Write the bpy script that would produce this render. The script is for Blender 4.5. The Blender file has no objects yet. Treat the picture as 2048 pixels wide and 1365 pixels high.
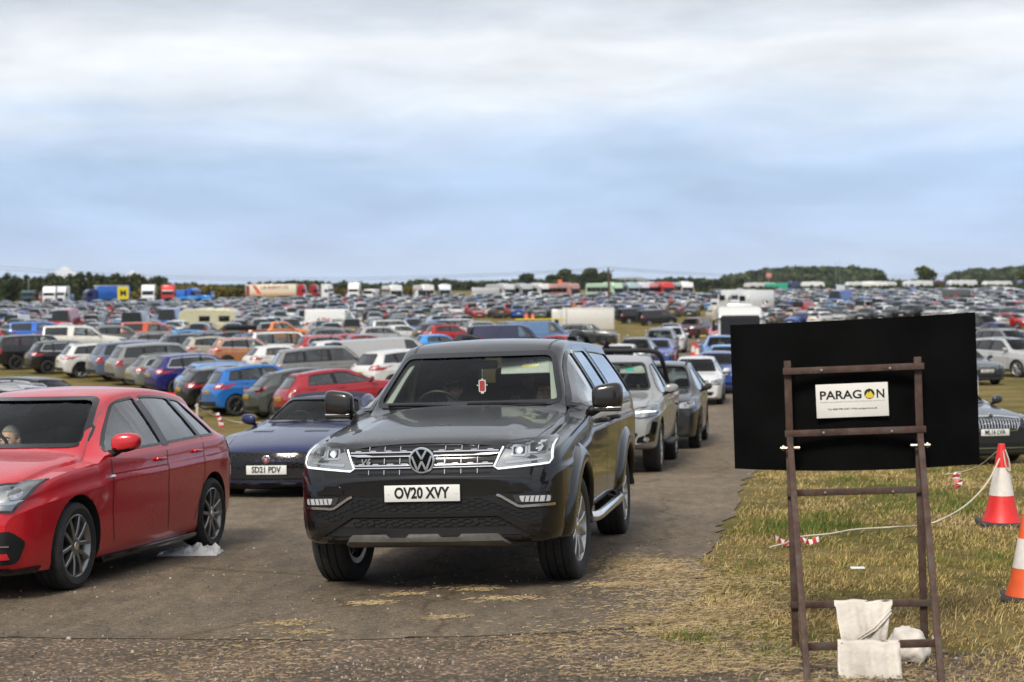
import bpy, bmesh, math, random
import numpy as np
from mathutils import Vector, Matrix, Euler
from mathutils.bvhtree import BVHTree
from mathutils.geometry import tessellate_polygon
random.seed(7)
SC = bpy.context.scene
COL = SC.collection
R = math.radians
CAMZ = 2.1

# ---------------------------------------------------------------- curves
def cv(pts):
    """monotone cubic through (s, value) points"""
    xs = [p[0] for p in pts]; ys = [p[1] for p in pts]; n = len(xs)
    if n == 1: return lambda s: ys[0]
    d = [(ys[i+1]-ys[i])/(xs[i+1]-xs[i]) for i in range(n-1)]
    m = [d[0]]+[0 if d[i-1]*d[i] <= 0 else 2*d[i-1]*d[i]/(d[i-1]+d[i]) for i in range(1, n-1)]+[d[-1]]
    def f(s):
        if s <= xs[0]: return ys[0]
        if s >= xs[-1]: return ys[-1]
        i = max(k for k in range(n) if xs[k] <= s); i = min(i, n-2)
        h = xs[i+1]-xs[i]; t = (s-xs[i])/h
        return ((2*t**3-3*t*t+1)*ys[i]+(t**3-2*t*t+t)*h*m[i]+(-2*t**3+3*t*t)*ys[i+1]+(t**3-t*t)*h*m[i+1])
    return f

# ---------------------------------------------------------------- ground
_base = cv([(-30, -1.2), (0, -1.60), (5, -1.83), (8, -1.97), (11.5, -2.13), (14.6, -2.30), (19.6, -2.57), (24, -2.86), (35, -3.32),
            (50, -3.78), (75, -4.2), (100, -4.4), (150, -4.6), (200, -4.3), (250, -3.75), (300, -3.4), (450, -3.35), (700, -3.0), (3000, -3.0), (30000, -60)])
_cross = cv([(0, .022), (14, .02), (26, .010), (42, 0), (60, 0)])
def gz(x, y):
    z = CAMZ + _base(y) + _cross(y)*2.5*math.tanh(x/2.5)
    if y < 420:
        z -= .5*max(0, min(1, (-x-4)/5))*math.exp(-((y-50)/16)**2)
        z += .45*math.exp(-((x+34)/13)**2-((y-106)/20)**2)-1.0*math.exp(-((x-14)/24)**2-((y-190)/45)**2)
        z -= .13*math.exp(-((x-8)/4)**2-((y-27)/5)**2)
    return z

# ---------------------------------------------------------------- camera
F = 3200.0
cam_d = bpy.data.cameras.new('camera'); cam = bpy.data.objects.new('camera', cam_d); COL.objects.link(cam)
cam.location = (0, 0, CAMZ)
PITCH, ROLL = 2.02, 0.6
cam.matrix_world = Matrix.Translation((0, 0, CAMZ)) @ Matrix.Rotation(R(90-PITCH), 4, 'X') @ Matrix.Rotation(R(-ROLL), 4, 'Z')
cam_d.sensor_width = 36; cam_d.lens = F/2048*36; cam_d.clip_end = 60000; cam_d.clip_start = .1
cam_d.dof.use_dof = True; cam_d.dof.focus_distance = 11.0; cam_d.dof.aperture_fstop = 2.8
SC.camera = cam
_CR = cam.matrix_world.to_3x3(); _CI = _CR.transposed()
def ray(px, py):
    return _CR @ Vector(((px-1024)/F, (682.5-py)/F, -1.0))
def pix(p):
    v = _CI @ (Vector(p)-Vector((0, 0, CAMZ))); return (1024+F*v.x/-v.z, 682.5-F*v.y/-v.z)
def onground(px, py, tmax=3000):
    d = ray(px, py); d = d/d.y; t = 2.0
    while t < tmax:
        z = CAMZ+d.z*t
        if z <= gz(d.x*t, t): break
        t *= 1.004
    return Vector((d.x*t, t, gz(d.x*t, t)))
def at(px, dist, z=None):
    d = ray(px, 570); d = d/d.y; x = d.x*dist
    return Vector((x, dist, gz(x, dist) if z is None else z))
def at3(px, py, dist):
    d = ray(px, py); d = d/d.y; return Vector((d.x*dist, dist, CAMZ+d.z*dist))

# ---------------------------------------------------------------- materials
MATS = {}
def nt(name):
    m = bpy.data.materials.new(name); m.use_nodes = True
    return m, m.node_tree.nodes, m.node_tree.links, m.node_tree.nodes['Principled BSDF']
def mat(name, col, rough=.5, metal=0., coat=0., noise=0., nscale=8., bump=0., bscale=60., emit=None, spec=None, trans=0., detail=4):
    if name in MATS: return MATS[name]
    m, N, L, b = nt(name)
    b.inputs['Base Color'].default_value = (*col, 1); b.inputs['Roughness'].default_value = rough
    b.inputs['Metallic'].default_value = metal; b.inputs['Coat Weight'].default_value = coat; b.inputs['Coat Roughness'].default_value = .03
    if spec is not None: b.inputs['Specular IOR Level'].default_value = spec
    if noise:
        tc = N.new('ShaderNodeTexCoord'); n = N.new('ShaderNodeTexNoise'); n.inputs['Scale'].default_value = nscale; n.inputs['Detail'].default_value = detail
        r = N.new('ShaderNodeMapRange'); r.inputs[1].default_value = .3; r.inputs[2].default_value = .7
        r.inputs[3].default_value = 1-noise; r.inputs[4].default_value = 1+noise
        mx = N.new('ShaderNodeVectorMath'); mx.operation = 'SCALE'; mx.inputs[0].default_value = col
        L.new(tc.outputs['Object'], n.inputs['Vector']); L.new(n.outputs['Fac'], r.inputs[0]); L.new(r.outputs[0], mx.inputs['Scale']); L.new(mx.outputs[0], b.inputs['Base Color'])
        rr = N.new('ShaderNodeMapRange'); rr.inputs[3].default_value = max(.02, rough-.1); rr.inputs[4].default_value = min(1, rough+.12)
        L.new(n.outputs['Fac'], rr.inputs[0]); L.new(rr.outputs[0], b.inputs['Roughness'])
    if bump:
        tc = N.new('ShaderNodeTexCoord'); n = N.new('ShaderNodeTexNoise'); n.inputs['Scale'].default_value = bscale; n.inputs['Detail'].default_value = 3
        bp = N.new('ShaderNodeBump'); bp.inputs['Strength'].default_value = bump; bp.inputs['Distance'].default_value = .01
        L.new(tc.outputs['Object'], n.inputs['Vector']); L.new(n.outputs['Fac'], bp.inputs['Height']); L.new(bp.outputs['Normal'], b.inputs['Normal'])
    if emit: b.inputs['Emission Color'].default_value = (*emit[0], 1); b.inputs['Emission Strength'].default_value = emit[1]
    MATS[name] = m; return m
def paint_mat(name, flake=.25):
    """car paint, hue from the object's own colour; faint road dust low down"""
    m, N, L, b = nt(name)
    oi = N.new('ShaderNodeObjectInfo'); tc = N.new('ShaderNodeTexCoord'); n = N.new('ShaderNodeTexNoise'); n.inputs['Scale'].default_value = 3; n.inputs['Detail'].default_value = 6
    n2 = N.new('ShaderNodeTexNoise'); n2.inputs['Scale'].default_value = 90; n2.inputs['Detail'].default_value = 2
    L.new(tc.outputs['Object'], n.inputs['Vector']); L.new(tc.outputs['Object'], n2.inputs['Vector'])
    sx = N.new('ShaderNodeSeparateXYZ'); L.new(tc.outputs['Object'], sx.inputs[0])
    h = N.new('ShaderNodeMapRange'); h.inputs[1].default_value = .75; h.inputs[2].default_value = .2; h.inputs[3].default_value = .0; h.inputs[4].default_value = .13
    L.new(sx.outputs['Z'], h.inputs[0]); mu = N.new('ShaderNodeMath'); mu.operation = 'MULTIPLY'; L.new(h.outputs[0], mu.inputs[0]); L.new(n.outputs['Fac'], mu.inputs[1])
    mx = N.new('ShaderNodeMix'); mx.data_type = 'RGBA'; L.new(mu.outputs[0], mx.inputs[0]); L.new(oi.outputs['Color'], mx.inputs[6]); mx.inputs[7].default_value = (.13, .11, .085, 1)
    L.new(mx.outputs[2], b.inputs['Base Color'])
    rr = N.new('ShaderNodeMapRange'); rr.inputs[3].default_value = .22; rr.inputs[4].default_value = .36; L.new(n.outputs['Fac'], rr.inputs[0]); L.new(rr.outputs[0], b.inputs['Roughness'])
    b.inputs['Metallic'].default_value = flake; b.inputs['Specular IOR Level'].default_value = .35; b.inputs['Coat Weight'].default_value = .75; b.inputs['Coat Roughness'].default_value = .045
    cr = N.new('ShaderNodeMapRange'); cr.inputs[1].default_value = .0; cr.inputs[2].default_value = .3; cr.inputs[3].default_value = .03; cr.inputs[4].default_value = .3
    L.new(mu.outputs[0], cr.inputs[0]); L.new(cr.outputs[0], b.inputs['Coat Roughness'])
    MATS[name] = m; return m
PAINT = paint_mat('paint'); 
def glass_mat(name, tint, rough=.0, mixp=.0, ior=1.5, mul=1.8):
    m, N, L, b = nt(name); N.remove(b)
    out = [x for x in N if x.type == 'OUTPUT_MATERIAL'][0]
    t = N.new('ShaderNodeBsdfTransparent'); t.inputs[0].default_value = (*tint, 1)
    g = N.new('ShaderNodeBsdfGlossy'); g.inputs['Roughness'].default_value = .015+rough
    fr = N.new('ShaderNodeFresnel'); fr.inputs[0].default_value = ior
    ad = N.new('ShaderNodeMath'); ad.operation = 'MULTIPLY_ADD'; ad.inputs[1].default_value = mul; ad.inputs[2].default_value = mixp; ad.use_clamp = True; L.new(fr.outputs[0], ad.inputs[0])
    mx = N.new('ShaderNodeMixShader'); L.new(ad.outputs[0], mx.inputs[0]); L.new(t.outputs[0], mx.inputs[1]); L.new(g.outputs[0], mx.inputs[2]); L.new(mx.outputs[0], out.inputs[0])
    MATS[name] = m; return m
GLASS = glass_mat('clear_glass', (.74, .82, .77), 0, .035, 1.5, 2.3); PRIV = glass_mat('privacy_glass', (.22, .25, .25), 0, .03); WSG = glass_mat('windscreen_glass', (.90, .95, .92), 0, .0, 1.28, 1.)
BLACK = mat('black_plastic', (.008, .008, .0085), .5, bump=.15, bscale=300, spec=.3)
GLOSSB = mat('gloss_black', (.005, .005, .006), .12, coat=.3, spec=.3)
DARKIN = mat('wheel_well', (.008, .008, .008), .9)
RUBBER = mat('tyre_rubber', (.020, .0195, .019), .78, noise=.35, nscale=22, bump=.2, bscale=120)
CHROME = mat('chrome', (.78, .78, .78), .13, metal=1)
def tread():
    m = RUBBER; N, L = m.node_tree.nodes, m.node_tree.links; b = N['Principled BSDF']; tc = N.new('ShaderNodeTexCoord'); sx = N.new('ShaderNodeSeparateXYZ'); L.new(tc.outputs['Object'], sx.inputs[0])
    def mm(op, *a):
        n = N.new('ShaderNodeMath'); n.operation = op
        for i, q in enumerate(a):
            if isinstance(q, (int, float)): n.inputs[i].default_value = q
            else: L.new(q, n.inputs[i])
        return n.outputs[0]
    an = mm('ARCTAN2', sx.outputs['Y'], sx.outputs['Z']); w = mm('SINE', mm('MULTIPLY_ADD', an, 66., mm('MULTIPLY', sx.outputs['X'], 40.))); st = mm('GREATER_THAN', w, .82)
    bp = N.new('ShaderNodeBump'); bp.invert = True; bp.inputs['Strength'].default_value = .9; bp.inputs['Distance'].default_value = .006; L.new(st, bp.inputs['Height']); old = b.inputs['Normal'].links[0].from_socket; L.new(old, bp.inputs['Normal']); L.new(bp.outputs[0], b.inputs['Normal'])
tread()
SATIN = mat('satin_silver', (.50, .50, .49), .36, metal=.9)
ALLOY = mat('alloy_silver', (.46, .46, .45), .3, metal=.85, noise=.2, nscale=14)
ALLOYD = mat('alloy_dark', (.05, .05, .052), .32, metal=.7)
REDL = mat('tail_lens', (.26, .004, .007), .14, coat=.8)
WHITEL = mat('reverse_lens', (.62, .58, .56), .15, coat=.8)
LAMP = mat('lamp_reflector', (.62, .64, .66), .16, metal=.85)
LAMPD = mat('lamp_housing', (.05, .052, .055), .2, metal=.4)
DRL = mat('running_light', (.9, .9, .9), .3, emit=((.93, .96, 1.), .75))
AMBER = mat('amber_lens', (.6, .16, .01), .2, coat=.5)
SEAT = mat('seat_cloth', (.016, .016, .018), .85, noise=.2, nscale=20)
SEATL = mat('seat_light', (.05, .05, .052), .8)
LINER = mat('headliner', (.30, .33, .30), .8)
DASH = mat('dashboard', (.012, .0125, .013), .6, bump=.1, bscale=200)
PLATEW = mat('plate_white', (.60, .60, .57), .38)
PLATEY = mat('plate_yellow', (.62, .40, .03), .38)
INK = mat('plate_ink', (.006, .006, .007), .4)
WHITE = mat('white_print', (.62, .62, .60), .5)
LENSC = glass_mat('lens_clear', (.93, .94, .95), 0, .01)

# ---------------------------------------------------------------- mesh builder
class MB:
    def __init__(s): s.v = []; s.f = []; s.m = []; s.mats = []
    def mi(s, m):
        if m not in s.mats: s.mats.append(m)
        return s.mats.index(m)
    def add(s, vf, m, M=None):
        v, f = vf; o = len(s.v); k = s.mi(m)
        if M is not None: v = [M @ Vector(p) for p in v]
        s.v += [tuple(p) for p in v]; s.f += [tuple(i+o for i in q) for q in f]; s.m += [k]*len(f); return s
    def mesh(s, me, M=None):
        o = len(s.v); s.v += [tuple(M @ v.co if M else v.co) for v in me.vertices]
        ks = [s.mi(m) for m in me.materials] or [0]
        for p in me.polygons: s.f.append(tuple(i+o for i in p.vertices)); s.m.append(ks[min(p.material_index, len(ks)-1)])
        return s
    def me(s, name, smooth=35):
        me = bpy.data.meshes.new(name); me.from_pydata(s.v, [], s.f)
        for m in s.mats: me.materials.append(m)
        me.polygons.foreach_set('material_index', s.m); me.update()
        if smooth:
            me.shade_smooth()
            if smooth < 180: me.set_sharp_from_angle(angle=R(smooth))
        return me
    def build(s, name, parent=None, smooth=35, loc=None, rot=None):
        o = bpy.data.objects.new(name, s.me(name, smooth)); COL.objects.link(o)
        if parent is not None: o.parent = parent
        if loc is not None: o.location = loc
        if rot is not None: o.rotation_euler = rot
        return o
def one(name, vf, m, parent=None, smooth=35): return MB().add(vf, m).build(name, parent, smooth)
def tag(o, label, cat, group=None, kind=None):
    if label: o['label'] = label
    if cat: o['category'] = cat
    if group: o['group'] = group
    if kind: o['kind'] = kind
    return o
def empty(name, loc=(0, 0, 0), rot=(0, 0, 0)):
    o = bpy.data.objects.new(name, None); COL.objects.link(o); o.location = loc; o.rotation_euler = rot; o.empty_display_size = .1; return o
def box(c, s, bev=0., M=None):
    x, y, z = s[0]/2, s[1]/2, s[2]/2
    if bev <= 0:
        v = [(a*x, b*y, d*z) for a in (-1, 1) for b in (-1, 1) for d in (-1, 1)]
        f = [(0, 1, 3, 2), (4, 6, 7, 5), (0, 4, 5, 1), (2, 3, 7, 6), (0, 2, 6, 4), (1, 5, 7, 3)]
    else:
        bm = bmesh.new(); bmesh.ops.create_cube(bm, size=1); bmesh.ops.scale(bm, vec=s, verts=bm.verts)
        bmesh.ops.bevel(bm, geom=bm.edges[:], offset=min(bev, min(s)*.45), segments=2, profile=.5, affect='EDGES')
        bm.verts.index_update(); v = [tuple(p.co) for p in bm.verts]; f = [tuple(q.index for q in p.verts) for p in bm.faces]; bm.free()
    v = [Vector(p) for p in v]
    if M is not None: v = [M @ p for p in v]
    return [p+Vector(c) for p in v], f
def tube(path, r, n=8, cap=True, flat=None):
    path = [Vector(p) for p in path]; rs = r if isinstance(r, (list, tuple)) else [r]*len(path)
    v = []; f = []; up = None
    for i, p in enumerate(path):
        t = (path[min(i+1, len(path)-1)]-path[max(i-1, 0)]).normalized()
        if up is None: up = Vector((0, 0, 1)) if abs(t.z) < .9 else Vector((1, 0, 0))
        a = t.cross(up).normalized(); b = a.cross(t); up = b
        for k in range(n):
            q = 2*math.pi*(k+.5)/n; v.append(p+(a*math.cos(q)+b*math.sin(q)*(flat or 1))*rs[i])
    for i in range(len(path)-1):
        for k in range(n): f.append((i*n+k, i*n+(k+1) % n, (i+1)*n+(k+1) % n, (i+1)*n+k))
    if cap: f.append(tuple(range(n))[::-1]); f.append(tuple((len(path)-1)*n+k for k in range(n)))
    return v, [q[::-1] for q in f]
def lathe(prof, n=24, axis='Z', closed=False):
    """prof: (r, h); revolve about axis"""
    v = []; f = []
    for r, h in prof:
        for k in range(n):
            q = 2*math.pi*k/n; a, b = r*math.cos(q), r*math.sin(q)
            v.append((a, b, h) if axis == 'Z' else (h, a, b) if axis == 'X' else (b, h, a))
    P = len(prof)
    for i in range(P if closed else P-1):
        j = (i+1) % P
        for k in range(n): f.append((i*n+k, i*n+(k+1) % n, j*n+(k+1) % n, j*n+k))
    if not closed:
        if prof[0][0] > 1e-6: f.append(tuple(range(n))[::-1])
        if prof[-1][0] > 1e-6: f.append(tuple((P-1)*n+k for k in range(n)))
    return v, f
def prism(poly, d0, d1, axis='X'):
    n = len(poly)
    def P(u, w, d): return (d, u, w) if axis == 'X' else (u, d, w) if axis == 'Y' else (u, w, d)
    v = [P(u, w, d0) for u, w in poly]+[P(u, w, d1) for u, w in poly]
    f = [tuple(range(n)), tuple(range(2*n-1, n-1, -1))]+[(i, i+n, (i+1) % n+n, (i+1) % n) for i in range(n)]
    bm = bmesh.new(); vs = [bm.verts.new(p) for p in v]
    for q in f: bm.faces.new([vs[i] for i in q])
    bmesh.ops.recalc_face_normals(bm, faces=bm.faces[:]); bm.verts.index_update()
    f = [tuple(q.index for q in p.verts) for p in bm.faces]; bm.free(); return v, f
def mir(vf): return [(-p[0], p[1], p[2]) for p in vf[0]], [q[::-1] for q in vf[1]]
def move(vf, d=(0, 0, 0), M=None): return [((M @ Vector(p)) if M else Vector(p))+Vector(d) for p in vf[0]], vf[1]
def polymesh(poly, step, holes=None):
    bm = bmesh.new()
    if holes is None:
        vs = [bm.verts.new((p[0], p[1], 0)) for p in poly]; f = bm.faces.new(vs); bmesh.ops.triangulate(bm, faces=[f])
    else:
        a = [bm.verts.new((p[0], p[1], 0)) for p in poly]; b = [bm.verts.new((p[0], p[1], 0)) for p in holes]; n = len(a)
        for i in range(n if holes is not None else 0):
            j = (i+1) % n
            bm.faces.new((a[i], a[j], b[j], b[i]))
    us = [v.co.x for v in bm.verts]; ws = [v.co.y for v in bm.verts]
    for ax, lo, hi in ((0, min(us), max(us)), (1, min(ws), max(ws))):
        n = int((hi-lo)/step)+1
        for k in range(1, n):
            c = [0, 0, 0]; c[ax] = lo+(hi-lo)*k/n; nn = [0, 0, 0]; nn[ax] = 1
            bmesh.ops.bisect_plane(bm, geom=bm.verts[:]+bm.edges[:]+bm.faces[:], plane_co=c, plane_no=nn, dist=1e-6)
    bm.normal_update()
    for fc in bm.faces:
        if fc.normal.z < 0: fc.normal_flip()
    bm.verts.index_update()
    v = [(p.co.x, p.co.y) for p in bm.verts]; f = [tuple(q.index for q in p.verts) for p in bm.faces]
    e = []
    for ed in bm.edges:
        if len(ed.link_faces) == 1:
            lp = ed.link_loops[0]; e.append((lp.vert.index, lp.link_loop_next.vert.index))
    bm.free(); return v, f, e
VIEW = {'F': (lambda u, w: Vector((u, -9, w)), Vector((0, 1, 0))), 'R': (lambda u, w: Vector((-u, 9, w)), Vector((0, -1, 0))),
        'S': (lambda u, w: Vector((4, u, w)), Vector((-1, 0, 0))), 'L': (lambda u, w: Vector((-4, -u, w)), Vector((1, 0, 0))), 'T': (lambda u, w: Vector((u, w, 6)), Vector((0, 0, -1)))}
def panel(bvh, poly, view='F', off=.004, thick=.0, step=.07, hole=None, cham=0.):
    """a piece that follows the body: a 2-D outline thrown on the body along the view's axis. F: (x, z); S: (y, z) on the +x side; T: (x, y); R: (-x mirrored, z)"""
    v2, f, e = polymesh(poly, step, hole); og, d = VIEW[view]; v = []; nrm = []; bad = set()
    for u, w in v2:
        o = og(u, w); h = bvh.ray_cast(o, d)
        if h[0] is None:
            h = bvh.find_nearest(o+d*7.0 if view in 'FR' else o+d*3); p = Vector(h[0])
            ax = {'F': 1, 'R': 1, 'S': 0, 'L': 0, 'T': 2}[view]; q = o.copy(); q[ax] = p[ax]; p = q; bad.add(len(v)); nrm.append(-d); v.append(p)
        else: p = h[0]
        nn = Vector(h[1]); nn = nn if nn.dot(d) < 0 else -nn; nn = (nn*.75-d*.25).normalized() if -nn.dot(d) < .9 else -d
        nrm.append(nn); v.append(p+nn*off)
    f = [tuple(q) for q in f if not any(i in bad for i in q)]; e = [x for x in e if x[0] not in bad and x[1] not in bad]
    if thick:
        n = len(v); ring = sorted({i for a in e for i in a}); mp = {}
        
        for i in ring: mp[i] = len(v); v.append(v[i]-nrm[i]*(off+thick))
        f += [(b, a, mp[a], mp[b]) for a, b in e]
    return v, f
def ribbon(bvh, pts, width, view='S', off=.0015, step=.05, closed=False):
    pts = [Vector(p) for p in pts]; n = len(pts); a = []; b = []
    for i in range(n):
        p0 = pts[(i-1) % n] if closed or i > 0 else pts[i]; p1 = pts[(i+1) % n] if closed or i < n-1 else pts[i]
        t = (p1-p0).normalized(); q = Vector((-t.y, t.x))*width/2; a.append(pts[i]+q); b.append(pts[i]-q)
    return panel(bvh, [tuple(p) for p in a]+[tuple(p) for p in b[::-1]], view, off, 0, step)
def offset(poly, d):
    n = len(poly); out = []; A = sum(poly[i][0]*poly[(i+1) % n][1]-poly[(i+1) % n][0]*poly[i][1] for i in range(n)); sg = 1 if A > 0 else -1
    for i in range(n):
        p0, p1, p2 = Vector(poly[i-1]), Vector(poly[i]), Vector(poly[(i+1) % n])
        a = (p1-p0).normalized(); b = (p2-p1).normalized(); na = Vector((a.y, -a.x))*sg; nb = Vector((b.y, -b.x))*sg
        m = na+nb; m = m/max(.35, m.dot(na)) if m.length > 1e-6 else na
        out.append(tuple(p1+m*d))
    return out
def rounded(poly, r, n=3):
    out = []; N = len(poly)
    for i in range(N):
        p0, p1, p2 = Vector(poly[i-1]), Vector(poly[i]), Vector(poly[(i+1) % N])
        a = p0-p1; b = p2-p1; k = min(r, a.length*.45, b.length*.45); A = p1+a.normalized()*k; B = p1+b.normalized()*k
        for j in range(n+1):
            t = j/n; out.append(tuple(A*(1-t)**2+p1*2*t*(1-t)+B*t*t))
    return out
def circ(cx, cz, r, n=24, a0=0, a1=360):
    full = a1-a0 >= 359.9
    return [(cx+r*math.cos(R(a0+(a1-a0)*k/(n if full else n-1))), cz+r*math.sin(R(a0+(a1-a0)*k/(n if full else n-1)))) for k in range(n)]
_TX = {}
def text(s, h, depth=.002, sx=1., bold=0., shear=0., width=None):
    """lettering as a solid mesh in the x-z plane facing -y, centred"""
    cu = bpy.data.curves.new('t', 'FONT'); cu.body = s; cu.size = 1; cu.extrude = .5; cu.offset = bold; cu.resolution_u = 3; cu.shear = shear
    o = bpy.data.objects.new('t', cu); COL.objects.link(o); dg = bpy.context.evaluated_depsgraph_get(); me = bpy.data.meshes.new_from_object(o.evaluated_get(dg))
    v = [p.co.copy() for p in me.vertices]; f = [tuple(p.vertices) for p in me.polygons]; bpy.data.objects.remove(o); bpy.data.meshes.remove(me)
    x0, x1 = min(p.x for p in v), max(p.x for p in v); y0, y1 = min(p.y for p in v), max(p.y for p in v)
    k = h/(y1-y0); kx = k*sx if width is None else width/(x1-x0)
    return [((p.x-(x0+x1)/2)*kx, -p.z*depth, (p.y-(y0+y1)/2)*k) for p in v], f
def bool_diff(ob, vf, m):
    cme = MB().add(vf, m).me('cut', 0); c = bpy.data.objects.new('cut', cme); COL.objects.link(c)
    md = ob.modifiers.new('b', 'BOOLEAN'); md.object = c; md.operation = 'DIFFERENCE'; md.solver = 'EXACT'; md.material_mode = 'TRANSFER'
    dg = bpy.context.evaluated_depsgraph_get(); me = bpy.data.meshes.new_from_object(ob.evaluated_get(dg))
    ob.modifiers.clear(); old = ob.data; ob.data = me; bpy.data.objects.remove(c); bpy.data.meshes.remove(old); bpy.data.meshes.remove(cme)
def setcol(root, c):
    for o in [root]+list(root.children_recursive): o.color = (*c, 1)
def kids(o): return KIDS.get(o.name, [])
def dup(root):
    """a copy of a thing with copies of its parts and their parts"""
    def cp(o, par):
        c = o.copy(); COL.objects.link(c)
        if par is not None: c.parent = par
        for k in o.children: cp(k, c)
        return c
    return cp(root, None)
# ---------------------------------------------------------------- car bodies
class Spec: pass
BV = {}
def spec(L, W, H, wb, fo, hz0, hz1, cs, rs, re, rez, be, bz, r=.33, b0=None, b1=None, gc=.20, roofw=.60, hoodw=.80, fw=.80, rw=.86, nose=.30, kf=.12, kr=.10,
         pil=None, tail=.07, lip=.0, fz=None, crown=.035, T=None, B=None, Z=None, w=None, Rr=None, arch=.055, tw=.22, er=.05, cab=None, wins=True, wsb=.03, wtop=.03):
    """lengths in metres from the front bumper: cs cowl, rs front roof edge, re rear roof edge, be foot of the rear glass"""
    s = Spec(); s.L, s.W, s.H, s.wb, s.fo, s.r = L, W/2, H, wb, fo, r
    s.hz0, s.hz1, s.cs, s.rs, s.re, s.rez, s.be, s.bz = hz0, hz1, cs, rs, re, rez, be, bz
    b0 = b0 or hz1-.03; b1 = b1 or b0+.05
    s.T = cv(T or [(0, hz0-nose*.55), (.03, hz0-nose*.28), (.10, hz0-.035), (.22, hz0), (cs*.6, hz0+(hz1-hz0)*.62), (cs, hz1), (cs+(rs-cs)*.5, hz1+(H-.05-hz1)*.56), (rs, H-.05), (rs+(re-rs)*.38, H),
                   (re, rez), (re+(be-re)*.5, rez+(bz-rez)*.46), (be, bz), (L-.06 if be < L-.1 else be+.015, bz-tail), (L, bz-tail-.22)] if be < L-.03 else T)
    s.B = cv(B or [(0, gc+.08), (.15, gc+.02), (.6, gc), (L-.6, gc+.02), (L-.1, gc+.10), (L, gc+.16)])
    s.Z = cv(Z or [(0, hz0-.16), (.3, hz0-.06), (cs, b0), (rs, b0+.015), (re, b1), (L, b1-.02)])
    h = W/2
    s.w = cv(w or [(0, h*fw), (.06, h*(fw+.055)), (.18, h*(fw+.11)), (.42, h*.965), (.8, h*.99), (L*.5, h), (L-.7, h*.985), (L-.3, h*.95), (L-.08, h*(rw+.05)), (L, h*rw)])
    rf = roofw*W/2*1.0
    s.R = cv(Rr or [(0, h*(fw-.10)), (.25, h*hoodw), (cs, h*(hoodw+.02)), (cs+(rs-cs)*.45, (h*(hoodw+.02)+roofw)/2), (rs, roofw), ((rs+re)/2, roofw+.01), (re, roofw-.02), (be, roofw+.04), (L, h*rw*.86)])
    s.cr = cv([(0, .03), (cs*.5, .035), (cs, .05), (cs+.12, .085), (rs-.08, .07), (rs+.2, crown), (re-.1, crown), (re+.1, .06), (be, .05), (L, .03)]) if be > re+.15 else cv([(0, .03), (cs*.5, .035), (cs, .05), (cs+.12, .085), (rs-.08, .07), (rs+.2, crown), (L, .03)])
    s.e = cv([(0, .035), (cs, .04), (rs, er), (re, er), (L, .03)])
    s.wtop = wtop; s.kf, s.kr, s.pil, s.tw, s.arch, s.wsb, s.gc = kf, kr, pil, tw, arch, wsb, gc
    return s
def section(sp, s, ins=0., zf=None, ch=1):
    w = sp.w(s)-ins; zt = sp.T(s)-ins*.9; z0 = sp.B(s) if zf is None else zf; cr = sp.cr(s); e = sp.e(s)
    wr = min(sp.R(s)-ins, w*.972); ze = zt-cr-1.15*e; zb = min(sp.Z(s), ze-.012); zb = max(zb, z0+.2)
    a = .86*w; base = [(t*a, z0) for t in (0, .3, .58, .8, 1)]; H = zb-z0; q = min(.16, H*.3)
    P = [(a, z0), (.945*w, z0+.02), (.972*w, z0+.45*q), (.985*w, z0+q), (.998*w, z0+q+.25*(H-q)), (w*1.002, z0+q+.50*(H-q)), (w*1.004, z0+q+.66*(H-q)), (w*1.005, z0+q+.70*(H-q)), (.990*w, z0+q+.745*(H-q)), (.985*w, z0+q+.86*(H-q)), (.976*w, zb-.03), (.962*w, zb)]
    x0 = P[-1][0]
    for t in (.15, .42, .7, .9): P.append((x0+(wr-x0)*t+.012*math.sin(math.pi*t), zb+(ze-zb)*t))
    P += [(wr, ze), (wr*.985, zt-cr-.5*e), (wr*.95, zt-cr*.93-.16*e), (.85*wr, zt-cr*.72), (.6*wr, zt-cr*.36), (.3*wr, zt-cr*.09), (0, zt)]
    for _ in range(ch):
        Q = [P[0]]
        for i in range(len(P)-1):
            p, n = P[i], P[i+1]; Q += [(p[0]*.75+n[0]*.25, p[1]*.75+n[1]*.25), (p[0]*.25+n[0]*.75, p[1]*.25+n[1]*.75)]
        Q.append(P[-1]); P = Q
    return base+P[1:]
TC = [-1, -.8, -.58, -.3, 0, .3, .58, .8, 1]
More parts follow.
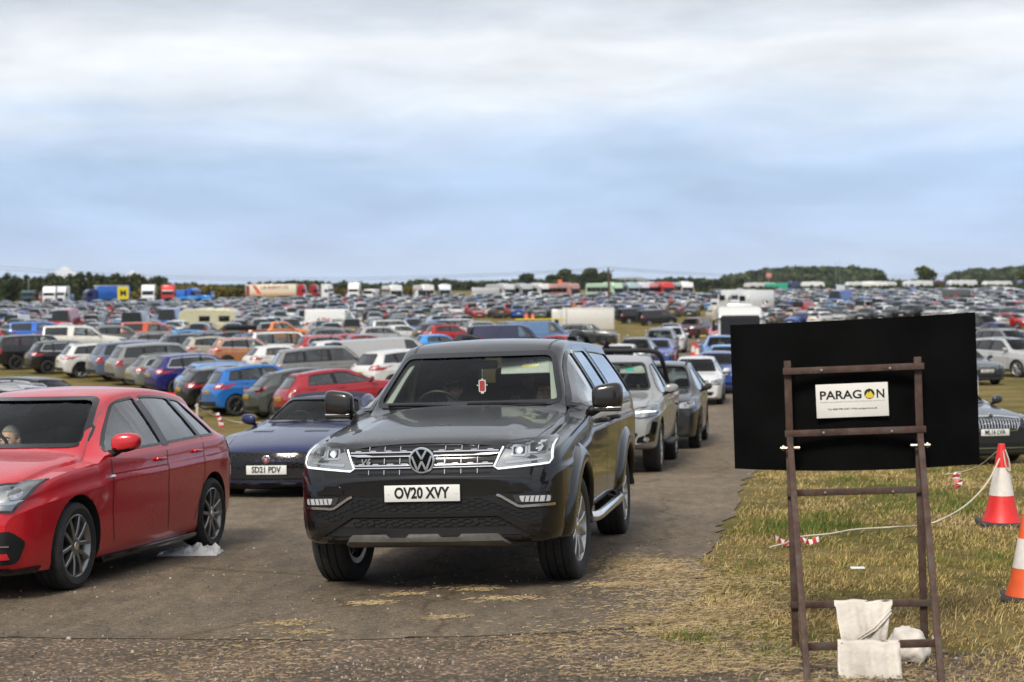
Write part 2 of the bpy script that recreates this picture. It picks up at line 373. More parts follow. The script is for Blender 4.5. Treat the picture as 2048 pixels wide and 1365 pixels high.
def loft(sp, sts, ins=0., zf=None, ch=1, mats=None):
    """closed skin through the stations; y = s - L/2, nose towards -y"""
    W2 = sp.W
    def bow(s, x): return sp.kf*math.exp(-s/.55)*(x/W2)**2-sp.kr*math.exp(-(sp.L-s)/.4)*(x/W2)**2
    v = []; f = []; rings = []
    for s in sts:
        P = section(sp, s, ins, zf, ch); n = len(P); ring = []
        for i, (x, z) in enumerate(P): ring.append(len(v)); v.append((x, s-sp.L/2+bow(s, x), z))
        for i in range(n-2, 0, -1): ring.append(len(v)); x, z = P[i]; v.append((-x, s-sp.L/2+bow(s, x), z))
        rings.append((ring, n, P, s))
    N = len(rings[0][0])
    for a, b in zip(rings[:-1], rings[1:]):
        for k in range(N): f.append((a[0][k], b[0][k], b[0][(k+1) % N], a[0][(k+1) % N]))
    for (ring, n, P, s), fl in ((rings[0], False), (rings[-1], True)):
        rows = []
        for i in range(4, n-1):
            x, z = P[i]; row = []
            for j, t in enumerate(TC):
                if i == 4: row.append(ring[(j-4) % N])
                elif j == 0: row.append(ring[N-i])
                elif j == 8: row.append(ring[i])
                else: row.append(len(v)); v.append((x*t, s-sp.L/2+bow(s, x*t), z))
            rows.append(row)
        fs = [(p[j], p[j+1], q[j+1], q[j]) for p, q in zip(rows[:-1], rows[1:]) for j in range(8)]+[(rows[-1][j], rows[-1][j+1], ring[n-1]) for j in range(8)]
        f += [q[::-1] for q in fs] if fl else fs
    return v, f
def stations(sp, n):
    L = sp.L; base = [0, .015, .04, .08, .14, .22, .34]+[.34+(L-.68)*k/n for k in range(1, n)]+[L-.34, L-.2, L-.1, L-.05, L-.02, L]
    for x in (sp.cs, sp.cs+.06, sp.rs, sp.rs+.08, sp.re-.05, sp.re, sp.be, sp.be-.04): base.append(min(max(x, 0), L))
    base = sorted(base); out = [base[0]]
    for b in base[1:]:
        if b-out[-1] > .012: out.append(b)
    out[-1] = L
    return out
def side_wins(sp):
    """side glass outlines (y, z), front to rear; pil = (s at belt, s at roof) of the pillars' centres"""
    zt = lambda s: sp.T(s)-sp.cr(s)-sp.e(s)*1.15-sp.wtop
    zl = lambda s: sp.Z(s)+.022
    out = []; pl = sp.pil; Y = lambda s: s-sp.L/2
    for (a, b, g) in pl:
        (a0, a1), (b0, b1) = a, b; top = [(s, zt(s)) for s in np.linspace(a1, b1, 9)]; bot = [(s, zl(s)) for s in np.linspace(a0, b0, 6)]
        poly = [(Y(s), z) for s, z in bot]+[(Y(s), z) for s, z in top[::-1]]
        out.append((rounded(poly, .035, 2), g))
    return out
def front_win(sp, z0, z1, x0, x1, r=.06): return rounded([(-x0, z0), (x0, z0), (x1, z1), (-x1, z1)], r, 3)
def wheel_meshes(r, tw, rim, style, col, grooves=True, n=40, cap=True):
    """tyre and rim about the x axis, outer face +x"""
    h = tw/2; rr = rim
    pr = [(rr-.012, -h*.80), (rr+.01, -h*.92), (rr+(r-rr)*.45, -h*1.02), (r-.03, -h*.97), (r-.010, -h*.86), (r-.002, -h*.74)]
    if grooves:
        for g in (-.44, 0, .44): pr += [(r, h*(g-.055)), (r-.010, h*(g-.045)), (r-.010, h*(g+.045)), (r, h*(g+.055))]
    pr += [(r-.002, h*.74), (r-.010, h*.86), (r-.03, h*.97), (rr+(r-rr)*.45, h*1.02), (rr+.012, h*.94), (rr-.004, h*.86), (rr-.012, h*.80)]
    t = MB(); v, f = lathe(pr, n, 'X'); f = f[:-2]; t.add((v, [q[::-1] for q in f]), RUBBER)
    if grooves and n > 60:
        for k in range(n*2):
            q = 2*math.pi*k/(n*2)
            for sg in (-1, 1):
                c = Vector((sg*h*.80, math.sin(q)*(r-.004), math.cos(q)*(r-.004)))
                t.add(box(c, (h*.30, .010, .012), 0), DARKIN) if False else None
    rm = MB(); v, f = lathe([(rr-.002, h*.84), (rr-.014, h*.88), (rr-.024, h*.80), (rr-.035, h*.1), (rr-.05, -h*.75), (rr-.01, -h*.8)], n, 'X'); rm.add((v, [q[::-1] for q in f[:-2]]), col)
    v, f = lathe([(rr-.04, -h*.12), (.0, -h*.10)], n, 'X'); rm.add((v, [q for q in f]), DARKIN); rm.add((v, [q[::-1] for q in f]), DARKIN)
    v, f = lathe([(.155, -h*.1), (.155, h*.08), (.05, h*.10), (0, h*.1)], 24, 'X'); rm.add((v, [q[::-1] for q in f]), SATIN if r < .3 else DARKIN)
    hub = .055; xo = h*.72
    def spoke(a, w0, w1, r0, r1, x0, x1, skew=0., m=col, th=.03):
        ca = lambda q, rad, off: (rad*math.sin(q)+off*math.cos(q), rad*math.cos(q)-off*math.sin(q))
        P = [];
        for rad, w, x, sk in ((r0, w0, x0, 0), ((r0+r1)/2, (w0+w1)/2*.92, (x0+x1)/2+.006, skew*.5), (r1, w1, x1, skew)):
            q = a+sk/max(rad, .05)
            for o, dx in ((-w/2, 0), (-w*.3, .006), (w*.3, .006), (w/2, 0)):
                y, z = ca(q, rad, o); P.append((x+dx, y, z))
            for o in (w/2, -w/2):
                y, z = ca(q, rad, o); P.append((x-th, y, z))
        fs = []
        for i in range(2):
            for k in range(6): fs.append((i*6+k, i*6+(k+1) % 6, i*6+6+(k+1) % 6, i*6+6+k))
        return P, fs
    nsp, dbl = style
    for k in range(nsp):
        a = 2*math.pi*k/nsp
        if dbl:
            for sg in (-1, 1): rm.add(spoke(a+sg*.10, .036, .030, hub*.8, rr-.02, xo, h*.82, sg*dbl), col)
        else: rm.add(spoke(a, .075, .05, hub*.8, rr-.02, xo, h*.82), col)
    if cap:
        v, f = lathe([(hub+.012, xo-.03), (hub+.01, xo+.004), (hub-.01, xo+.012), (0, xo+.012)], 20, 'X'); rm.add((v, [q[::-1] for q in f]), col)
        v, f = lathe([(.03, xo+.012), (.028, xo+.016), (0, xo+.016)], 16, 'X'); rm.add((v, [q[::-1] for q in f]), CHROME)
    return t.me('tyre', 40), rm.me('rim', 40)
_WC = {}
def add_wheels(root, sp, style=(5, 0), col=ALLOY, n=28, steer=0., rim=None, track=None):
    rim = rim or sp.r*.74; key = (round(sp.r, 3), sp.tw, style, col.name, n)
    if key not in _WC: _WC[key] = wheel_meshes(sp.r, sp.tw, rim, style, col, True, n)
    tm, rm = _WC[key]; x = (track or sp.W*.985)-sp.tw/2
    for s in (sp.fo, sp.fo+sp.wb):
        for sg in (1, -1):
            w = bpy.data.objects.new('wheel', tm); COL.objects.link(w); w.parent = root; w.location = (sg*x, s-sp.L/2, sp.r)
            w.rotation_euler = (random.random()*6, 0, (0 if sg > 0 else math.pi)+(steer if s == sp.fo else 0))
            q = bpy.data.objects.new('rim', rm); COL.objects.link(q); q.parent = w
def seat_mesh(w=.48, light=False):
    m = MB(); c = SEATL if light else SEAT
    m.add(box((0, 0, .10), (w, .50, .16), .05), c)
    bk = Matrix.Rotation(R(-14), 4, 'X'); m.add(move(box((0, 0, .34), (w*.96, .14, .62), .05), (0, .24, .12), bk), c)
    m.add(move(box((0, 0, 0), (w*.5, .09, .18), .04), (0, .40, .80), bk.to_3x3().to_4x4()), c)
    for sx in (-.05, .05): m.add(tube([(sx, .37, .70), (sx, .39, .78)], .006, 6), SATIN)
    return m
def wheel_rim_path(c, r, tilt, n=28):
    M = Matrix.Rotation(tilt, 4, 'X'); return [M @ Vector((r*math.cos(2*math.pi*k/n), r*math.sin(2*math.pi*k/n), 0))+Vector(c) for k in range(n+1)]
def car_shell(sp, ch=1, n=26, hollow=True, extra_cut=None, cab_end=None, floor=.38):
    """body of the car with wheel wells, cabin and window openings cut; returns (root-less body object, bvh of the uncut skin)"""
    v, f = loft(sp, stations(sp, n), ch=ch)
    body = bpy.data.objects.new('body', MB().add((v, f), PAINT).me('body', 0)); COL.objects.link(body)
    bvh = BVHTree.FromPolygons([Vector(p) for p in v], f); L2 = sp.L/2
    wc = ([], [])
    for s in (sp.fo, sp.fo+sp.wb):
        for sg in (1, -1):
            cv_, cf = lathe([(sp.r+sp.arch, .0), (sp.r+sp.arch, 1.0)], 32, 'X'); M = Matrix.Translation((sg*(sp.W-sp.tw-.07), s-L2, sp.r+.01)) @ Matrix.Scale(sg, 4, (1, 0, 0))
            if sg > 0: cf = [q[::-1] for q in cf]
            o = len(wc[0]); wc[0].extend([M @ Vector(p) for p in cv_]); wc[1].extend([tuple(i+o for i in q) for q in cf])
    bm = bmesh.new(); vs = [bm.verts.new(p) for p in wc[0]]; [bm.faces.new([vs[i] for i in q]) for q in wc[1]]; bmesh.ops.recalc_face_normals(bm, faces=bm.faces[:]); bm.verts.index_update()
    wc = ([tuple(p.co) for p in bm.verts], [tuple(q.index for q in p.verts) for p in bm.faces]); bm.free()
    bool_diff(body, wc, DARKIN)
    ws = rw = None; sw = []
    if hollow:
        end = cab_end or (sp.be-.10 if sp.be > sp.re+.3 else sp.re-.03)
        st = list(np.linspace(sp.cs+.10, end, 16)); bool_diff(body, loft(sp, st, .055, floor, 0), CABIN if n < 40 else DASH)
        sw = side_wins(sp); pv = []; pf = []
        for poly, g in sw:
            pr = prism(poly, -3, 3, 'X'); o = len(pv); pv += pr[0]; pf += [tuple(i+o for i in q) for q in pr[1]]
        bool_diff(body, (pv, pf), BLACK)
        za, zb = sp.hz1+sp.wsb, sp.T(sp.rs)-.055; sa = sp.cs+.05
        ws = front_win(sp, za, zb, sp.R(sa)-.075, sp.R(sp.rs)-.07); pr = prism(ws, -sp.L, sp.rs-L2+.12, 'Y'); bool_diff(body, pr, BLACK)
        if cab_end is None or getattr(sp, 'rearglass', True):
            z1, z0 = sp.rez-.085, sp.bz+.05; rwp = front_win(sp, z0, z1, sp.R(sp.be)-.10, sp.R(sp.re)-.09)
            rw = rwp; y0 = min(end, sp.re)-L2-.25; bool_diff(body, prism(rwp, y0, sp.L, 'Y'), BLACK)
    return body, bvh, sw, ws, rw
def finish_body(body, root, extra=None, ang=32):
    mb = MB().mesh(body.data)
    if extra: extra(mb)
    old = body.data; body.data = mb.me('body', ang); bpy.data.meshes.remove(old); body.parent = root; return body
def mirror_obj(root, sp, x, y, z, m=PAINT, size=1., stalk=True, under=BLACK):
    for sg in (1, -1):
        k = MB(); v = []; f = []; nu, nv = 20, 12
        for j in range(nv+1):
            for i in range(nu):
                a, b = 2*math.pi*i/nu, -math.pi/2+math.pi*j/nv; pw = lambda t: math.copysign(abs(t)**.62, t); xx, yy, zz = pw(math.cos(a))*pw(math.cos(b)), pw(math.sin(a))*pw(math.cos(b)), pw(math.sin(b))
                v.append(Vector((.112*size*xx, (.075 if yy < 0 else .035)*size*yy+.02*xx, .078*size*zz*(1-.22*(xx > 0)*abs(xx)) + .012*xx)))
        for j in range(nv):
            for i in range(nu): f.append((j*nu+i, j*nu+(i+1) % nu, (j+1)*nu+(i+1) % nu, (j+1)*nu+i))
        k.add((v, f), m)
        for q in range(len(k.f)):
            if sum(k.v[i][2] for i in k.f[q])/4 < -.048*size: k.m[q] = k.mi(under)
        k.add(box((.0, .040*size, 0), (.12*size, .006, .07*size), .01), CHROME)
        k.add(tube([(-.05*size, .0, -.06*size), (-.11*size, .01, -.085*size), (-.17*size, .015, -.10*size)], [.022, .028, .038], 8), BLACK)
        if sg < 0: k.v = [(-p[0], p[1], p[2]) for p in k.v]; k.f = [q[::-1] for q in k.f]
        k.build('door_mirror', root, 40, (sg*(x+.13*size), y, z))
CABIN = mat('cabin_trim', (.075, .078, .075), .8)
LAMPG = mat('lamp_inner_grey', (.50, .51, .52), .3, metal=.35)
def plate_obj(root, txt, y, z, rot=0., yellow=False, tilt=0., x=0.):
    m = MB(); m.add(box((0, 0, 0), (.520, .010, .111), .004), PLATEY if yellow else PLATEW)
    o = m.build('number_plate', root, 40, (x, y, z), (tilt, 0, rot))
    if txt:
        one('plate_characters', move(text(txt, .079, .003, width=.040*len(txt)+.06, bold=.034), (0, -.0055, .004)), INK, o)
        b = MB()
        for sx in (-.235, .235): b.add(move(lathe([(.006, 0), (.004, .003), (0, .003)], 10, 'Y'), (sx, -.0085, .0), None), WHITE)
        b.build('screw', o, 40)
    else:
        k = MB()
        for i, dx in enumerate((-.18, -.11, -.04, .06, .13, .20)): k.add(box((dx, -.0065, 0), (.042, .003, .075), 0), INK); k.add(box((dx, -.0075, 0), (.016, .003, .03), 0), PLATEY if yellow else PLATEW)
        k.build('plate_characters', o, 0)
    return o
def make_car(name, sp, wheels=((5, 0), ALLOY), grille=None, head=None, tail=None, clad=False, rails=False, plate_text=None, privacy=True, ch=0, n=18, chrome_win=False, spoiler=True, blackroof=False, plates=True, plate_z=None, sill=True, gbars=True):
    """a complete mid-distance car"""
    root = empty(name); L2 = sp.L/2; Y = lambda s: s-L2
    body, bvh, sw, ws, rw = car_shell(sp, ch, n); zb = lambda s: sp.Z(s)
    def extra(mb):
        for (a, b, g) in sp.pil[:2]:
            (b0, b1) = b; b0 += .045; s1 = b0; zs = sp.B(s1)+.12
            pts = [(Y(s1), zb(s1)), (Y(s1-.02), (zb(s1)+zs)/2), (Y(min(s1, sp.fo+sp.wb-sp.r-.12)), zs)]
            q = ribbon(bvh, pts, .011, 'S', .0015, .05); mb.add(q, INK); mb.add(mir(q), INK)
        a = sp.pil[0][0][0]-.02; pts = [(Y(a), zb(a)), (Y(a-.02), sp.B(a)+.35), (Y(a+.03), sp.B(a)+.12)]; q = ribbon(bvh, pts, .011, 'S', .0015, .05); mb.add(q, INK); mb.add(mir(q), INK)
        q = panel(bvh, [(Y(sp.fo+sp.r+.06), sp.gc+.05), (Y(sp.fo+sp.wb-sp.r-.06), sp.gc+.05), (Y(sp.fo+sp.wb-sp.r-.07), sp.gc+.13), (Y(sp.fo+sp.r+.07), sp.gc+.13)], 'S', .006, .01, .3); (mb.add(q, BLACK), mb.add(mir(q), BLACK)) if sill else None
        if blackroof:
            q = panel(bvh, [(-sp.R(sp.rs)*.99, Y(sp.rs+.02)), (sp.R(sp.rs)*.99, Y(sp.rs+.02)), (sp.R(sp.re)*.99, Y(sp.re)), (-sp.R(sp.re)*.99, Y(sp.re))], 'T', .006, .01, .16); mb.add(q, GLOSSB)
    finish_body(body, root, extra)
    for k, (poly, g) in enumerate(sw):
        gl = PRIV if (privacy and g) else GLASS; q = panel(bvh, offset(poly, .012), 'S', -.007, 0, .12)
        one('side_window', q, gl, root); one('side_window', mir(q), gl, root)
        tr = panel(bvh, offset(poly, .026 if chrome_win else .015), 'S', .004, .006, .14, offset(poly, -.004)); tm = CHROME if chrome_win else GLOSSB
        one('window_trim', tr, tm, root); one('window_trim', mir(tr), tm, root)
    for pa, pb in zip(sp.pil, sp.pil[1:]):
        (b0, b1), (a0, a1) = pa[1], pb[0]
        if a0-b0 > .16: continue
        zt = lambda s: sp.T(s)-sp.cr(s)-sp.e(s)*1.15-.032; q = panel(bvh, [(Y(b0-.02), zb(b0)+.012), (Y(a0+.02), zb(a0)+.012), (Y(a1+.02), zt(a1)), (Y(b1-.02), zt(b1))], 'S', .005, .006, .1)
        one('pillar_trim', q, GLOSSB, root); one('pillar_trim', mir(q), GLOSSB, root)
    one('windscreen', panel(bvh, offset(ws, .014), 'F', -.006, 0, .12), WSG, root)
    one('windscreen_seal', panel(bvh, offset(ws, .022), 'F', .006, .004, .05, offset(ws, -.006)), GLOSSB, root)
    if rw is not None:
        one('rear_window', panel(bvh, offset(rw, .014), 'R', -.006, 0, .12), PRIV if privacy else GLASS, root)
        one('rear_seal', panel(bvh, offset(rw, .03), 'R', .003, .004, .14, offset(rw, -.004)), GLOSSB, root)
    h = sp.W; z0 = sp.hz0
    hp = head or [(.52, -.20), (.60, -.09), (.90, -.03), (.96, -.12), (.90, -.21)]
    hp = [(x*h, z0+z) for x, z in hp]; ps = .03 if n > 22 else .05; q = panel(bvh, hp, 'F', .008, .02, ps); q2 = panel(bvh, offset(hp, -.014), 'F', .012, 0, ps); q3 = panel(bvh, offset(hp, -.004), 'F', .020, .006, ps); cxh = sum(p_[0] for p_ in hp)/len(hp); czh = sum(p_[1] for p_ in hp)/len(hp)
    qk = panel(bvh, circ(cxh-.05, czh, .038, 14), 'F', .016, .004, ps); qk2 = panel(bvh, circ(cxh+.07, czh+.005, .034, 14), 'F', .016, .004, ps)
    for fn in (lambda t: t, mir): MB().add(fn(q), LAMPD).add(fn(q2), LAMPG).add(fn(qk), LAMP).add(fn(qk2), LAMP).add(fn(q3), LENSC).build('headlight', root, 40)
    tp = tail or [(.56, -.02), (.62, -.16), (.97, -.18), (.97, -.02), (.90, .02)]
    tz = sp.bz; tp = [(x*h, tz+z) for x, z in tp]; q = panel(bvh, tp, 'R', .009, .02, ps)
    cx = sum(p[0] for p in tp)/len(tp); cz = sum(p[1] for p in tp)/len(tp); qi = panel(bvh, [(cx+(p[0]-cx)*.45-.02, cz+(p[1]-cz)*.45) for p in tp], 'R', .013, 0, ps)
    for fn in (lambda t: t, mir): MB().add(fn(q), REDL).add(fn(qi), WHITEL).build('tail_light', root, 40)
    gp = grille or [(-.46, -.21), (.46, -.21), (.50, -.08), (-.50, -.08)]
    g = MB(); gp = [(x*h, z0+z) for x, z in gp]; g.add(panel(bvh, gp, 'F', .004, .01, .08), GLOSSB); g.add(panel(bvh, offset(gp, .012), 'F', .008, .012, .08, offset(gp, -.004)), CHROME if chrome_win else BLACK)
    zm = sum(p[1] for p in gp)/len(gp); xm = max(p[0] for p in gp)*.93
    for dz in ((-.03, .02) if gbars else ()): g.add(panel(bvh, [(-xm, zm+dz-.006), (xm, zm+dz-.006), (xm, zm+dz+.006), (-xm, zm+dz+.006)], 'F', .012, .008, .1), SATIN)
    g.build('grille', root, 40)
    zl = sp.B(0)+.02; one('lower_grille', panel(bvh, rounded([(-h*.62, zl+.03), (h*.62, zl+.03), (h*.70, zl+.15), (-h*.70, zl+.15)], .04), 'F', .008, .01, .05), BLACK, root)
    one('rear_bumper_trim', panel(bvh, rounded([(-h*.78, sp.B(sp.L)+.0), (h*.78, sp.B(sp.L)+.0), (h*.80, sp.B(sp.L)+.14), (-h*.80, sp.B(sp.L)+.14)], .04), 'R', .010, .012, .06), BLACK, root)
    if plates:
        zp = plate_z or z0-.27; hit = bvh.ray_cast(Vector((0, -9, zp)), Vector((0, 1, 0))); plate_obj(root, plate_text, hit[0].y-.012, zp)
        zr = sp.bz-.26 if sp.bz > .85 else sp.bz-.2; hit = bvh.ray_cast(Vector((0, 9, zr)), Vector((0, -1, 0))); plate_obj(root, None, hit[0].y+.014, zr, math.pi, True)
    if clad:
        for s in (sp.fo, sp.fo+sp.wb):
            ro, ri = sp.r+sp.arch+.065, sp.r+sp.arch-.004; a = circ(Y(s), sp.r+.01, ro, 18, -22, 202); b = circ(Y(s), sp.r+.01, ri, 18, -22, 202)
            poly = a+b[::-1]; q = panel(bvh, poly, 'S', .012, .03, .10); one('arch_trim', q, BLACK, root); one('arch_trim', mir(q), BLACK, root)
    if rails:
        x = sp.R((sp.rs+sp.re)/2)-.06
        for sg in (1, -1):
            pts = [(sg*x, Y(s), sp.T(s)-sp.cr(s)*.8+dz) for s, dz in ((sp.rs+.12, .0), (sp.rs+.22, .045), ((sp.rs+sp.re)/2, .05), (sp.re-.2, .045), (sp.re-.08, .0))]
            one('roof_rail', tube(pts, .017, 6), SATIN if rails == 1 else BLACK, root)
    if spoiler and sp.re > sp.L-.9:
        q = panel(bvh, [(-sp.R(sp.re)*.9, Y(sp.re-.1)), (sp.R(sp.re)*.9, Y(sp.re-.1)), (sp.R(sp.re)*.82, Y(sp.re+.05)), (-sp.R(sp.re)*.82, Y(sp.re+.05))], 'T', .022, .03, .15)
        o = one('spoiler', q, PAINT, root)
    a = sp.pil[0][0][0]; mirror_obj(root, sp, sp.w(a)*.955, Y(a+.03), zb(a)+.085, PAINT, .95)
    for (x, b, g) in sp.pil[:2]:
        sh = b[0]-.12; zz = zb(sh)-.10; hit = bvh.ray_cast(Vector((4, Y(sh), zz)), Vector((-1, 0, 0)))
        for sg in (1, -1): one('door_handle', box((sg*(hit[0].x+.014), Y(sh), zz), (.03, .19, .028), .012), PAINT, root)
    add_wheels(root, sp, wheels[0], wheels[1], 22)
    sm = seat_mesh().me('seat'); fz = max(.30, sp.H*.23)
    for s, xs in ((sp.cs+1.05, (-.37, .37)), (sp.cs+1.95, (-.36, .36))):
        if s > sp.be-.4: continue
        for x in xs:
            o = bpy.data.objects.new('seat', sm); COL.objects.link(o); o.parent = root; o.location = (x, Y(s), fz)
    one('dashboard', box((0, Y(sp.cs+.42), sp.hz1-.09), (sp.W*1.55, .45, .2), .06), DASH, root)
    one('steering_wheel', tube(wheel_rim_path((-.36, Y(sp.cs+.68), sp.hz1-.02), .185, R(-68), 16), .015, 6), BLACK, root)
    BV[root.name] = (bvh, sp)
    return root
# ---------------------------------------------------------------- the black pickup in front
def hexes(bvh, x0, x1, z0, z1, inside, a=.030, off=.011):
    """honeycomb bars thrown on the bumper"""
    m = MB(); dx = a*3; r = 0; z = z0
    while z < z1+a:
        x = x0+(r % 2)*a*1.5
        while x < x1+a:
            c = [(x+a*1.25*math.cos(R(60*k)), z+a*.62*math.sin(R(60*k))) for k in range(6)]
            if all(inside(px, pz) for px, pz in c): m.add(panel(bvh, offset(c, .0), 'F', off, .010, .2, offset(c, -.005)), BLACK)
            x += dx
        z += a*.56; r += 1
    return m
def build_pickup():
    sp = spec(5.25, 1.92, 1.80, 3.095, .92, 1.06, 1.235, 1.42, 2.16, 5.02, 1.765, 5.15, 1.12, r=.382, b0=1.215, b1=1.26, gc=.34, roofw=.655, hoodw=.84, fw=.86, rw=.90, kf=.15, kr=.06,
              T=[(0, .80), (.02, .90), (.05, .985), (.10, 1.035), (.18, 1.062), (.35, 1.09), (.8, 1.15), (1.2, 1.20), (1.42, 1.235), (1.78, 1.475), (2.05, 1.645), (2.16, 1.70), (2.35, 1.755), (2.8, 1.785), (3.4, 1.79), (5.02, 1.765), (5.10, 1.70), (5.15, 1.50), (5.20, 1.15), (5.25, .80)],
              B=[(0, .40), (.12, .35), (.5, .33), (.9, .36), (1.4, .40), (3.6, .42), (4.6, .45), (5.1, .52), (5.25, .58)],
              Z=[(0, .86), (.1, .95), (.3, 1.02), (.9, 1.13), (1.42, 1.215), (2.2, 1.235), (3.4, 1.255), (5.25, 1.26)],
              w=[(0, .80), (.05, .86), (.14, .91), (.3, .935), (.6, .95), (1.5, .955), (4.7, .955), (5.1, .94), (5.25, .90)],
              Rr=[(0, .72), (.1, .78), (.3, .80), (1.2, .815), (1.42, .80), (1.8, .735), (2.16, .665), (3.4, .655), (5.0, .655), (5.15, .70), (5.25, .80)],
              pil=[((1.66, 2.24), (2.50, 2.53), 0), ((2.62, 2.65), (3.40, 3.36), 1), ((3.62, 3.60), (5.00, 4.92), 1)], tw=.255, arch=.075, er=.055, wsb=.03)
    root = empty('pickup_truck'); L2 = sp.L/2; Y = lambda s: s-L2
    body, bvh, sw, ws, rw = car_shell(sp, 2, 40)
    def extra(mb):
        for pts in ([(Y(1.60), 1.24), (Y(1.58), .95), (Y(1.60), .62), (Y(1.66), .45)], [(Y(2.575), 1.24), (Y(2.57), .9), (Y(2.58), .46)], [(Y(3.46), 1.25), (Y(3.50), .95), (Y(3.42), .62), (Y(3.30), .47)], [(Y(3.52), 1.76), (Y(3.55), 1.25), (Y(3.56), .80)], [(Y(3.60), 1.262), (Y(5.1), 1.272)],
                    [(Y(.30), .845), (Y(.60), .83)]):
            q = ribbon(bvh, pts, .009, 'S', .0015, .05); mb.add(q, INK); mb.add(mir(q), INK)
        # roof seams
        for sx in (-1, 1): mb.add(ribbon(bvh, [(sx*.55, Y(2.20)), (sx*.56, Y(2.6)), (sx*.565, Y(3.45))], .016, 'T', .0015, .08), INK)
        mb.add(panel(bvh, [(-.62, Y(3.49)), (.62, Y(3.49)), (.62, Y(3.54)), (-.62, Y(3.54))], 'T', .002, 0, .1), INK)
        # chin crease and bumper gap
        mb.add(ribbon(bvh, [(-.80, .80), (-.47, .806), (0, .812), (.47, .806), (.80, .80)], .007, 'F', .0015, .06), INK)
    finish_body(body, root, extra)
    for k, (poly, g) in enumerate(sw):
        q = panel(bvh, offset(poly, .012), 'S', -.007, 0, .09)
        for fn in (lambda t: t, mir): one('side_window', fn(q), PRIV if g else GLASS, root)
        tr = panel(bvh, offset(poly, .03), 'S', .004, .006, .10, offset(poly, -.002))
        for fn in (lambda t: t, mir): one('window_trim', fn(tr), GLOSSB, root)
    one('windscreen', panel(bvh, offset(ws, .014), 'F', -.006, 0, .08), WSG, root)
    one('windscreen_seal', panel(bvh, offset(ws, .020), 'F', .003, .004, .10, offset(ws, -.018)), GLOSSB, root)
    one('rear_window', panel(bvh, offset(rw, .014), 'R', -.006, 0, .12), PRIV, root)
    # bonnet: a lid standing 8 mm proud, with its raised centre
    hood = [(-.66, Y(.115)), (-.3, Y(.095)), (.3, Y(.095)), (.66, Y(.115)), (.735, Y(.30)), (.775, Y(.8)), (.77, Y(1.30)), (.66, Y(1.395)), (.35, Y(1.42)), (-.35, Y(1.42)), (-.66, Y(1.395)), (-.77, Y(1.30)), (-.775, Y(.8)), (-.735, Y(.30))]
    v, f = panel(bvh, rounded(hood, .05), 'T', .007, .008, .05)
    def lift(p):
        a = abs(p[0]); t = max(0, min(1, (.60-a)/.07)); t = t*t*(3-2*t); s = p[1]+L2; k = max(0, min(1, (s-.15)/.3)); return (p[0], p[1], p[2]+.016*t*k)
    MB().add(([lift(p) for p in v], f), PAINT).build('bonnet', root, 50)
    # grille
    g = MB(); gp = [(-.455, .825), (.455, .825), (.54, 1.018), (-.54, 1.018)]
    g.add(panel(bvh, gp, 'F', .002, .004, .06), GLOSSB)
    for z in (.838, .875, .912, .948, .985): g.add(panel(bvh, [(-.46-(z-.83)*.4, z), (.46+(z-.83)*.4, z), (.46+(z-.83)*.4, z+.016), (-.46-(z-.83)*.4, z+.016)], 'F', .006, .006, .08), BLACK)
    grille = g.build('grille', root, 40)
    for z in (.884, .962):
        b = MB(); w = .455+(z-.83)*.42
        for sg in (-1, 1):
            x0, x1 = (.075, w) if sg > 0 else (-w, -.075)
            for dz, t in ((-.012, .0065), (.004, .0085)): b.add(panel(bvh, [(x0, z+dz), (x1, z+dz), (x1, z+dz+t), (x0, z+dz+t)], 'F', .022, .018, .06), CHROME)
            for k in range(4):
                xx = x0+(x1-x0)*(k+.5)/4; b.add(panel(bvh, [(xx-.024, z+.0145), (xx+.024, z+.0145), (xx+.016, z+.020), (xx-.016, z+.020)], 'F', .022, .01, .06), CHROME)
        b.build('grille_bar', grille, 40)
    t = MB()
    for x in (.155, .265, .375):
        for sg in (-1, 1):
            for z0, z1 in ((.980, 1.008), (.902, .940), (.832, .862)): t.add(panel(bvh, [(sg*x-.0025, z0), (sg*x+.0025, z0), (sg*x+.0025, z1), (sg*x-.0025, z1)], 'F', .020, .014, .06), CHROME)
    t.build('grille_tick', grille, 0)['kind'] = 'stuff'
    hy = bvh.ray_cast(Vector((0, -9, .915)), Vector((0, 1, 0)))[0].y
    one('engine_badge', move(text('V6', .042, .006, sx=1.15, bold=.02, shear=.25), (-.395, hy+.006, .918)), CHROME, grille)
    # roundel
    e = MB(); yb = hy-.032
    e.add(move(lathe([(.090, .03), (.090, .0), (.084, -.006), (.076, -.006), (.073, -.001), (.073, .0), (0, .0)], 40, 'Y'), (0, yb, .922)), CHROME)
    e.add(move(lathe([(.0735, -.0015), (0, -.0015)], 40, 'Y'), (0, yb, .922)), GLOSSB)
    def stroke(a, b, w=.0135):
        a, b = Vector(a), Vector(b); d = (b-a).normalized(); n = Vector((-d.y, d.x))*w/2; return prism([tuple(a+n), tuple(b+n), tuple(b-n), tuple(a-n)], -.007, -.001, 'Y')
    for p, q in (((-.033, .068), (0, .010)), ((.033, .068), (0, .010)), ((-.066, .030), (-.030, -.066)), ((-.030, -.066), (0, -.004)), ((.030, -.066), (0, -.004)), ((.066, .030), (.030, -.066))):
        e.add(move(stroke(p, q), (0, yb, .922)), CHROME)
    e.build('emblem', grille, 40)
    # headlights
    hp = [(.468, .872), (.505, .842), (.845, .868), (.868, .900), (.868, 1.030), (.835, 1.046), (.560, 1.030)]
    hp = rounded(hp, .018, 2)
    drl = [(.540, .995), (.484, .872), (.512, .856), (.836, .882), (.853, .908), (.853, 1.02)]
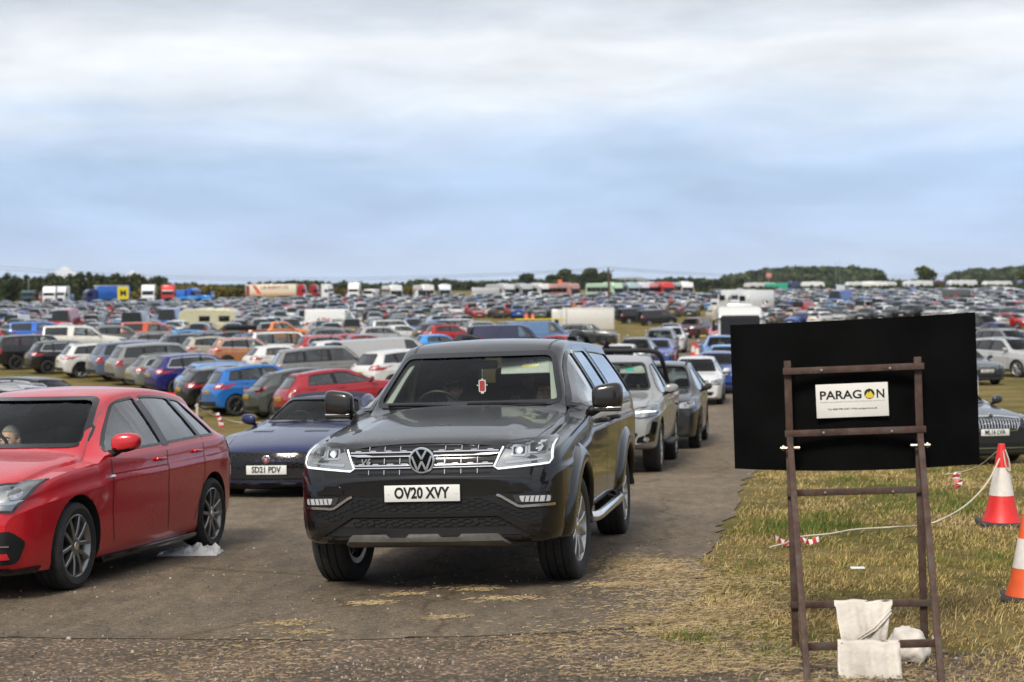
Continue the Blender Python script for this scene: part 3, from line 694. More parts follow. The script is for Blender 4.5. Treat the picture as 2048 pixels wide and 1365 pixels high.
    for fn, s_ in ((lambda t: t, 1), (mir, -1)):
        h = MB(); h.add(fn(panel(bvh, hp, 'F', .004, .01, .05)), LAMPD)
        h.add(fn(panel(bvh, offset(hp, -.02), 'F', .005, 0, .05)), mat('lamp_inner', (.34, .35, .36), .25, metal=.45))
        for cx, cz, w, hh in ((.765, .985, .062, .040), (.645, .968, .050, .036)):
            rp = rounded([(cx-w, cz-hh), (cx+w, cz-hh), (cx+w, cz+hh), (cx-w, cz+hh)], .02, 3)
            h.add(fn(panel(bvh, rp, 'F', .010, .006, .05, offset(rp, -.012))), LAMP); h.add(fn(panel(bvh, offset(rp, -.013), 'F', .007, 0, .05)), GLOSSB)
            h.add(fn(panel(bvh, circ(cx, cz, .026, 16), 'F', .012, .006, .05)), CHROME); h.add(fn(panel(bvh, circ(cx+.004, cz, .016, 14), 'F', .014, .004, .05)), DRL if cx < .7 else LAMP)
        h.add(fn(panel(bvh, rounded([(.56, .885), (.80, .905), (.80, .915), (.56, .905)], .004, 1), 'F', .010, .004, .05)), LAMP)
        hl = h.build('headlight', root, 40)
        d = MB(); d.add(fn(ribbon(bvh, drl, .0115, 'F', .014, .04)), DRL); d.build('running_light', hl, 40)
        one('lens', fn(panel(bvh, offset(hp, -.004), 'F', .020, .014, .06)), LENSC, hl)
    # bumper: honeycomb areas, loop, fog lamps, skid plate
    lo = [(-.82, .515), (-.60, .485), (-.46, .575), (.46, .575), (.60, .485), (.82, .515), (.845, .66), (.80, .685), (.52, .685), (.40, .672), (-.40, .672), (-.52, .685), (-.80, .685), (-.845, .66)]
    m = MB(); m.add(panel(bvh, rounded(lo, .02, 2), 'F', .004, .01, .05), BLACK)
    lgr = m.build('lower_grille', root, 40)
    def inside(x, z):
        x = abs(x)
        if x > .81 or z > .668: return False
        if x > .48 and z > .592+max(0, (.62-x))*.5: return False
        return z > (.58 if x < .46 else .58-(x-.46)*.64 if x < .60 else .495+.14*(x-.6))
    hexes(bvh, -.84, .84, .50, .68, inside).build('honeycomb', lgr, 40)
    m = MB(); l2 = [(-.60, .478), (.60, .478), (.50, .540), (-.50, .540)]; m.add(panel(bvh, rounded(l2, .02, 2), 'F', .003, .01, .06), DARKIN); ai = m.build('air_intake', root, 40)
    hexes(bvh, -.6, .6, .482, .55, lambda x, z: abs(x) < .60-(z-.478)*1.5 and .480 < z < .538).build('honeycomb', ai, 40)
    for sx in (-.36, .36): ai2 = MB().add(panel(bvh, circ(sx, .508, .016, 14), 'F', .018, .012, .05), BLACK).build('parking_sensor', ai, 40)
    loop = [(-.83, .40), (-.77, .385), (-.50, .545), (.50, .545), (.77, .385), (.83, .40), (.52, .572), (-.52, .572)]
    one('bumper_loop', panel(bvh, loop, 'F', .020, .022, .05), PAINT, root)
    chin = [(-.72, .365), (.72, .365), (.60, .465), (-.60, .465)]
    one('bumper_lip', panel(bvh, rounded(chin, .02), 'F', .006, .01, .06), BLACK, root)
    sk = [(-.60, .338), (-.50, .425), (-.26, .428), (-.235, .406), (-.125, .406), (-.10, .430), (.10, .430), (.125, .406), (.235, .406), (.26, .428), (.50, .425), (.60, .338)]
    one('skid_plate', panel(bvh, sk, 'F', .028, .03, .04), mat('skid_silver', (.17, .165, .155), .42, metal=.55, noise=.15, nscale=20), root)
    for fn in (lambda t: t, mir):
        fg = MB(); fp = [(.625, .625), (.845, .622), (.850, .672), (.60, .677)]
        fg.add(fn(panel(bvh, rounded(fp, .012, 2), 'F', .010, .008, .05)), LAMPD); fg.add(fn(panel(bvh, rounded([(.66, .630), (.838, .628), (.842, .667), (.645, .671)], .01, 2), 'F', .014, .004, .04)), LAMPG)
        for k in range(5): fg.add(fn(panel(bvh, [(.675+k*.032, .632), (.682+k*.032, .632), (.690+k*.032, .668), (.683+k*.032, .668)], 'F', .017, .003, .04)), LAMPD)
        fl = fg.build('fog_lamp', root, 40)
        one('fog_lamp_trim', fn(ribbon(bvh, [(.50, .684), (.528, .672), (.635, .606), (.66, .601), (.862, .609)], .017, 'F', .020, .04)), CHROME, fl)
        # upper lip of the bumper wing
        one('bumper_wing', fn(panel(bvh, rounded([(.56, .700), (.86, .695), (.885, .735), (.84, .762), (.60, .755)], .02), 'F', .016, .02, .05)), PAINT, root)
    plate_obj(root, 'OV20 XVY', bvh.ray_cast(Vector((0, -9, .70)), Vector((0, 1, 0)))[0].y-.022, .704)
    # arches
    for s in (sp.fo, sp.fo+sp.wb):
        ri = sp.r+sp.arch-.012; c = (Y(s), sp.r+.01)
        for fn in (lambda t: t, mir):
            N = 34; v = []; f = []
            for k in range(N):
                a = R(-30+240*k/(N-1)); rows = ((ri, .0, .0), (ri, .036, 0), (ri+.010, .046, 0), (ri+.075, .040, 0), (ri+.13, .012, 0), (ri+.15, -.012, 0))
                for rr, dx, _ in rows:
                    y, z = c[0]+rr*math.cos(a), c[1]+rr*math.sin(a); z = max(z, .36 if s < 2 else .42)
                    h = bvh.ray_cast(Vector((4, min(max(y, Y(.16)), Y(5.2)), z)), Vector((-1, 0, 0)))[0]; x = (h.x if h else .93)
                    hx = bvh.ray_cast(Vector((4, c[0]+(ri+.16)*math.cos(a) if abs(math.cos(a)) > .2 else y, max(z, c[1]+.2))), Vector((-1, 0, 0)))[0]
                    v.append((x+dx, y, z))
            for k in range(N-1):
                for j in range(5): f.append((k*6+j, k*6+j+1, (k+1)*6+j+1, (k+1)*6+j))
            one('wheel_arch', fn((v, f)), PAINT, root, 60)
    # side bars, mirrors, handles, rails
    for sg in (1, -1):
        one('side_bar', tube([(sg*.86, Y(1.50), .40), (sg*.955, Y(1.58), .385), (sg*.975, Y(1.75), .385), (sg*.975, Y(3.20), .395), (sg*.95, Y(3.36), .40), (sg*.86, Y(3.42), .42)], .040, 12), CHROME, root)
        for s in (2.20, 3.02):
            zz = 1.09; hit = bvh.ray_cast(Vector((4, Y(s+.14), zz)), Vector((-1, 0, 0)))[0].x
            m = MB(); m.add(tube([(sg*(hit-.01), Y(s+.03), zz), (sg*(hit+.04), Y(s+.06), zz+.004), (sg*(hit+.045), Y(s+.19), zz+.004), (sg*(hit-.01), Y(s+.22), zz)], .017, 8, flat=1.1), BLACK)
            m.build('door_handle', root, 40)
        pts = [(sg*.53, Y(s), sp.T(s)-.03+dz) for s, dz in ((3.72, .0), (3.86, .075), (4.2, .09), (4.7, .08), (4.95, .0))]
        one('roof_rail', tube(pts, [.05, .030, .028, .028, .04], 8), BLACK, root)
        m = MB(); v = []; f = []; nu, nv = 28, 16; pw = lambda t, e: math.copysign(abs(t)**e, t)
        for j in range(nv+1):
            for i in range(nu):
                a, b = 2*math.pi*i/nu, -math.pi/2+math.pi*j/nv; x, yy, zz = pw(math.cos(a), .5)*pw(math.cos(b), .5), pw(math.sin(a), .62)*pw(math.cos(b), .5), pw(math.sin(b), .5)
                v.append(Vector((.118*x, (.085 if yy < 0 else .045)*yy+.014*x, .100*zz*(1+.10*x)+.006*x)))
        for j in range(nv):
            for i in range(nu): f.append((j*nu+i, j*nu+(i+1) % nu, (j+1)*nu+(i+1) % nu, (j+1)*nu+i))
        m.add((v, f), PAINT); m.add(box((.0, .044, .0), (.15, .004, .11), .01), CHROME)
        m.add(move(box((0, 0, 0), (.20, .120, .016), .007), (.004, -.012, -.086)), CHROME); m.add(move(box((0, 0, 0), (.205, .115, .022), .01), (.0, -.008, -.104)), BLACK)
        m.add(tube([(-.06, .01, -.08), (-.12, .02, -.105), (-.20, .02, -.13)], [.034, .042, .055], 10), BLACK)
        if sg < 0: m.v = [(-p[0], p[1], p[2]) for p in m.v]; m.f = [q[::-1] for q in m.f]
        m.build('door_mirror', root, 45, (sg*1.065, Y(1.74), 1.29))
    # wipers
    for x0, x1 in ((-.10, -.62), (.62, .02)):
        p0 = bvh.ray_cast(Vector((x0, -9, 1.262)), Vector((0, 1, 0)))[0]; p1 = bvh.ray_cast(Vector((x1, -9, 1.268)), Vector((0, 1, 0)))[0]
        one('wiper', tube([p0+Vector((0, -.02, -.01)), (p0+p1)/2+Vector((0, -.035, .0)), p1+Vector((0, -.022, 0))], .009, 6), BLACK, root)
    # cabin
    m = MB(); m.add(box((0, Y(1.95), 1.12), (1.56, .62, .20), .08), DASH); m.add(box((-.39, Y(2.02), 1.225), (.40, .30, .085), .04), DASH); m.build('dashboard', root, 40)
    m = MB(); c = (-.39, Y(2.33), 1.185); m.add(tube(wheel_rim_path(c, .19, R(-66)), .017, 8), BLACK); m.add(box(c, (.12, .06, .10), .03), BLACK)
    m.add(box((c[0], c[1], c[2]), (.34, .03, .035), .01), BLACK); m.build('steering_wheel', root, 40)
    sm = seat_mesh(.50).me('seat')
    for x, s in ((-.39, 2.75), (.39, 2.75), (-.36, 3.02+.0), (.36, 3.02)):
        if s > 3: continue
        o = bpy.data.objects.new('seat', sm); COL.objects.link(o); o.parent = root; o.location = (x, Y(s), .60)
    m = MB(); m.add(box((0, Y(3.30), .82), (1.36, .45, .18), .06), SEAT); m.add(box((0, Y(3.47), 1.10), (1.36, .14, .62), .06), SEAT)
    for x in (-.42, 0, .42): m.add(box((x, Y(3.48), 1.46), (.26, .09, .16), .04), SEAT)
    m.build('rear_bench', root, 40)
    # pale inner pillars, visor with its notice, mirror, grab handle
    for sg in (1, -1):
        one('pillar_liner', tube([(sg*.665, Y(1.70), 1.26), (sg*.615, Y(2.02), 1.465), (sg*.56, Y(2.26), 1.62)], [.035, .035, .033], 8, flat=.6), LINER, root)
        one('pillar_liner', tube([(sg*.72, Y(2.62), 1.2), (sg*.68, Y(2.64), 1.45), (sg*.62, Y(2.66), 1.68)], .04, 8, flat=.7), LINER, root)
    one('header_liner', box((0, Y(2.36), 1.645), (1.10, .12, .025), .01), LINER, root)
    one('grab_handle', tube([(.645, Y(2.02), 1.45), (.60, Y(1.99), 1.43), (.61, Y(1.95), 1.385), (.665, Y(1.92), 1.36)], .013, 8), LINER, root)
    vm = MB(); vm.add(move(box((0, 0, 0), (.42, .018, .155), .03), (0, 0, 0)), mat('visor_cloth', (.42, .46, .42), .7, noise=.08, nscale=30)); vis = vm.build('sun_visor', root, 50, (.375, Y(2.165), 1.555), (R(-18), 0, 0))
    n = MB(); n.add(box((.03, -.0105, .015), (.135, .002, .052), 0), WHITE); n.add(box((.03, -.0107, -.016), (.135, .002, .013), 0), mat('notice_yellow', (.65, .58, .02), .5)); n.add(move(panel(bvh, circ(0, 0, .1, 4), 'F'), (0, 0, 0)), WHITE) if False else None
    v, f = lathe([(.020, 0), (.016, 0)], 20, 'Y'); n.add(move((v, f[:-2]), (.073, -.0125, .017)), INK); n.add(move(box((0, 0, 0), (.034, .001, .004), 0), (.073, -.0125, .017), Matrix.Rotation(R(45), 4, 'Y')), INK)
    for dx, dz, w in ((-.025, .02, .012), (.0, .014, .02), (.018, .021, .012), (.034, .013, .008), (-.028, .004, .006)): n.add(box((dx, -.0122, dz), (w, .001, .007), 0), INK)
    n.build('visor_notice', vis, 0)
    m = MB(); m.add(box((0, 0, 0), (.26, .03, .07), .02), BLACK); m.add(tube([(0, .0, .03), (0, -.05, .10)], .03, 8), BLACK); m.build('interior_mirror', root, 40, (0, Y(2.20), 1.565))
    BV['pickup'] = (bvh, sp)
    add_wheels(root, sp, (5, .05), ALLOY, 64, R(-4), rim=.262, track=.945)
    return root, sp
# ---------------------------------------------------------------- sky, sun, exposure
SUN_EL, SUN_AZ = 43, 200     # azimuth clockwise from +Y
W = bpy.data.worlds.new('World'); SC.world = W; W.use_nodes = True
def build_world():
    N, L = W.node_tree.nodes, W.node_tree.links; N.clear()
    out = N.new('ShaderNodeOutputWorld')
    sky = N.new('ShaderNodeTexSky'); sky.sky_type = 'NISHITA'; sky.sun_disc = False; sky.sun_elevation = R(SUN_EL); sky.sun_rotation = R(SUN_AZ); sky.dust_density = 2; sky.air_density = 1.2
    b1 = N.new('ShaderNodeBackground'); b1.inputs[1].default_value = .07; L.new(sky.outputs[0], b1.inputs[0])
    tc = N.new('ShaderNodeTexCoord'); sp = N.new('ShaderNodeSeparateXYZ'); L.new(tc.outputs['Generated'], sp.inputs[0])
    def math_(op, a, b=None, c=None, clamp=False):
        n = N.new('ShaderNodeMath'); n.operation = op; n.use_clamp = clamp
        for i, x in enumerate((a, b, c)):
            if x is None: continue
            if isinstance(x, (int, float)): n.inputs[i].default_value = x
            else: L.new(x, n.inputs[i])
        return n.outputs[0]
    def noise(sx, sy, sz, scale, detail, rough=.55, off=(0, 0, 0), dist=0.):
        m = N.new('ShaderNodeMapping'); m.inputs['Scale'].default_value = (sx, sy, sz); m.inputs['Location'].default_value = off; L.new(tc.outputs['Generated'], m.inputs[0])
        n = N.new('ShaderNodeTexNoise'); n.inputs['Scale'].default_value = scale; n.inputs['Detail'].default_value = detail; n.inputs['Roughness'].default_value = rough; n.inputs['Distortion'].default_value = dist
        L.new(m.outputs[0], n.inputs['Vector']); return n.outputs['Fac']
    z = sp.outputs['Z']
    n1 = noise(1, 1, 5.5, 4.2, 6, .52, (3.1, 0, .4), .3); n2 = noise(1, 1, 4, 14, 6, .6, (7, 2, 1), .4)
    warp = math_('MULTIPLY_ADD', n1, .075, -.0375); w2 = math_('MULTIPLY_ADD', n2, .020, -.010)
    zz = math_('ADD', math_('ADD', z, warp), w2)
    cr = N.new('ShaderNodeValToRGB'); el = cr.color_ramp.elements
    stops = [(0., (.44, .555, .74)), (.03, (.39, .515, .73)), (.055, (.345, .47, .665)), (.075, (.36, .485, .665)), (.092, (.45, .55, .71)), (.112, (.58, .635, .71)), (.130, (.665, .69, .73)), (.148, (.66, .68, .715)), (.170, (.50, .54, .60)), (.20, (.43, .475, .54)), (.31, (.54, .575, .63)), (1., (.60, .62, .66))]
    k = 2.5
    el[0].position = 0; el[0].color = (*stops[0][1], 1); el[1].position = 1; el[1].color = (*stops[-1][1], 1)
    for p, c in stops[1:-1]:
        e = el.new(min(.999, p*k)); e.color = (*c, 1)
    zs = math_('MULTIPLY', zz, k, None, True); L.new(zs, cr.inputs[0])
    # wisps: brighter and darker streaks across the deck
    n3 = noise(1, 1, 4.2, 8, 9, .6, (1.3, 5, 2.), .35)
    st = N.new('ShaderNodeMapRange'); st.inputs[1].default_value = .3; st.inputs[2].default_value = .72; st.inputs[3].default_value = .86; st.inputs[4].default_value = 1.12; L.new(n3, st.inputs[0])
    sc_ = N.new('ShaderNodeVectorMath'); sc_.operation = 'SCALE'; L.new(cr.outputs[0], sc_.inputs[0]); L.new(st.outputs[0], sc_.inputs['Scale'])
    b2 = N.new('ShaderNodeBackground'); b2.inputs[1].default_value = .95; L.new(sc_.outputs[0], b2.inputs[0])
    mx = N.new('ShaderNodeMixShader'); mx.inputs[0].default_value = .93; L.new(b1.outputs[0], mx.inputs[1]); L.new(b2.outputs[0], mx.inputs[2]); L.new(mx.outputs[0], out.inputs[0])
build_world()
sl = bpy.data.lights.new('sun', 'SUN'); so = bpy.data.objects.new('sun', sl); COL.objects.link(so)
sl.energy = 2.7; sl.angle = R(15); sl.color = (1, .93, .82)
_a, _e = R(SUN_AZ), R(SUN_EL)
so.rotation_euler = Vector((math.sin(_a)*math.cos(_e), math.cos(_a)*math.cos(_e), math.sin(_e))).to_track_quat('Z', 'Y').to_euler()
SC.view_settings.view_transform = 'Standard'; SC.view_settings.look = 'None'; SC.view_settings.exposure = .60; SC.view_settings.gamma = 1
SC.render.engine = 'CYCLES'; SC.cycles.use_denoising = True; SC.cycles.max_bounces = 8; SC.cycles.transparent_max_bounces = 16; SC.cycles.caustics_reflective = False; SC.cycles.caustics_refractive = False
SC.cycles.sample_clamp_indirect = 6
# ---------------------------------------------------------------- ground
def grid_mesh(xs, ys, fn=gz):
    v = [(x, y, fn(x, y)) for y in ys for x in xs]; n = len(xs)
    f = [(j*n+i, j*n+i+1, (j+1)*n+i+1, (j+1)*n+i) for j in range(len(ys)-1) for i in range(n-1)]
    return v, f
def geo(a, b, d, k):
    out = [a]
    while out[-1] < b: out.append(out[-1]+d); d *= k
    out[-1] = b; return out
def ground_mat():
    m, N, L, b = nt('field_grass'); geo_ = N.new('ShaderNodeNewGeometry')
    def noise(s, d=5, r=.6, off=0):
        mp = N.new('ShaderNodeMapping'); mp.inputs['Location'].default_value = (off, off*.7, 0); L.new(geo_.outputs['Position'], mp.inputs[0])
        n = N.new('ShaderNodeTexNoise'); n.inputs['Scale'].default_value = s; n.inputs['Detail'].default_value = d; n.inputs['Roughness'].default_value = r; L.new(mp.outputs[0], n.inputs['Vector']); return n.outputs['Fac']
    def ramp(f, st):
        c = N.new('ShaderNodeValToRGB'); e = c.color_ramp.elements; e[0].position, e[0].color = st[0][0], (*st[0][1], 1); e[1].position, e[1].color = st[-1][0], (*st[-1][1], 1)
        for p, q in st[1:-1]: x = e.new(p); x.color = (*q, 1)
        L.new(f, c.inputs[0]); return c.outputs[0]
    a = ramp(noise(.45, 8, .62), [(.30, (.080, .082, .020)), (.46, (.145, .120, .038)), (.56, (.20, .15, .06)), (.72, (.26, .19, .08))])
    c = ramp(noise(9, 6, .7, 3), [(.3, (.45, .45, .45)), (.7, (1.35, 1.35, 1.3))])
    mx = N.new('ShaderNodeMix'); mx.data_type = 'RGBA'; mx.blend_type = 'MULTIPLY'; mx.inputs[0].default_value = 1; L.new(a, mx.inputs[6]); L.new(c, mx.inputs[7]); L.new(mx.outputs[2], b.inputs['Base Color'])
    b.inputs['Roughness'].default_value = .95; b.inputs['Specular IOR Level'].default_value = .1
    bp = N.new('ShaderNodeBump'); bp.inputs['Strength'].default_value = .8; bp.inputs['Distance'].default_value = .05; L.new(noise(30, 4, .7, 9), bp.inputs['Height']); L.new(bp.outputs[0], b.inputs['Normal'])
    MATS['field_grass'] = m; return m
FIELD = ground_mat()
_half = geo(0, 9000, .6, 1.13); xs = [-x for x in _half[:0:-1]]+_half
ys = [-30, -20, -12, -6, -3]+list(np.arange(0, 60, 1.0))+geo(60, 15000, 1.4, 1.09)
gro = one('ground', grid_mesh(xs, [float(y) for y in ys]), FIELD, None, 180); gro['kind'] = 'structure'
def asphalt_mat():
    m, N, L, b = nt('asphalt'); geo_ = N.new('ShaderNodeNewGeometry')
    def noise(s, d=5, r=.6, off=0, sc=(1, 1, 1)):
        mp = N.new('ShaderNodeMapping'); mp.inputs['Location'].default_value = (off, off*.7, 0); mp.inputs['Scale'].default_value = sc; L.new(geo_.outputs['Position'], mp.inputs[0])
        n = N.new('ShaderNodeTexNoise'); n.inputs['Scale'].default_value = s; n.inputs['Detail'].default_value = d; n.inputs['Roughness'].default_value = r; L.new(mp.outputs[0], n.inputs['Vector']); return n.outputs['Fac']
    def ramp(f, st):
        c = N.new('ShaderNodeValToRGB'); e = c.color_ramp.elements; e[0].position, e[0].color = st[0][0], (*st[0][1], 1); e[1].position, e[1].color = st[-1][0], (*st[-1][1], 1)
        for p, q in st[1:-1]: x = e.new(p); x.color = (*q, 1)
        L.new(f, c.inputs[0]); return c.outputs[0]
    def mul(a, c, k=1.):
        mx = N.new('ShaderNodeMix'); mx.data_type = 'RGBA'; mx.blend_type = 'MULTIPLY'; mx.inputs[0].default_value = k; L.new(a, mx.inputs[6]); L.new(c, mx.inputs[7]); return mx.outputs[2]
    a = ramp(noise(.5, 7, .6), [(.3, (.098, .080, .060)), (.55, (.134, .109, .081)), (.75, (.170, .139, .103))])
    g = ramp(noise(110, 3, .75, 5), [(.30, (.35, .35, .35)), (.52, (1, 1, 1)), (.72, (2.3, 2.2, 2.0))])
    a = mul(a, ramp(noise(24, 3, .7, 6), [(.32, (.70, .70, .70)), (.5, (1, 1, 1)), (.70, (1.38, 1.34, 1.28))]))
    s = ramp(noise(6, 6, .65, 2, (1, .35, 1)), [(.35, (.72, .72, .72)), (.65, (1.12, 1.1, 1.08))])
    vo = N.new('ShaderNodeTexVoronoi'); vo.inputs['Scale'].default_value = 38; L.new(geo_.outputs['Position'], vo.inputs['Vector'])
    vc = ramp(vo.outputs['Distance'], [(.06, (2.2, 2.0, 1.8)), (.16, (1, 1, 1))])
    mpv = N.new('ShaderNodeMapping'); mpv.inputs['Scale'].default_value = (.42, .26, 1); wv = N.new('ShaderNodeVectorMath'); wv.operation = 'MULTIPLY_ADD'; nz = N.new('ShaderNodeTexNoise'); nz.inputs['Scale'].default_value = 1.6; nz.inputs['Detail'].default_value = 6
    L.new(geo_.outputs['Position'], nz.inputs['Vector']); L.new(nz.outputs['Color'], wv.inputs[0]); wv.inputs[1].default_value = (.9, .9, 0); L.new(geo_.outputs['Position'], wv.inputs[2]); L.new(wv.outputs[0], mpv.inputs[0])
    v2 = N.new('ShaderNodeTexVoronoi'); v2.feature = 'DISTANCE_TO_EDGE'; v2.inputs['Scale'].default_value = 1.; L.new(mpv.outputs[0], v2.inputs['Vector'])
    ck = ramp(v2.outputs['Distance'], [(.0, (.62, .60, .58)), (.006, (.88, .86, .83)), (.016, (1.06, 1.04, 1.0)), (.05, (1, 1, 1))])
    tr = ramp(noise(.35, 4, .5, 7, (1, .12, 1)), [(.35, (.86, .86, .87)), (.62, (1.14, 1.12, 1.08))])
    L.new(mul(mul(mul(mul(mul(a, g), s), vc, .35), ck), tr), b.inputs['Base Color']); b.inputs['Roughness'].default_value = .88; b.inputs['Specular IOR Level'].default_value = .25
    bp = N.new('ShaderNodeBump'); bp.inputs['Strength'].default_value = .55; bp.inputs['Distance'].default_value = .012; L.new(noise(85, 4, .7, 1), bp.inputs['Height']); L.new(bp.outputs[0], b.inputs['Normal'])
    MATS['asphalt'] = m; return m
ASPH = asphalt_mat()
def sheet(name, poly, m, off, step, kind='structure'):
    v, f, e = polymesh(poly, step); return tag(one(name, ([(x, y, gz(x, y)+off) for x, y in v], f), m, None, 180), None, None, None, kind)
def jag(pts, amp, n=6, seed=1):
    rn = random.Random(seed); out = []
    for a, b in zip(pts[:-1], pts[1:]):
        for k in range(n):
            t = k/n; out.append((a[0]+(b[0]-a[0])*t+rn.uniform(-amp, amp), a[1]+(b[1]-a[1])*t+rn.uniform(-amp, amp)*.5))
    out.append(pts[-1]); return out
def gp(px, py): q = onground(px, py); return (q.x, q.y)
EDGE_R = [gp(1270, 1262), gp(1385, 1200), gp(1400, 1120), gp(1452, 1045), gp(1500, 955), gp(1545, 880)]
q_ = EDGE_R[-1]; EDGE_R += [(q_[0]+.165*d, q_[1]+d) for d in (12, 30, 60, 95, 130)]
_rr = jag(EDGE_R, .09, 12, 3)
def left_edge(y): return -4.9+.155*(y-19.6)
_ll = [(left_edge(y), y) for y in (170, 120, 90, 70, 55, 40, 30, 24, 19, 15)]+[(-6.6, 12), (-9.5, 10), (-12, 9)]
_front = [gp(-150, 1277), gp(100, 1280), gp(400, 1282), gp(640, 1284), gp(900, 1277), gp(1100, 1271)]
road = sheet('road', jag(_front, .05, 22, 9)[:-1]+[_front[-1]]+_rr+_ll, ASPH, .010, .9)
def rough_mat():
    m, N, L, b = nt('worn_concrete'); g = N.new('ShaderNodeNewGeometry')
    def noise(s, d=5, r=.6, off=0):
        mp = N.new('ShaderNodeMapping'); mp.inputs['Location'].default_value = (off, off*.7, 0); L.new(g.outputs['Position'], mp.inputs[0])
        n = N.new('ShaderNodeTexNoise'); n.inputs['Scale'].default_value = s; n.inputs['Detail'].default_value = d; n.inputs['Roughness'].default_value = r; L.new(mp.outputs[0], n.inputs['Vector']); return n.outputs['Fac']
    def ramp(f, st):
        c = N.new('ShaderNodeValToRGB'); e = c.color_ramp.elements; e[0].position, e[0].color = st[0][0], (*st[0][1], 1); e[1].position, e[1].color = st[-1][0], (*st[-1][1], 1)
        for p, q in st[1:-1]: x = e.new(p); x.color = (*q, 1)
        L.new(f, c.inputs[0]); return c.outputs[0]
    a = ramp(noise(1.1, 8, .65, 4), [(.3, (.100, .082, .062)), (.5, (.142, .116, .088)), (.7, (.190, .154, .116))])
    vo = N.new('ShaderNodeTexVoronoi'); vo.inputs['Scale'].default_value = 55; L.new(g.outputs['Position'], vo.inputs['Vector'])
    sx = N.new('ShaderNodeSeparateColor'); L.new(vo.outputs['Color'], sx.inputs[0])
    st = ramp(sx.outputs[0], [(.0, (.55, .53, .50)), (.5, (.88, .86, .84)), (.8, (1.15, 1.08, 1.05)), (.93, (2.4, 1.95, 1.75)), (1., (3.2, 2.8, 2.6))])
    mx = N.new('ShaderNodeMix'); mx.data_type = 'RGBA'; mx.blend_type = 'MULTIPLY'; mx.inputs[0].default_value = 1; L.new(a, mx.inputs[6]); L.new(st, mx.inputs[7]); L.new(mx.outputs[2], b.inputs['Base Color'])
    b.inputs['Roughness'].default_value = .95; b.inputs['Specular IOR Level'].default_value = .15
    bp = N.new('ShaderNodeBump'); bp.inputs['Strength'].default_value = .9; bp.inputs['Distance'].default_value = .02; L.new(noise(60, 5, .75, 2), bp.inputs['Height']); L.new(bp.outputs[0], b.inputs['Normal'])
    MATS['worn_concrete'] = m; return m
apron = sheet('rough_ground', [(-12, 3), (9, 3), (9, 6), gp(1900, 1345), gp(1640, 1300), gp(1480, 1280), gp(1385, 1240), gp(1270, 1262)]+[gp(1100, 1271)]+_front[::-1][1:]+[(-12, 7.6)], rough_mat(), .006, .5)
# ---------------------------------------------------------------- grass blades, straw
def blades(name, pts, mats_, label=None):
    """pts: (x, y, height, lean_x, lean_y, width, material index)"""
    P = np.array(pts); n = len(P); rng = np.random.default_rng(5); a = rng.uniform(0, 6.283, n); z = np.array([gz(x, y) for x, y in P[:, :2]])
    w = P[:, 5]/2; dx, dy = np.cos(a)*w, np.sin(a)*w; V = np.zeros((n, 5, 3))
    V[:, 0] = np.stack([P[:, 0]-dx, P[:, 1]-dy, z-.005], 1); V[:, 1] = np.stack([P[:, 0]+dx, P[:, 1]+dy, z-.005], 1)
    V[:, 2] = np.stack([P[:, 0]+dx*.8+P[:, 3]*.4, P[:, 1]+dy*.8+P[:, 4]*.4, z+P[:, 2]*.62], 1); V[:, 3] = np.stack([P[:, 0]-dx*.8+P[:, 3]*.4, P[:, 1]-dy*.8+P[:, 4]*.4, z+P[:, 2]*.62], 1)
    V[:, 4] = np.stack([P[:, 0]+P[:, 3], P[:, 1]+P[:, 4], z+P[:, 2]], 1)
    me = bpy.data.meshes.new(name); me.vertices.add(n*5); me.vertices.foreach_set('co', V.ravel())
    idx = np.arange(n)[:, None]*5; lo = np.concatenate([idx+np.array([0, 1, 2, 3]), idx+np.array([3, 2, 4])], 1).ravel()
    me.loops.add(n*7); me.loops.foreach_set('vertex_index', lo.astype(np.int32)); me.polygons.add(n*2)
    st = (np.arange(n)[:, None]*7+np.array([0, 4])).ravel(); me.polygons.foreach_set('loop_start', st.astype(np.int32)); me.polygons.foreach_set('material_index', np.repeat(P[:, 6], 2).astype(np.int32))
    for m in mats_: me.materials.append(m)
    me.update(calc_edges=True); me.validate(); o = bpy.data.objects.new(name, me); COL.objects.link(o); o['kind'] = 'stuff'
    if label: tag(o, label, 'grass')
    return o
def leafm(n, c): return mat(n, c, .75, noise=.25, nscale=3, spec=.2)
GM = [leafm('blade_green', (.075, .105, .018)), leafm('blade_olive', (.19, .17, .045)), leafm('blade_straw', (.36, .265, .105)), leafm('blade_pale', (.42, .33, .16)), leafm('blade_brown', (.15, .10, .045))]
def noise2(x, y, s, o=0):
    from mathutils import noise as nz
    return nz.fractal(Vector((x*s+o, y*s-o, o*.37)), 1., 2., 4)
def in_poly(x, y, poly):
    c = False; n = len(poly); j = n-1
    for i in range(n):
        if (poly[i][1] > y) != (poly[j][1] > y) and x < (poly[j][0]-poly[i][0])*(y-poly[i][1])/(poly[j][1]-poly[i][1])+poly[i][0]: c = not c
        j = i
    return c
_edge = cv(sorted([(y, x) for x, y in EDGE_R]))
def edge_x(y):
    return _edge(y)
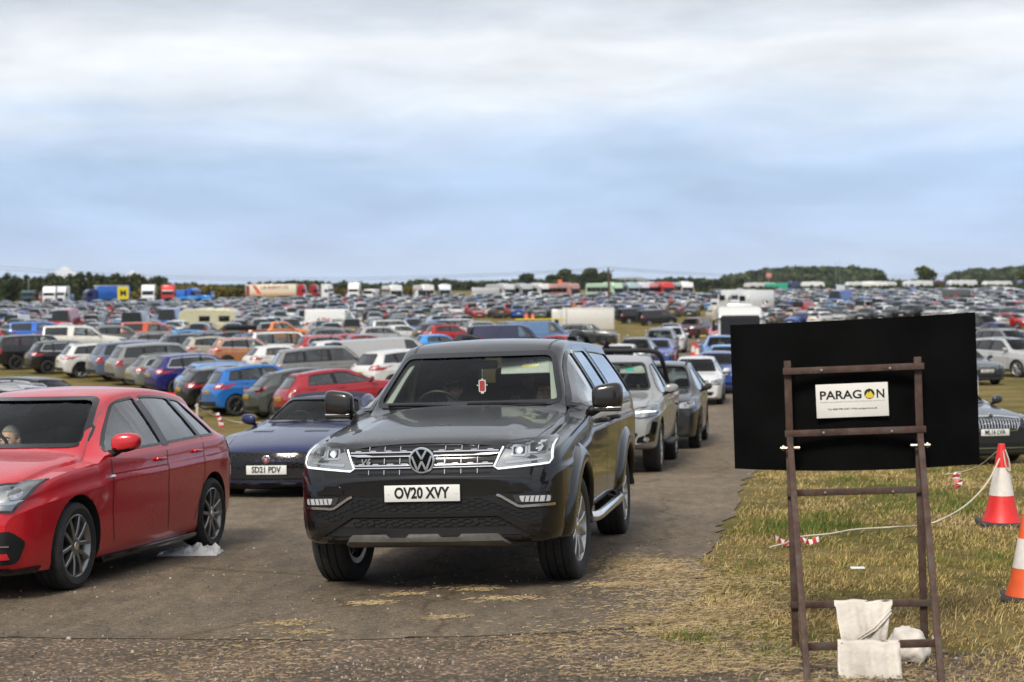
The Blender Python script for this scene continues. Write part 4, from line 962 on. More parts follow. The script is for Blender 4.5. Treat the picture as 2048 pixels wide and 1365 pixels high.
def verge():
    rn = random.Random(11); pts = []
    def put(x, y, dens):
        g = noise2(x, y, .55, 3); h = noise2(x, y, 1.7, 8); dry = noise2(x, y, .33, 20)
        gr = g*1.1+h*.5
        m = 0 if gr > .62+rn.uniform(-.35, .35) else 1 if gr > .52+rn.uniform(-.5, .5) else rn.choice((2, 2, 2, 3, 4, 4)) if dry+h*.5 > -.15 else rn.choice((1, 2, 2, 4))
        hh = (.018+.042*rn.random()**2)*(1+.5*max(0, g))*(1.7 if rn.random() < .03 else 1)
        lean = hh*rn.uniform(.3, 1.9 if m >= 2 else .9); a = rn.uniform(0, 6.283) if rn.random() < .5 else rn.gauss(.3, .7)
        pts.append((x, y, hh*(.55 if m >= 2 and lean > hh else 1), math.cos(a)*lean, math.sin(a)*lean, (.0022+.002*rn.random()+.00032*y), m))
    bands = ((6.6, 9, 2600), (9, 12, 2000), (12, 17, 1250), (17, 25, 620), (25, 40, 240))
    for y0, y1, d in bands:
        x0, x1 = min(edge_x(y0), edge_x(y1))-.25, 1.0+(1120/F)*y1
        for _ in range(int((x1-x0)*(y1-y0)*d)):
            x, y = rn.uniform(x0, x1), rn.uniform(y0, y1); e = edge_x(max(y, EDGE_R[0][1]))+.22*noise2(x, y, 2.2, 1)+.1
            if x < e or x > .35+1040/F*y: continue
            if y < 9.0:   # trampled bare earth round the sign's feet
                bare = (x-(1.2+(y-6.5)*.42)); 
                if y < 8.1+.5*noise2(x, 3, 1.2, 4) and x < 2.15+.3*noise2(x, y, 2, 5): 
                    if rn.random() < .82: continue
            if noise2(x, y, 1.1, 14) < -.16 and rn.random() < .78: continue
            put(x, y, d)
    return blades('grass', pts, GM, 'dry yellowing grass along the right of the road')
verge()
def straw(name, region, n, seed, label):
    rn = random.Random(seed); V = []; Fc = []; M = MB()
    while n > 0:
        x, y, k = region(rn)
        if k is None: continue
        n -= 1; L_ = rn.uniform(.012, .055); a = rn.gauss(.2, .9); dx, dy = math.cos(a)*L_/2, math.sin(a)*L_/2; w = rn.uniform(.0006, .0016); z = gz(x, y)+.013+rn.random()*.006*k; t = rn.uniform(-.002, .006)
        o = len(V); px, py = -math.sin(a)*w, math.cos(a)*w; V += [(x-dx-px, y-dy-py, z), (x+dx-px, y+dy-py, z+t), (x+dx+px, y+dy+py, z+t+.002), (x-dx+px, y-dy+py, z+.002)]; Fc.append((o, o+1, o+2, o+3))
    M.add((V, Fc), GM[3]); rr = random.Random(seed+1); M.m = [rr.choice((0, 1, 1, 2)) for _ in M.f]; M.mats = [leafm('straw_dusty', (.36, .28, .16)), leafm('straw_tan', (.27, .20, .105)), GM[4]]
    return tag(M.build(name, None, 0), label, 'straw', None, 'stuff')
_spots = [(gp(x, y), r) for x, y, r in ((575, 1252, .11), (612, 1270, .10), (810, 1194, .07), (742, 1210, .08), (740, 1212, .06), (1020, 1202, .12), (1320, 1150, .22), (1300, 1135, .2), (1260, 1130, .15), (1345, 1165, .25), (1245, 1175, .12), (1380, 1190, .3), (1360, 1220, .3), (1400, 1240, .3), (1330, 1255, .22), (1200, 1290, .25), (1130, 1295, .2), (560, 1330, .2), (520, 1300, .18), (880, 1240, .08), (960, 1184, .08), (1060, 1300, .2), (930, 1180, .1), (350, 1345, .2))]
def _sr(rn):
    (c, r) = rn.choice(_spots+_spots[6:14]*3); q = rn.gauss(0, r*.75), rn.gauss(0, r*(.5 if r < .13 else 1.5)); return c[0]+q[0]*1.4, c[1]+q[1], 1
straw('dry_grass_clippings', _sr, 9000, 3, 'pale dry grass clippings scattered over the tarmac')
def _sr2(rn):
    y = 6.6+7.5*rn.random()**2.2; e = edge_x(max(y, EDGE_R[0][1])); x = e+rn.gauss(.25, .38 if y < 9 else .26)
    if rn.random() < (y-8.8)/5: return (0, 0, None)
    k = noise2(x*.6, y*2.2, 1.2, 6)
    return (x, y, 2) if (-.75 < x-e < 1.6) and k > -.10+max(0, y-9.2)*.14+(.12 if x < e else -.1) else (0, 0, None)
straw('straw_litter', _sr2, 9000, 5, 'thick pale straw litter along the tarmac edge')
def _sr3(rn):
    x, y = rn.uniform(-2.6, 3.4), rn.uniform(6.3, 8.4); k = noise2(x, y, 1.3, 9); return (x, y, 1) if k > .02 and not (x < edge_x(EDGE_R[0][1]) and y > 8.2) else (0, 0, None)
straw('straw_scatter', _sr3, 5500, 6, 'short straw trodden into the rough foreground ground')
def pebbles():
    rn = random.Random(4); m = MB(); mm = [mat('stone_grey', (.16, .145, .125), .9), mat('stone_pink', (.26, .18, .14), .9), mat('stone_pale', (.34, .30, .25), .9), mat('stone_dark', (.05, .045, .04), .9)]
    for k in range(5200):
        if k < 4400: x, y = rn.uniform(-3.2, 3.2), rn.uniform(6.2, 8.5)
        else: x, y = rn.uniform(-3.6, 2), rn.uniform(8.5, 14)
        if noise2(x, y, 1.5, 2) < -.12 and k < 4400: continue
        r = rn.uniform(.003, .010)*(1.6 if rn.random() < .06 else 1); z = gz(x, y)+.012; q = [Vector((math.cos(a+rn.random())*r*rn.uniform(.7, 1.2), math.sin(a+rn.random()*.5)*r*rn.uniform(.7, 1.2), 0)) for a in (0, 1.57, 3.14, 4.71)]
        c = Vector((x, y, z)); v = [c+p-Vector((0, 0, .004)) for p in q]+[c+p*.6+Vector((0, 0, r*.6)) for p in q]; m.add((v, [(0, 1, 5, 4), (1, 2, 6, 5), (2, 3, 7, 6), (3, 0, 4, 7), (4, 5, 6, 7)]), rn.choice(mm))
    tag(m.build('gravel', None, 0), 'loose pinkish grey gravel over the foreground', 'gravel', None, 'stuff')
pebbles()
# ---------------------------------------------------------------- vehicle kinds
def P2(*a): return list(a)
S = {}
S['hot_hatch'] = spec(4.27, 1.79, 1.465, 2.62, .87, .86, 1.0, 1.14, 2.02, 3.68, 1.385, 4.10, 1.0, r=.318, b0=.945, b1=1.0, gc=.17, roofw=.565, hoodw=.80, fw=.80, rw=.84, kf=.16, kr=.12, tw=.225, arch=.045, wtop=.008,
    pil=[((1.46, 2.10), (2.44, 2.47), 0), ((2.53, 2.56), (3.24, 3.18), 0), ((3.275, 3.21), (3.60, 3.46), 0)])
S['hatch'] = spec(4.1, 1.76, 1.47, 2.55, .85, .84, 1.0, 1.05, 1.9, 3.5, 1.40, 3.95, .98, r=.315, b0=.94, b1=1.02, gc=.18, roofw=.56, pil=[((1.35, 1.98), (2.32, 2.36), 0), ((2.40, 2.44), (3.30, 3.16), 0)], kf=.16, kr=.14)
S['round_hatch'] = spec(4.28, 1.80, 1.49, 2.61, .90, .82, .99, .98, 1.95, 3.45, 1.42, 4.05, 1.03, r=.32, b0=.95, b1=1.06, gc=.17, roofw=.55, rw=.78, kr=.22, pil=[((1.35, 2.05), (2.40, 2.42), 0), ((2.48, 2.50), (3.40, 3.18), 0)], kf=.18)
S['small_hatch'] = spec(3.95, 1.73, 1.42, 2.47, .84, .80, .96, .98, 1.82, 3.4, 1.36, 3.82, .95, r=.305, b0=.90, b1=.98, gc=.16, roofw=.54, pil=[((1.27, 1.90), (2.35, 2.38), 0), ((2.43, 2.46), (3.25, 3.10), 0)], kf=.16, kr=.12)
S['suv'] = spec(4.45, 1.85, 1.66, 2.66, .90, 1.0, 1.13, 1.12, 1.88, 3.85, 1.58, 4.28, 1.10, r=.352, b0=1.08, b1=1.15, gc=.22, roofw=.60, tw=.225, pil=[((1.42, 1.98), (2.42, 2.44), 0), ((2.50, 2.52), (3.24, 3.22), 1), ((3.30, 3.28), (3.90, 3.66), 1)], kf=.14, kr=.10)
S['small_suv'] = spec(4.1, 1.77, 1.65, 2.52, .86, .98, 1.12, 1.02, 1.75, 3.6, 1.57, 3.95, 1.10, r=.34, b0=1.07, b1=1.17, gc=.22, roofw=.585, pil=[((1.30, 1.85), (2.30, 2.32), 0), ((2.38, 2.40), (3.10, 3.06), 1), ((3.16, 3.12), (3.55, 3.40), 1)], kf=.14, kr=.08)
S['big_suv'] = spec(4.95, 1.99, 1.83, 2.95, .90, 1.12, 1.24, 1.22, 1.86, 4.42, 1.75, 4.80, 1.19, r=.385, b0=1.19, b1=1.23, gc=.27, roofw=.66, tw=.255, pil=[((1.50, 1.98), (2.55, 2.57), 0), ((2.64, 2.66), (3.58, 3.56), 1), ((3.66, 3.64), (4.52, 4.32), 1)], kf=.10, kr=.06)
S['estate'] = spec(4.78, 1.85, 1.47, 2.87, .90, .82, .98, 1.26, 2.12, 4.15, 1.40, 4.62, .98, r=.33, b0=.94, b1=1.0, gc=.17, roofw=.57, pil=[((1.60, 2.22), (2.58, 2.60), 0), ((2.66, 2.68), (3.50, 3.48), 1), ((3.56, 3.54), (4.30, 4.02), 1)], kf=.15, kr=.12)
S['saloon'] = spec(4.75, 1.84, 1.46, 2.84, .92, .82, .97, 1.28, 2.12, 3.35, 1.40, 4.10, 1.06, r=.33, b0=.94, b1=.99, gc=.17, roofw=.56, tail=.04, pil=[((1.60, 2.22), (2.55, 2.57), 0), ((2.63, 2.65), (3.72, 3.42), 1)], kf=.15, kr=.10)
S['liftback'] = spec(4.86, 1.86, 1.47, 2.84, .95, .84, .99, 1.28, 2.12, 3.6, 1.40, 4.45, 1.06, r=.335, b0=.95, b1=1.01, gc=.15, roofw=.57, pil=[((1.60, 2.22), (2.55, 2.57), 0), ((2.63, 2.65), (3.55, 3.46), 1), ((3.62, 3.55), (4.0, 3.75), 1)], kf=.16, kr=.10, tail=.05)
S['mpv'] = spec(4.5, 1.82, 1.83, 2.70, .90, 1.0, 1.16, .98, 1.68, 4.25, 1.79, 4.42, 1.12, r=.33, b0=1.10, b1=1.13, gc=.19, roofw=.67, pil=[((1.30, 1.80), (2.18, 2.20), 0), ((2.28, 2.30), (3.22, 3.22), 0), ((3.32, 3.32), (4.20, 4.14), 0)], kf=.12, kr=.04,
    T=[(0, .83), (.03, .92), (.1, .97), (.22, 1.0), (.6, 1.10), (.98, 1.16), (1.35, 1.52), (1.68, 1.77), (2.2, 1.83), (4.25, 1.79), (4.35, 1.72), (4.42, 1.12), (4.45, .98), (4.5, .70)])
_vanT = lambda L, H, hz1: [(0, hz1-.47), (.03, hz1-.36), (.1, hz1-.28), (.25, hz1-.22), (.6, hz1-.09), (.92, hz1), (1.3, hz1+(H-hz1)*.62), (1.62, H-.08), (2.1, H), (L-.18, H-.03), (L-.09, H-.10), (L-.05, hz1-.1), (L-.02, .8), (L, .55)]
S['van'] = spec(4.98, 1.98, 1.98, 2.93, .96, 1.06, 1.28, .92, 1.62, 4.80, 1.95, 4.93, 1.2, r=.345, b0=1.18, b1=1.2, gc=.22, roofw=.74, pil=[((1.28, 1.76), (2.10, 2.12), 0)], kf=.12, kr=.03, T=_vanT(4.98, 1.98, 1.28))
S['high_van'] = spec(5.95, 2.04, 2.58, 3.64, 1.0, 1.12, 1.36, .86, 1.72, 5.77, 2.55, 5.9, 1.25, r=.35, b0=1.24, b1=1.26, gc=.24, roofw=.78, pil=[((1.20, 1.62), (2.05, 2.08), 0)], kf=.12, kr=.03, T=[(0, .88), (.03, 1.0), (.1, 1.08), (.25, 1.14), (.6, 1.27), (.86, 1.36), (1.25, 1.98), (1.72, 2.46), (2.2, 2.58), (5.77, 2.55), (5.87, 2.45), (5.9, 1.25), (5.93, .8), (5.95, .55)])
def pk(canopy): return dict(L=5.30, W=1.87, H=1.80, wb=3.085, fo=1.0, hz0=1.06, hz1=1.22, cs=1.42, rs=2.12, re=3.42, rez=1.72, be=3.54, bz=1.25, r=.385, b0=1.16, b1=1.19, gc=.33, roofw=.62, tw=.265, arch=.07, kf=.15, kr=.03,
    pil=[((1.68, 2.22), (2.48, 2.50), 0), ((2.56, 2.58), (3.30, 3.22), 0)]+([((3.68, 3.66), (5.05, 4.98), 1)] if canopy else []))
S['open_pickup'] = spec(T=[(0, .80), (.03, .94), (.1, 1.02), (.22, 1.06), (.7, 1.14), (1.42, 1.22), (1.8, 1.50), (2.12, 1.70), (2.7, 1.79), (3.40, 1.75), (3.50, 1.62), (3.58, 1.24), (3.68, 1.17), (5.2, 1.16), (5.26, 1.10), (5.30, .75)], B=[(0, .46), (.12, .40), (.6, .36), (4.6, .45), (5.3, .58)], **pk(False))
_c = pk(True); _c.update(re=5.06, rez=1.76, be=5.2, bz=1.15)
S['canopy_pickup'] = spec(T=[(0, .80), (.03, .94), (.1, 1.02), (.22, 1.06), (.7, 1.14), (1.42, 1.22), (1.8, 1.50), (2.12, 1.70), (2.7, 1.80), (3.5, 1.81), (5.06, 1.76), (5.13, 1.66), (5.2, 1.15), (5.26, 1.0), (5.30, .75)], B=[(0, .46), (.12, .40), (.6, .36), (4.6, .45), (5.3, .58)], **_c)
S['sports'] = spec(4.47, 1.92, 1.31, 2.62, .93, .76, .90, 1.62, 2.28, 2.95, 1.23, 3.7, .93, r=.345, b0=.84, b1=.92, gc=.12, roofw=.55, hoodw=.74, fw=.78, rw=.84, kf=.26, kr=.15, tw=.26, arch=.03, nose=.34,
    T=[(0, .46), (.03, .55), (.10, .62), (.25, .68), (.6, .775), (1.1, .86), (1.62, .925), (1.95, 1.11), (2.28, 1.265), (2.6, 1.31), (2.95, 1.23), (3.4, 1.05), (3.8, .95), (4.35, .90), (4.47, .62)],
    Z=[(0, .50), (.25, .60), (.6, .74), (.95, .83), (1.3, .84), (1.62, .85), (2.3, .88), (4.47, .90)], w=[(0, .74), (.06, .80), (.2, .87), (.5, .935), (.9, .96), (1.6, .92), (2.5, .91), (3.4, .96), (4.1, .94), (4.4, .86), (4.47, .80)],
    pil=[((1.95, 2.34), (2.75, 2.72), 0)])
Dc = dict(
 sq_head=[(.50, -.20), (.52, -.06), (.88, -.02), (.95, -.10), (.92, -.22)], slim_head=[(.46, -.14), (.50, -.08), (.92, -.02), (.95, -.10), (.80, -.15)],
 upright_tail=[(.80, -.02), (.78, -.30), (.96, -.32), (.94, -.04)], v_tail=[(.64, .20), (.66, .02), (.70, -.22), (.95, -.24), (.90, -.04), (.74, .06), (.70, .24)], wide_tail=[(.30, -.06), (.30, -.14), (.97, -.20), (.97, -.02), (.70, .0)],
 van_tail=[(.86, .12), (.86, -.24), (.96, -.24), (.95, .12)], big_grille=[(-.44, -.32), (.44, -.32), (.52, -.05), (-.52, -.05)], mesh_grille=[(-.52, -.24), (.52, -.24), (.60, -.05), (-.60, -.05)])
KIND = {}
def kind(key, name, sname, wheels=((5, 0), ALLOY), **k):
    KIND[key] = [name, sname, wheels, k, None]
kind('hatch', 'hatchback_car', 'hatch', ((5, 0), ALLOY)); kind('hatch_dk', 'hatchback_car', 'hatch', ((5, .03), ALLOYD))
kind('round', 'hatchback_car', 'round_hatch', ((5, 0), ALLOY), tail=[(.55, -.10), (.66, .0), (.98, .04), (.98, -.10), (.80, -.20)])
kind('small', 'hatchback_car', 'small_hatch', ((6, 0), ALLOY), tail=Dc['upright_tail']); kind('suv', 'suv_car', 'suv', ((5, .03), ALLOY), clad=True, rails=1, tail=Dc['wide_tail'])
kind('suv_plain', 'suv_car', 'suv', ((5, 0), ALLOYD), chrome_win=True); kind('small_suv', 'suv_car', 'small_suv', ((5, .04), ALLOYD), clad=False, blackroof=True)
kind('crossover', 'suv_car', 'small_suv', ((5, 0), ALLOY), clad=True, rails=2); kind('suv_roof', 'suv_car', 'suv', ((5, .03), ALLOY), blackroof=True, head=Dc['sq_head'])
kind('big_suv', 'suv_car', 'big_suv', ((5, .04), ALLOYD), grille=Dc['big_grille'], head=Dc['sq_head'], tail=Dc['upright_tail'])
kind('estate', 'estate_car', 'estate', ((5, 0), ALLOY), rails=1, chrome_win=True, tail=Dc['v_tail']); kind('estate_plain', 'estate_car', 'estate', ((5, .03), ALLOY), chrome_win=True, rails=1)
kind('saloon', 'saloon_car', 'saloon', ((5, .03), ALLOY), spoiler=False, head=Dc['slim_head']); kind('mpv', 'people_carrier', 'mpv', ((6, 0), ALLOY), tail=Dc['van_tail'], rails=2, privacy=False, spoiler=False)
kind('van', 'panel_van', 'van', ((6, 0), ALLOY), tail=Dc['van_tail'], spoiler=False); kind('high_van', 'panel_van', 'high_van', ((6, 0), ALLOY), tail=Dc['van_tail'], spoiler=False)
kind('pickup', 'pickup_truck', 'open_pickup', ((6, 0), ALLOY), head=Dc['sq_head'], tail=[(.86, -.10), (.86, -.42), (.99, -.42), (.99, -.10)], clad=True, spoiler=False)
kind('canopy', 'pickup_truck', 'canopy_pickup', ((6, 0), ALLOY), head=Dc['sq_head'], tail=[(.84, .0), (.84, -.34), (.99, -.34), (.99, .0)], spoiler=False)
PLACED = []; TAKEN = []
def car(key, colour, label, pos, rz, cat=None, group=None, first_kw=None):
    """a vehicle of a kind at pos (ground point), heading rz (0 = nose towards -y); first of its kind is built, later ones are copies"""
    k = KIND[key]
    if k[4] is None or first_kw:
        r = make_car(k[1-1], S[k[1]], k[2], **dict(k[3], **(first_kw or {})))
        if not first_kw: k[4] = r
    else: r = dup(k[4])
    setcol(r, colour); seat_on(r, pos, rz, S[k[1]])
    catn = cat or {'hatchback_car': 'car', 'suv_car': 'car', 'estate_car': 'car', 'saloon_car': 'car', 'people_carrier': 'car', 'panel_van': 'van', 'pickup_truck': 'pickup truck'}[k[0]]
    tag(r, label, catn, group); TAKEN.append((pos[0], pos[1], S[k[1]].L/2+.6)); return r
def seat_on(r, pos, rz, sp):
    d = Vector((math.sin(rz), -math.cos(rz))); n = Vector((d.y, -d.x)); p = Vector(pos[:2]); a, b = sp.L/2-sp.fo, sp.L/2-sp.fo-sp.wb
    zf, zr = gz(*(p+d*a)), gz(*(p+d*b)); zl, zR = gz(*(p-n*.75)), gz(*(p+n*.75))
    z = zf-(zf-zr)*a/(a-b); ax = math.atan2(zr-zf, a-b)
    v = Vector((math.cos(rz), math.sin(rz))); sl = (gz(*(p+v*.75))-gz(*(p-v*.75)))/1.5
    r.location = (p.x, p.y, z); r.matrix_world = Matrix.Translation((p.x, p.y, z)) @ Matrix.Rotation(rz, 4, 'Z') @ Matrix.Rotation(ax, 4, 'X') @ Matrix.Rotation(-math.atan(sl), 4, 'Y')
def rear(key, px, dist, th):
    """centre of a car whose tail is at the pixel column px, dist metres off, heading th degrees right of straight away"""
    L = S[KIND[key][1]].L; t = at(px, dist); h = Vector((math.sin(R(th)), math.cos(R(th)), 0)); c = t+h*L/2; return (c.x, c.y), R(180-th)
def front(key, px, dist, yaw):
    L = S[KIND[key][1] if key in KIND else key].L; t = at(px, dist); c = t+Vector((math.sin(R(yaw)), math.cos(R(yaw)), 0))*L/2; return (c.x, c.y), R(-yaw)
C = dict(white=(.62, .62, .60), cream=(.60, .58, .52), silver=(.34, .34, .335), grey=(.13, .132, .13), dkgrey=(.045, .047, .05), black=(.010, .010, .011), red=(.40, .012, .018), dkred=(.22, .016, .016), blue=(.012, .085, .36), ltblue=(.05, .27, .62),
         navy=(.010, .018, .075), teal=(.008, .045, .075), orange=(.56, .14, .01), rust=(.42, .055, .016), tan=(.36, .16, .08), beige=(.40, .37, .31), bluegrey=(.10, .13, .19), greengrey=(.17, .185, .17), indigo=(.018, .016, .13), purple=(.08, .02, .16), maroon=(.085, .012, .02), skyb=(.13, .29, .58), yellow=(.62, .42, .02), green=(.03, .16, .06), steelb=(.08, .15, .28))
# ---------------------------------------------------------------- people
def skinm(n, c): return mat(n, c, .55, noise=.12, nscale=25)
SKIN = skinm('skin', (.50, .29, .20)); SKINP = skinm('skin_pale', (.64, .41, .32)); HAIRB = mat('hair_brown', (.035, .017, .009), .6, noise=.4, nscale=60, bump=.5, bscale=180); HAIRD = mat('hair_dark', (.012, .008, .006), .55, noise=.4, nscale=60, bump=.5, bscale=180)
HAIRG = mat('hair_grey', (.20, .18, .16), .6, noise=.3, nscale=60, bump=.5, bscale=180); HAIRR = mat('hair_auburn', (.10, .035, .012), .6, noise=.4, nscale=60, bump=.5, bscale=180)
LIP = mat('lip', (.36, .12, .10), .5); EYEW = mat('eye_white', (.55, .53, .50), .3); EYEB = mat('eye_dark', (.012, .010, .009), .2)
def gs(p, c, s): return math.exp(-sum(((p[i]-c[i])/s[i])**2 for i in range(3)))
def headshape(u, v):
    """u: turn from the face (-y), v: height angle; a head about 0.23 m tall"""
    x, y, z = math.sin(u)*math.cos(v), -math.cos(u)*math.cos(v), math.sin(v); p = Vector((x, y, z)); jaw = max(0, -z)
    q = Vector((x*.076*(1-.30*jaw**1.5), y*(.094 if y < 0 else .100)*(1-.16*jaw*(y > 0)), z*.118))
    q.y -= .020*gs(p, (0, -1, -.14), (.10, .4, .20)); q.y -= .007*gs(p, (0, -.95, .22), (.5, .4, .12)); q.y += .011*(gs(p, (-.34, -.92, .06), (.17, .4, .11))+gs(p, (.34, -.92, .06), (.17, .4, .11)))
    q.y -= .008*gs(p, (0, -.85, -.50), (.22, .4, .07)); q.y -= .008*gs(p, (0, -.72, -.80), (.3, .5, .16)); q.y += .004*gs(p, (0, -.85, -.40), (.2, .4, .04))
    q.x += .004*math.copysign(1, x)*gs(p, (math.copysign(.6, x), -.75, -.14), (.25, .4, .2)); return q
def head_mesh(nu=36, nv=26, v0=-1.45, k=1., us=None, vs=None):
    vs = vs or [v0+(1.55-v0)*j/nv for j in range(nv+1)]; V = [headshape(2*math.pi*i/nu, v)*k for v in vs for i in range(nu)]
    f = [(j*nu+i, j*nu+(i+1) % nu, (j+1)*nu+(i+1) % nu, (j+1)*nu+i) for j in range(len(vs)-1) for i in range(nu)]
    f.append(tuple(range(nu))[::-1]); f.append(tuple((len(vs)-1)*nu+i for i in range(nu))); return V, f
def skin_body(joints, edges, radii, sub=1):
    me = bpy.data.meshes.new('sk'); me.from_pydata(joints, edges, []); o = bpy.data.objects.new('sk', me); COL.objects.link(o)
    md = o.modifiers.new('s', 'SKIN'); md.use_smooth_shade = True
    for i, r in enumerate(radii): d = me.skin_vertices[0].data[i]; d.radius = r if isinstance(r, tuple) else (r, r)
    me.skin_vertices[0].data[0].use_root = True
    sd = o.modifiers.new('d', 'SUBSURF'); sd.levels = sub
    dg = bpy.context.evaluated_depsgraph_get(); m2 = bpy.data.meshes.new_from_object(o.evaluated_get(dg)); vf = [tuple(v.co) for v in m2.vertices], [tuple(p.vertices) for p in m2.polygons]
    bpy.data.objects.remove(o); bpy.data.meshes.remove(me); bpy.data.meshes.remove(m2); return vf
def fuse(parts, m, vox=.009):
    """several overlapping closed pieces become one continuous skin"""
    mb = MB(); [mb.add(p, m) for p in parts]; o = bpy.data.objects.new('fz', mb.me('fz', 0)); COL.objects.link(o)
    md = o.modifiers.new('r', 'REMESH'); md.mode = 'VOXEL'; md.voxel_size = vox; md.use_smooth_shade = True
    sm = o.modifiers.new('s', 'SMOOTH'); sm.factor = .4; sm.iterations = 1
    dg = bpy.context.evaluated_depsgraph_get(); me = bpy.data.meshes.new_from_object(o.evaluated_get(dg)); od = o.data; bpy.data.objects.remove(o); bpy.data.meshes.remove(od)
    me.name = 'body'; me.materials.clear(); me.materials.append(m); me.shade_smooth(); return me
def hand(at_, dirv, up, side, curl=.6, r=1.):
    """palm with five bent fingers; dirv wrist->fingers, up back of the hand, side thumb side"""
    d, n, s = Vector(dirv).normalized(), Vector(up).normalized(), Vector(side).normalized(); P = Vector(at_); out = []
    out.append(tube([P, P+d*.045, P+d*.085], [.024*r, .034*r, .036*r], 10, flat=.5))
    for k, (o, L) in enumerate(((.027, .066), (.009, .074), (-.009, .069), (-.026, .054))):
        b = P+d*.082+s*o; a1 = d*math.cos(curl*.4)-n*math.sin(curl*.4); a2 = d*math.cos(curl*1.3)-n*math.sin(curl*1.3); a3 = d*math.cos(curl*2.2)-n*math.sin(curl*2.2)
        p1 = b+a1*L*.45; p2 = p1+a2*L*.32; p3 = p2+a3*L*.23; out.append(tube([b, p1, p2, p3], [.0095*r, .009*r, .008*r, .0065*r], 8))
    b = P+d*.028+s*.026; out.append(tube([b, b+s*.026+d*.022-n*.008, b+s*.034+d*.052-n*.02], [.012*r, .0105*r, .008*r], 8)); return out
def seated(label, loc, turn=0., shirt=(.3, .3, .3), hair=HAIRB, style='short', skin=SKIN, k=1., glasses=None, cap=None, arms='wheel', tilt=0., nod=0., collar=True, vox=.009, lean=R(-12)):
    """person on a car seat, facing -y; loc = seat point under the hips (world matrix)"""
    root = empty('person'); H = Matrix.Translation((0, .14, .665)) @ Matrix.Rotation(turn, 4, 'Z') @ Matrix.Rotation(tilt, 4, 'Y') @ Matrix.Rotation(nod, 4, 'X')
    sh = Vector((0, .13, .44)); hx = .175
    J = [(0, .02, .06), (0, .06, .24), (0, .115, .42), (0, .13, .52), (0, .135, .60), (-hx, .13, .44), (hx, .13, .44)]
    E = [(0, 1), (1, 2), (2, 3), (3, 4), (2, 5), (2, 6)]; Rd = [(.16, .12), (.15, .115), (.13, .095), .058, .052, .062, .062]
    if arms == 'wheel': el = [(-.24, -.03, .24), (.24, -.03, .24)]; wr = [(-.16, -.28, .34), (.16, -.28, .34)]
    elif arms == 'face': el = [(-.24, -.03, .24), (.22, -.12, .28)]; wr = [(-.16, -.28, .34), (.07, -.14, .50)]
    else: el = [(-.25, .02, .20), (.25, .02, .20)]; wr = [(-.12, -.20, .14), (.12, -.20, .14)]
    J += [el[0], wr[0], el[1], wr[1]]; E += [(5, 7), (7, 8), (6, 9), (9, 10)]; Rd += [.043, .030, .043, .030]
    J += [(-.10, -.36, .10), (.10, -.36, .10), (-.11, -.46, -.30), (.11, -.46, -.30)]; E += [(0, 11), (0, 12), (11, 13), (12, 14)]; Rd += [.078, .078, .05, .05]
    parts = [skin_body(J, E, Rd, 1), move(head_mesh(), (0, 0, 0), H)]
    for sx in (-1, 1):
        parts.append(move(move(lathe([(.0, -.012), (.02, -.008), (.026, 0), (.02, .010), (0, .012)], 10, 'X'), (0, 0, 0), Matrix.Translation((sx*.076, .012, -.005)) @ Matrix.Scale(1.35, 4, (0, 0, 1))), (0, 0, 0), H))
    for i, sx in ((0, -1), (1, 1)):
        d = Vector((0, -.6, .8)) if arms != 'lap' else Vector((0, -1, -.1))
        if arms == 'face' and sx > 0: d = Vector((-.45, -.2, .87))
        parts += hand(wr[i], d, (0, -.3 if arms != 'lap' else 0, 1 if arms == 'lap' else .4), (-sx, 0, .1), .8)
    me = fuse(parts, skin, vox); b = bpy.data.objects.new('body', me); COL.objects.link(b); b.parent = root
    # clothing
    Rs = [(.172, .132), (.162, .127), (.142, .107), .062, 0, .074, .074]; sj = J[:3]+[J[5], J[6], J[7], ((Vector(J[7])+Vector(wr[0])*2)/3), J[9], ((Vector(J[9])+Vector(wr[1])*2)/3)]
    vf = skin_body([tuple(j) for j in sj], [(0, 1), (1, 2), (2, 3), (2, 4), (3, 5), (5, 6), (4, 7), (7, 8)], [(.172, .134), (.164, .130), (.146, .112), .076, .076, .056, .046, .056, .046], 2)
    cl = mat('shirt_%02x%02x%02x' % tuple(int(c*255) for c in shirt), shirt, .8, noise=.15, nscale=14, bump=.4, bscale=40); one('shirt', vf, cl, root, 180)
    if collar:
        cm = MB()
        for sx in (-1, 1): cm.add(([(sx*.018, .045, .545), (sx*.075, .10, .565), (sx*.085, .17, .575), (sx*.07, .16, .52), (sx*.075, .06, .50), (sx*.035, .015, .485)], [(0, 1, 4, 5), (1, 2, 3, 4)]), cl)
        c = cm.build('collar', root, 60)
    legs = skin_body([(0, .02, .04), (-.10, -.36, .10), (.10, -.36, .10), (-.11, -.46, -.32), (.11, -.46, -.32)], [(0, 1), (0, 2), (1, 3), (2, 4)], [(.16, .12), .09, .09, .062, .062], 1)
    one('trousers', legs, SEATL, root, 180)
    # face
    fm = MB()
    for sx in (-1, 1):
        c = H @ Vector((sx*.030, -.080, .010)); fm.add(move(lathe([(0, -.011), (.008, -.008), (.0125, 0), (.008, .008), (0, .011)], 10, 'Y'), c), EYEW); c2 = H @ Vector((sx*.030, -.0885, .010)); fm.add(move(lathe([(0, -.003), (.0055, -.001), (.0058, .003)], 10, 'Y'), c2), EYEB)
        fm.add(tube([H @ Vector((sx*.014, -.093, .031)), H @ Vector((sx*.030, -.094, .037)), H @ Vector((sx*.048, -.082, .031))], [.004, .0045, .003], 6), hair if style != 'none' else HAIRG)
    fm.add(tube([H @ Vector((-.024, -.090, -.056)), H @ Vector((0, -.101, -.054)), H @ Vector((.024, -.090, -.056))], [.003, .0065, .003], 8, flat=.8), LIP)
    fm.build('face', root, 60)
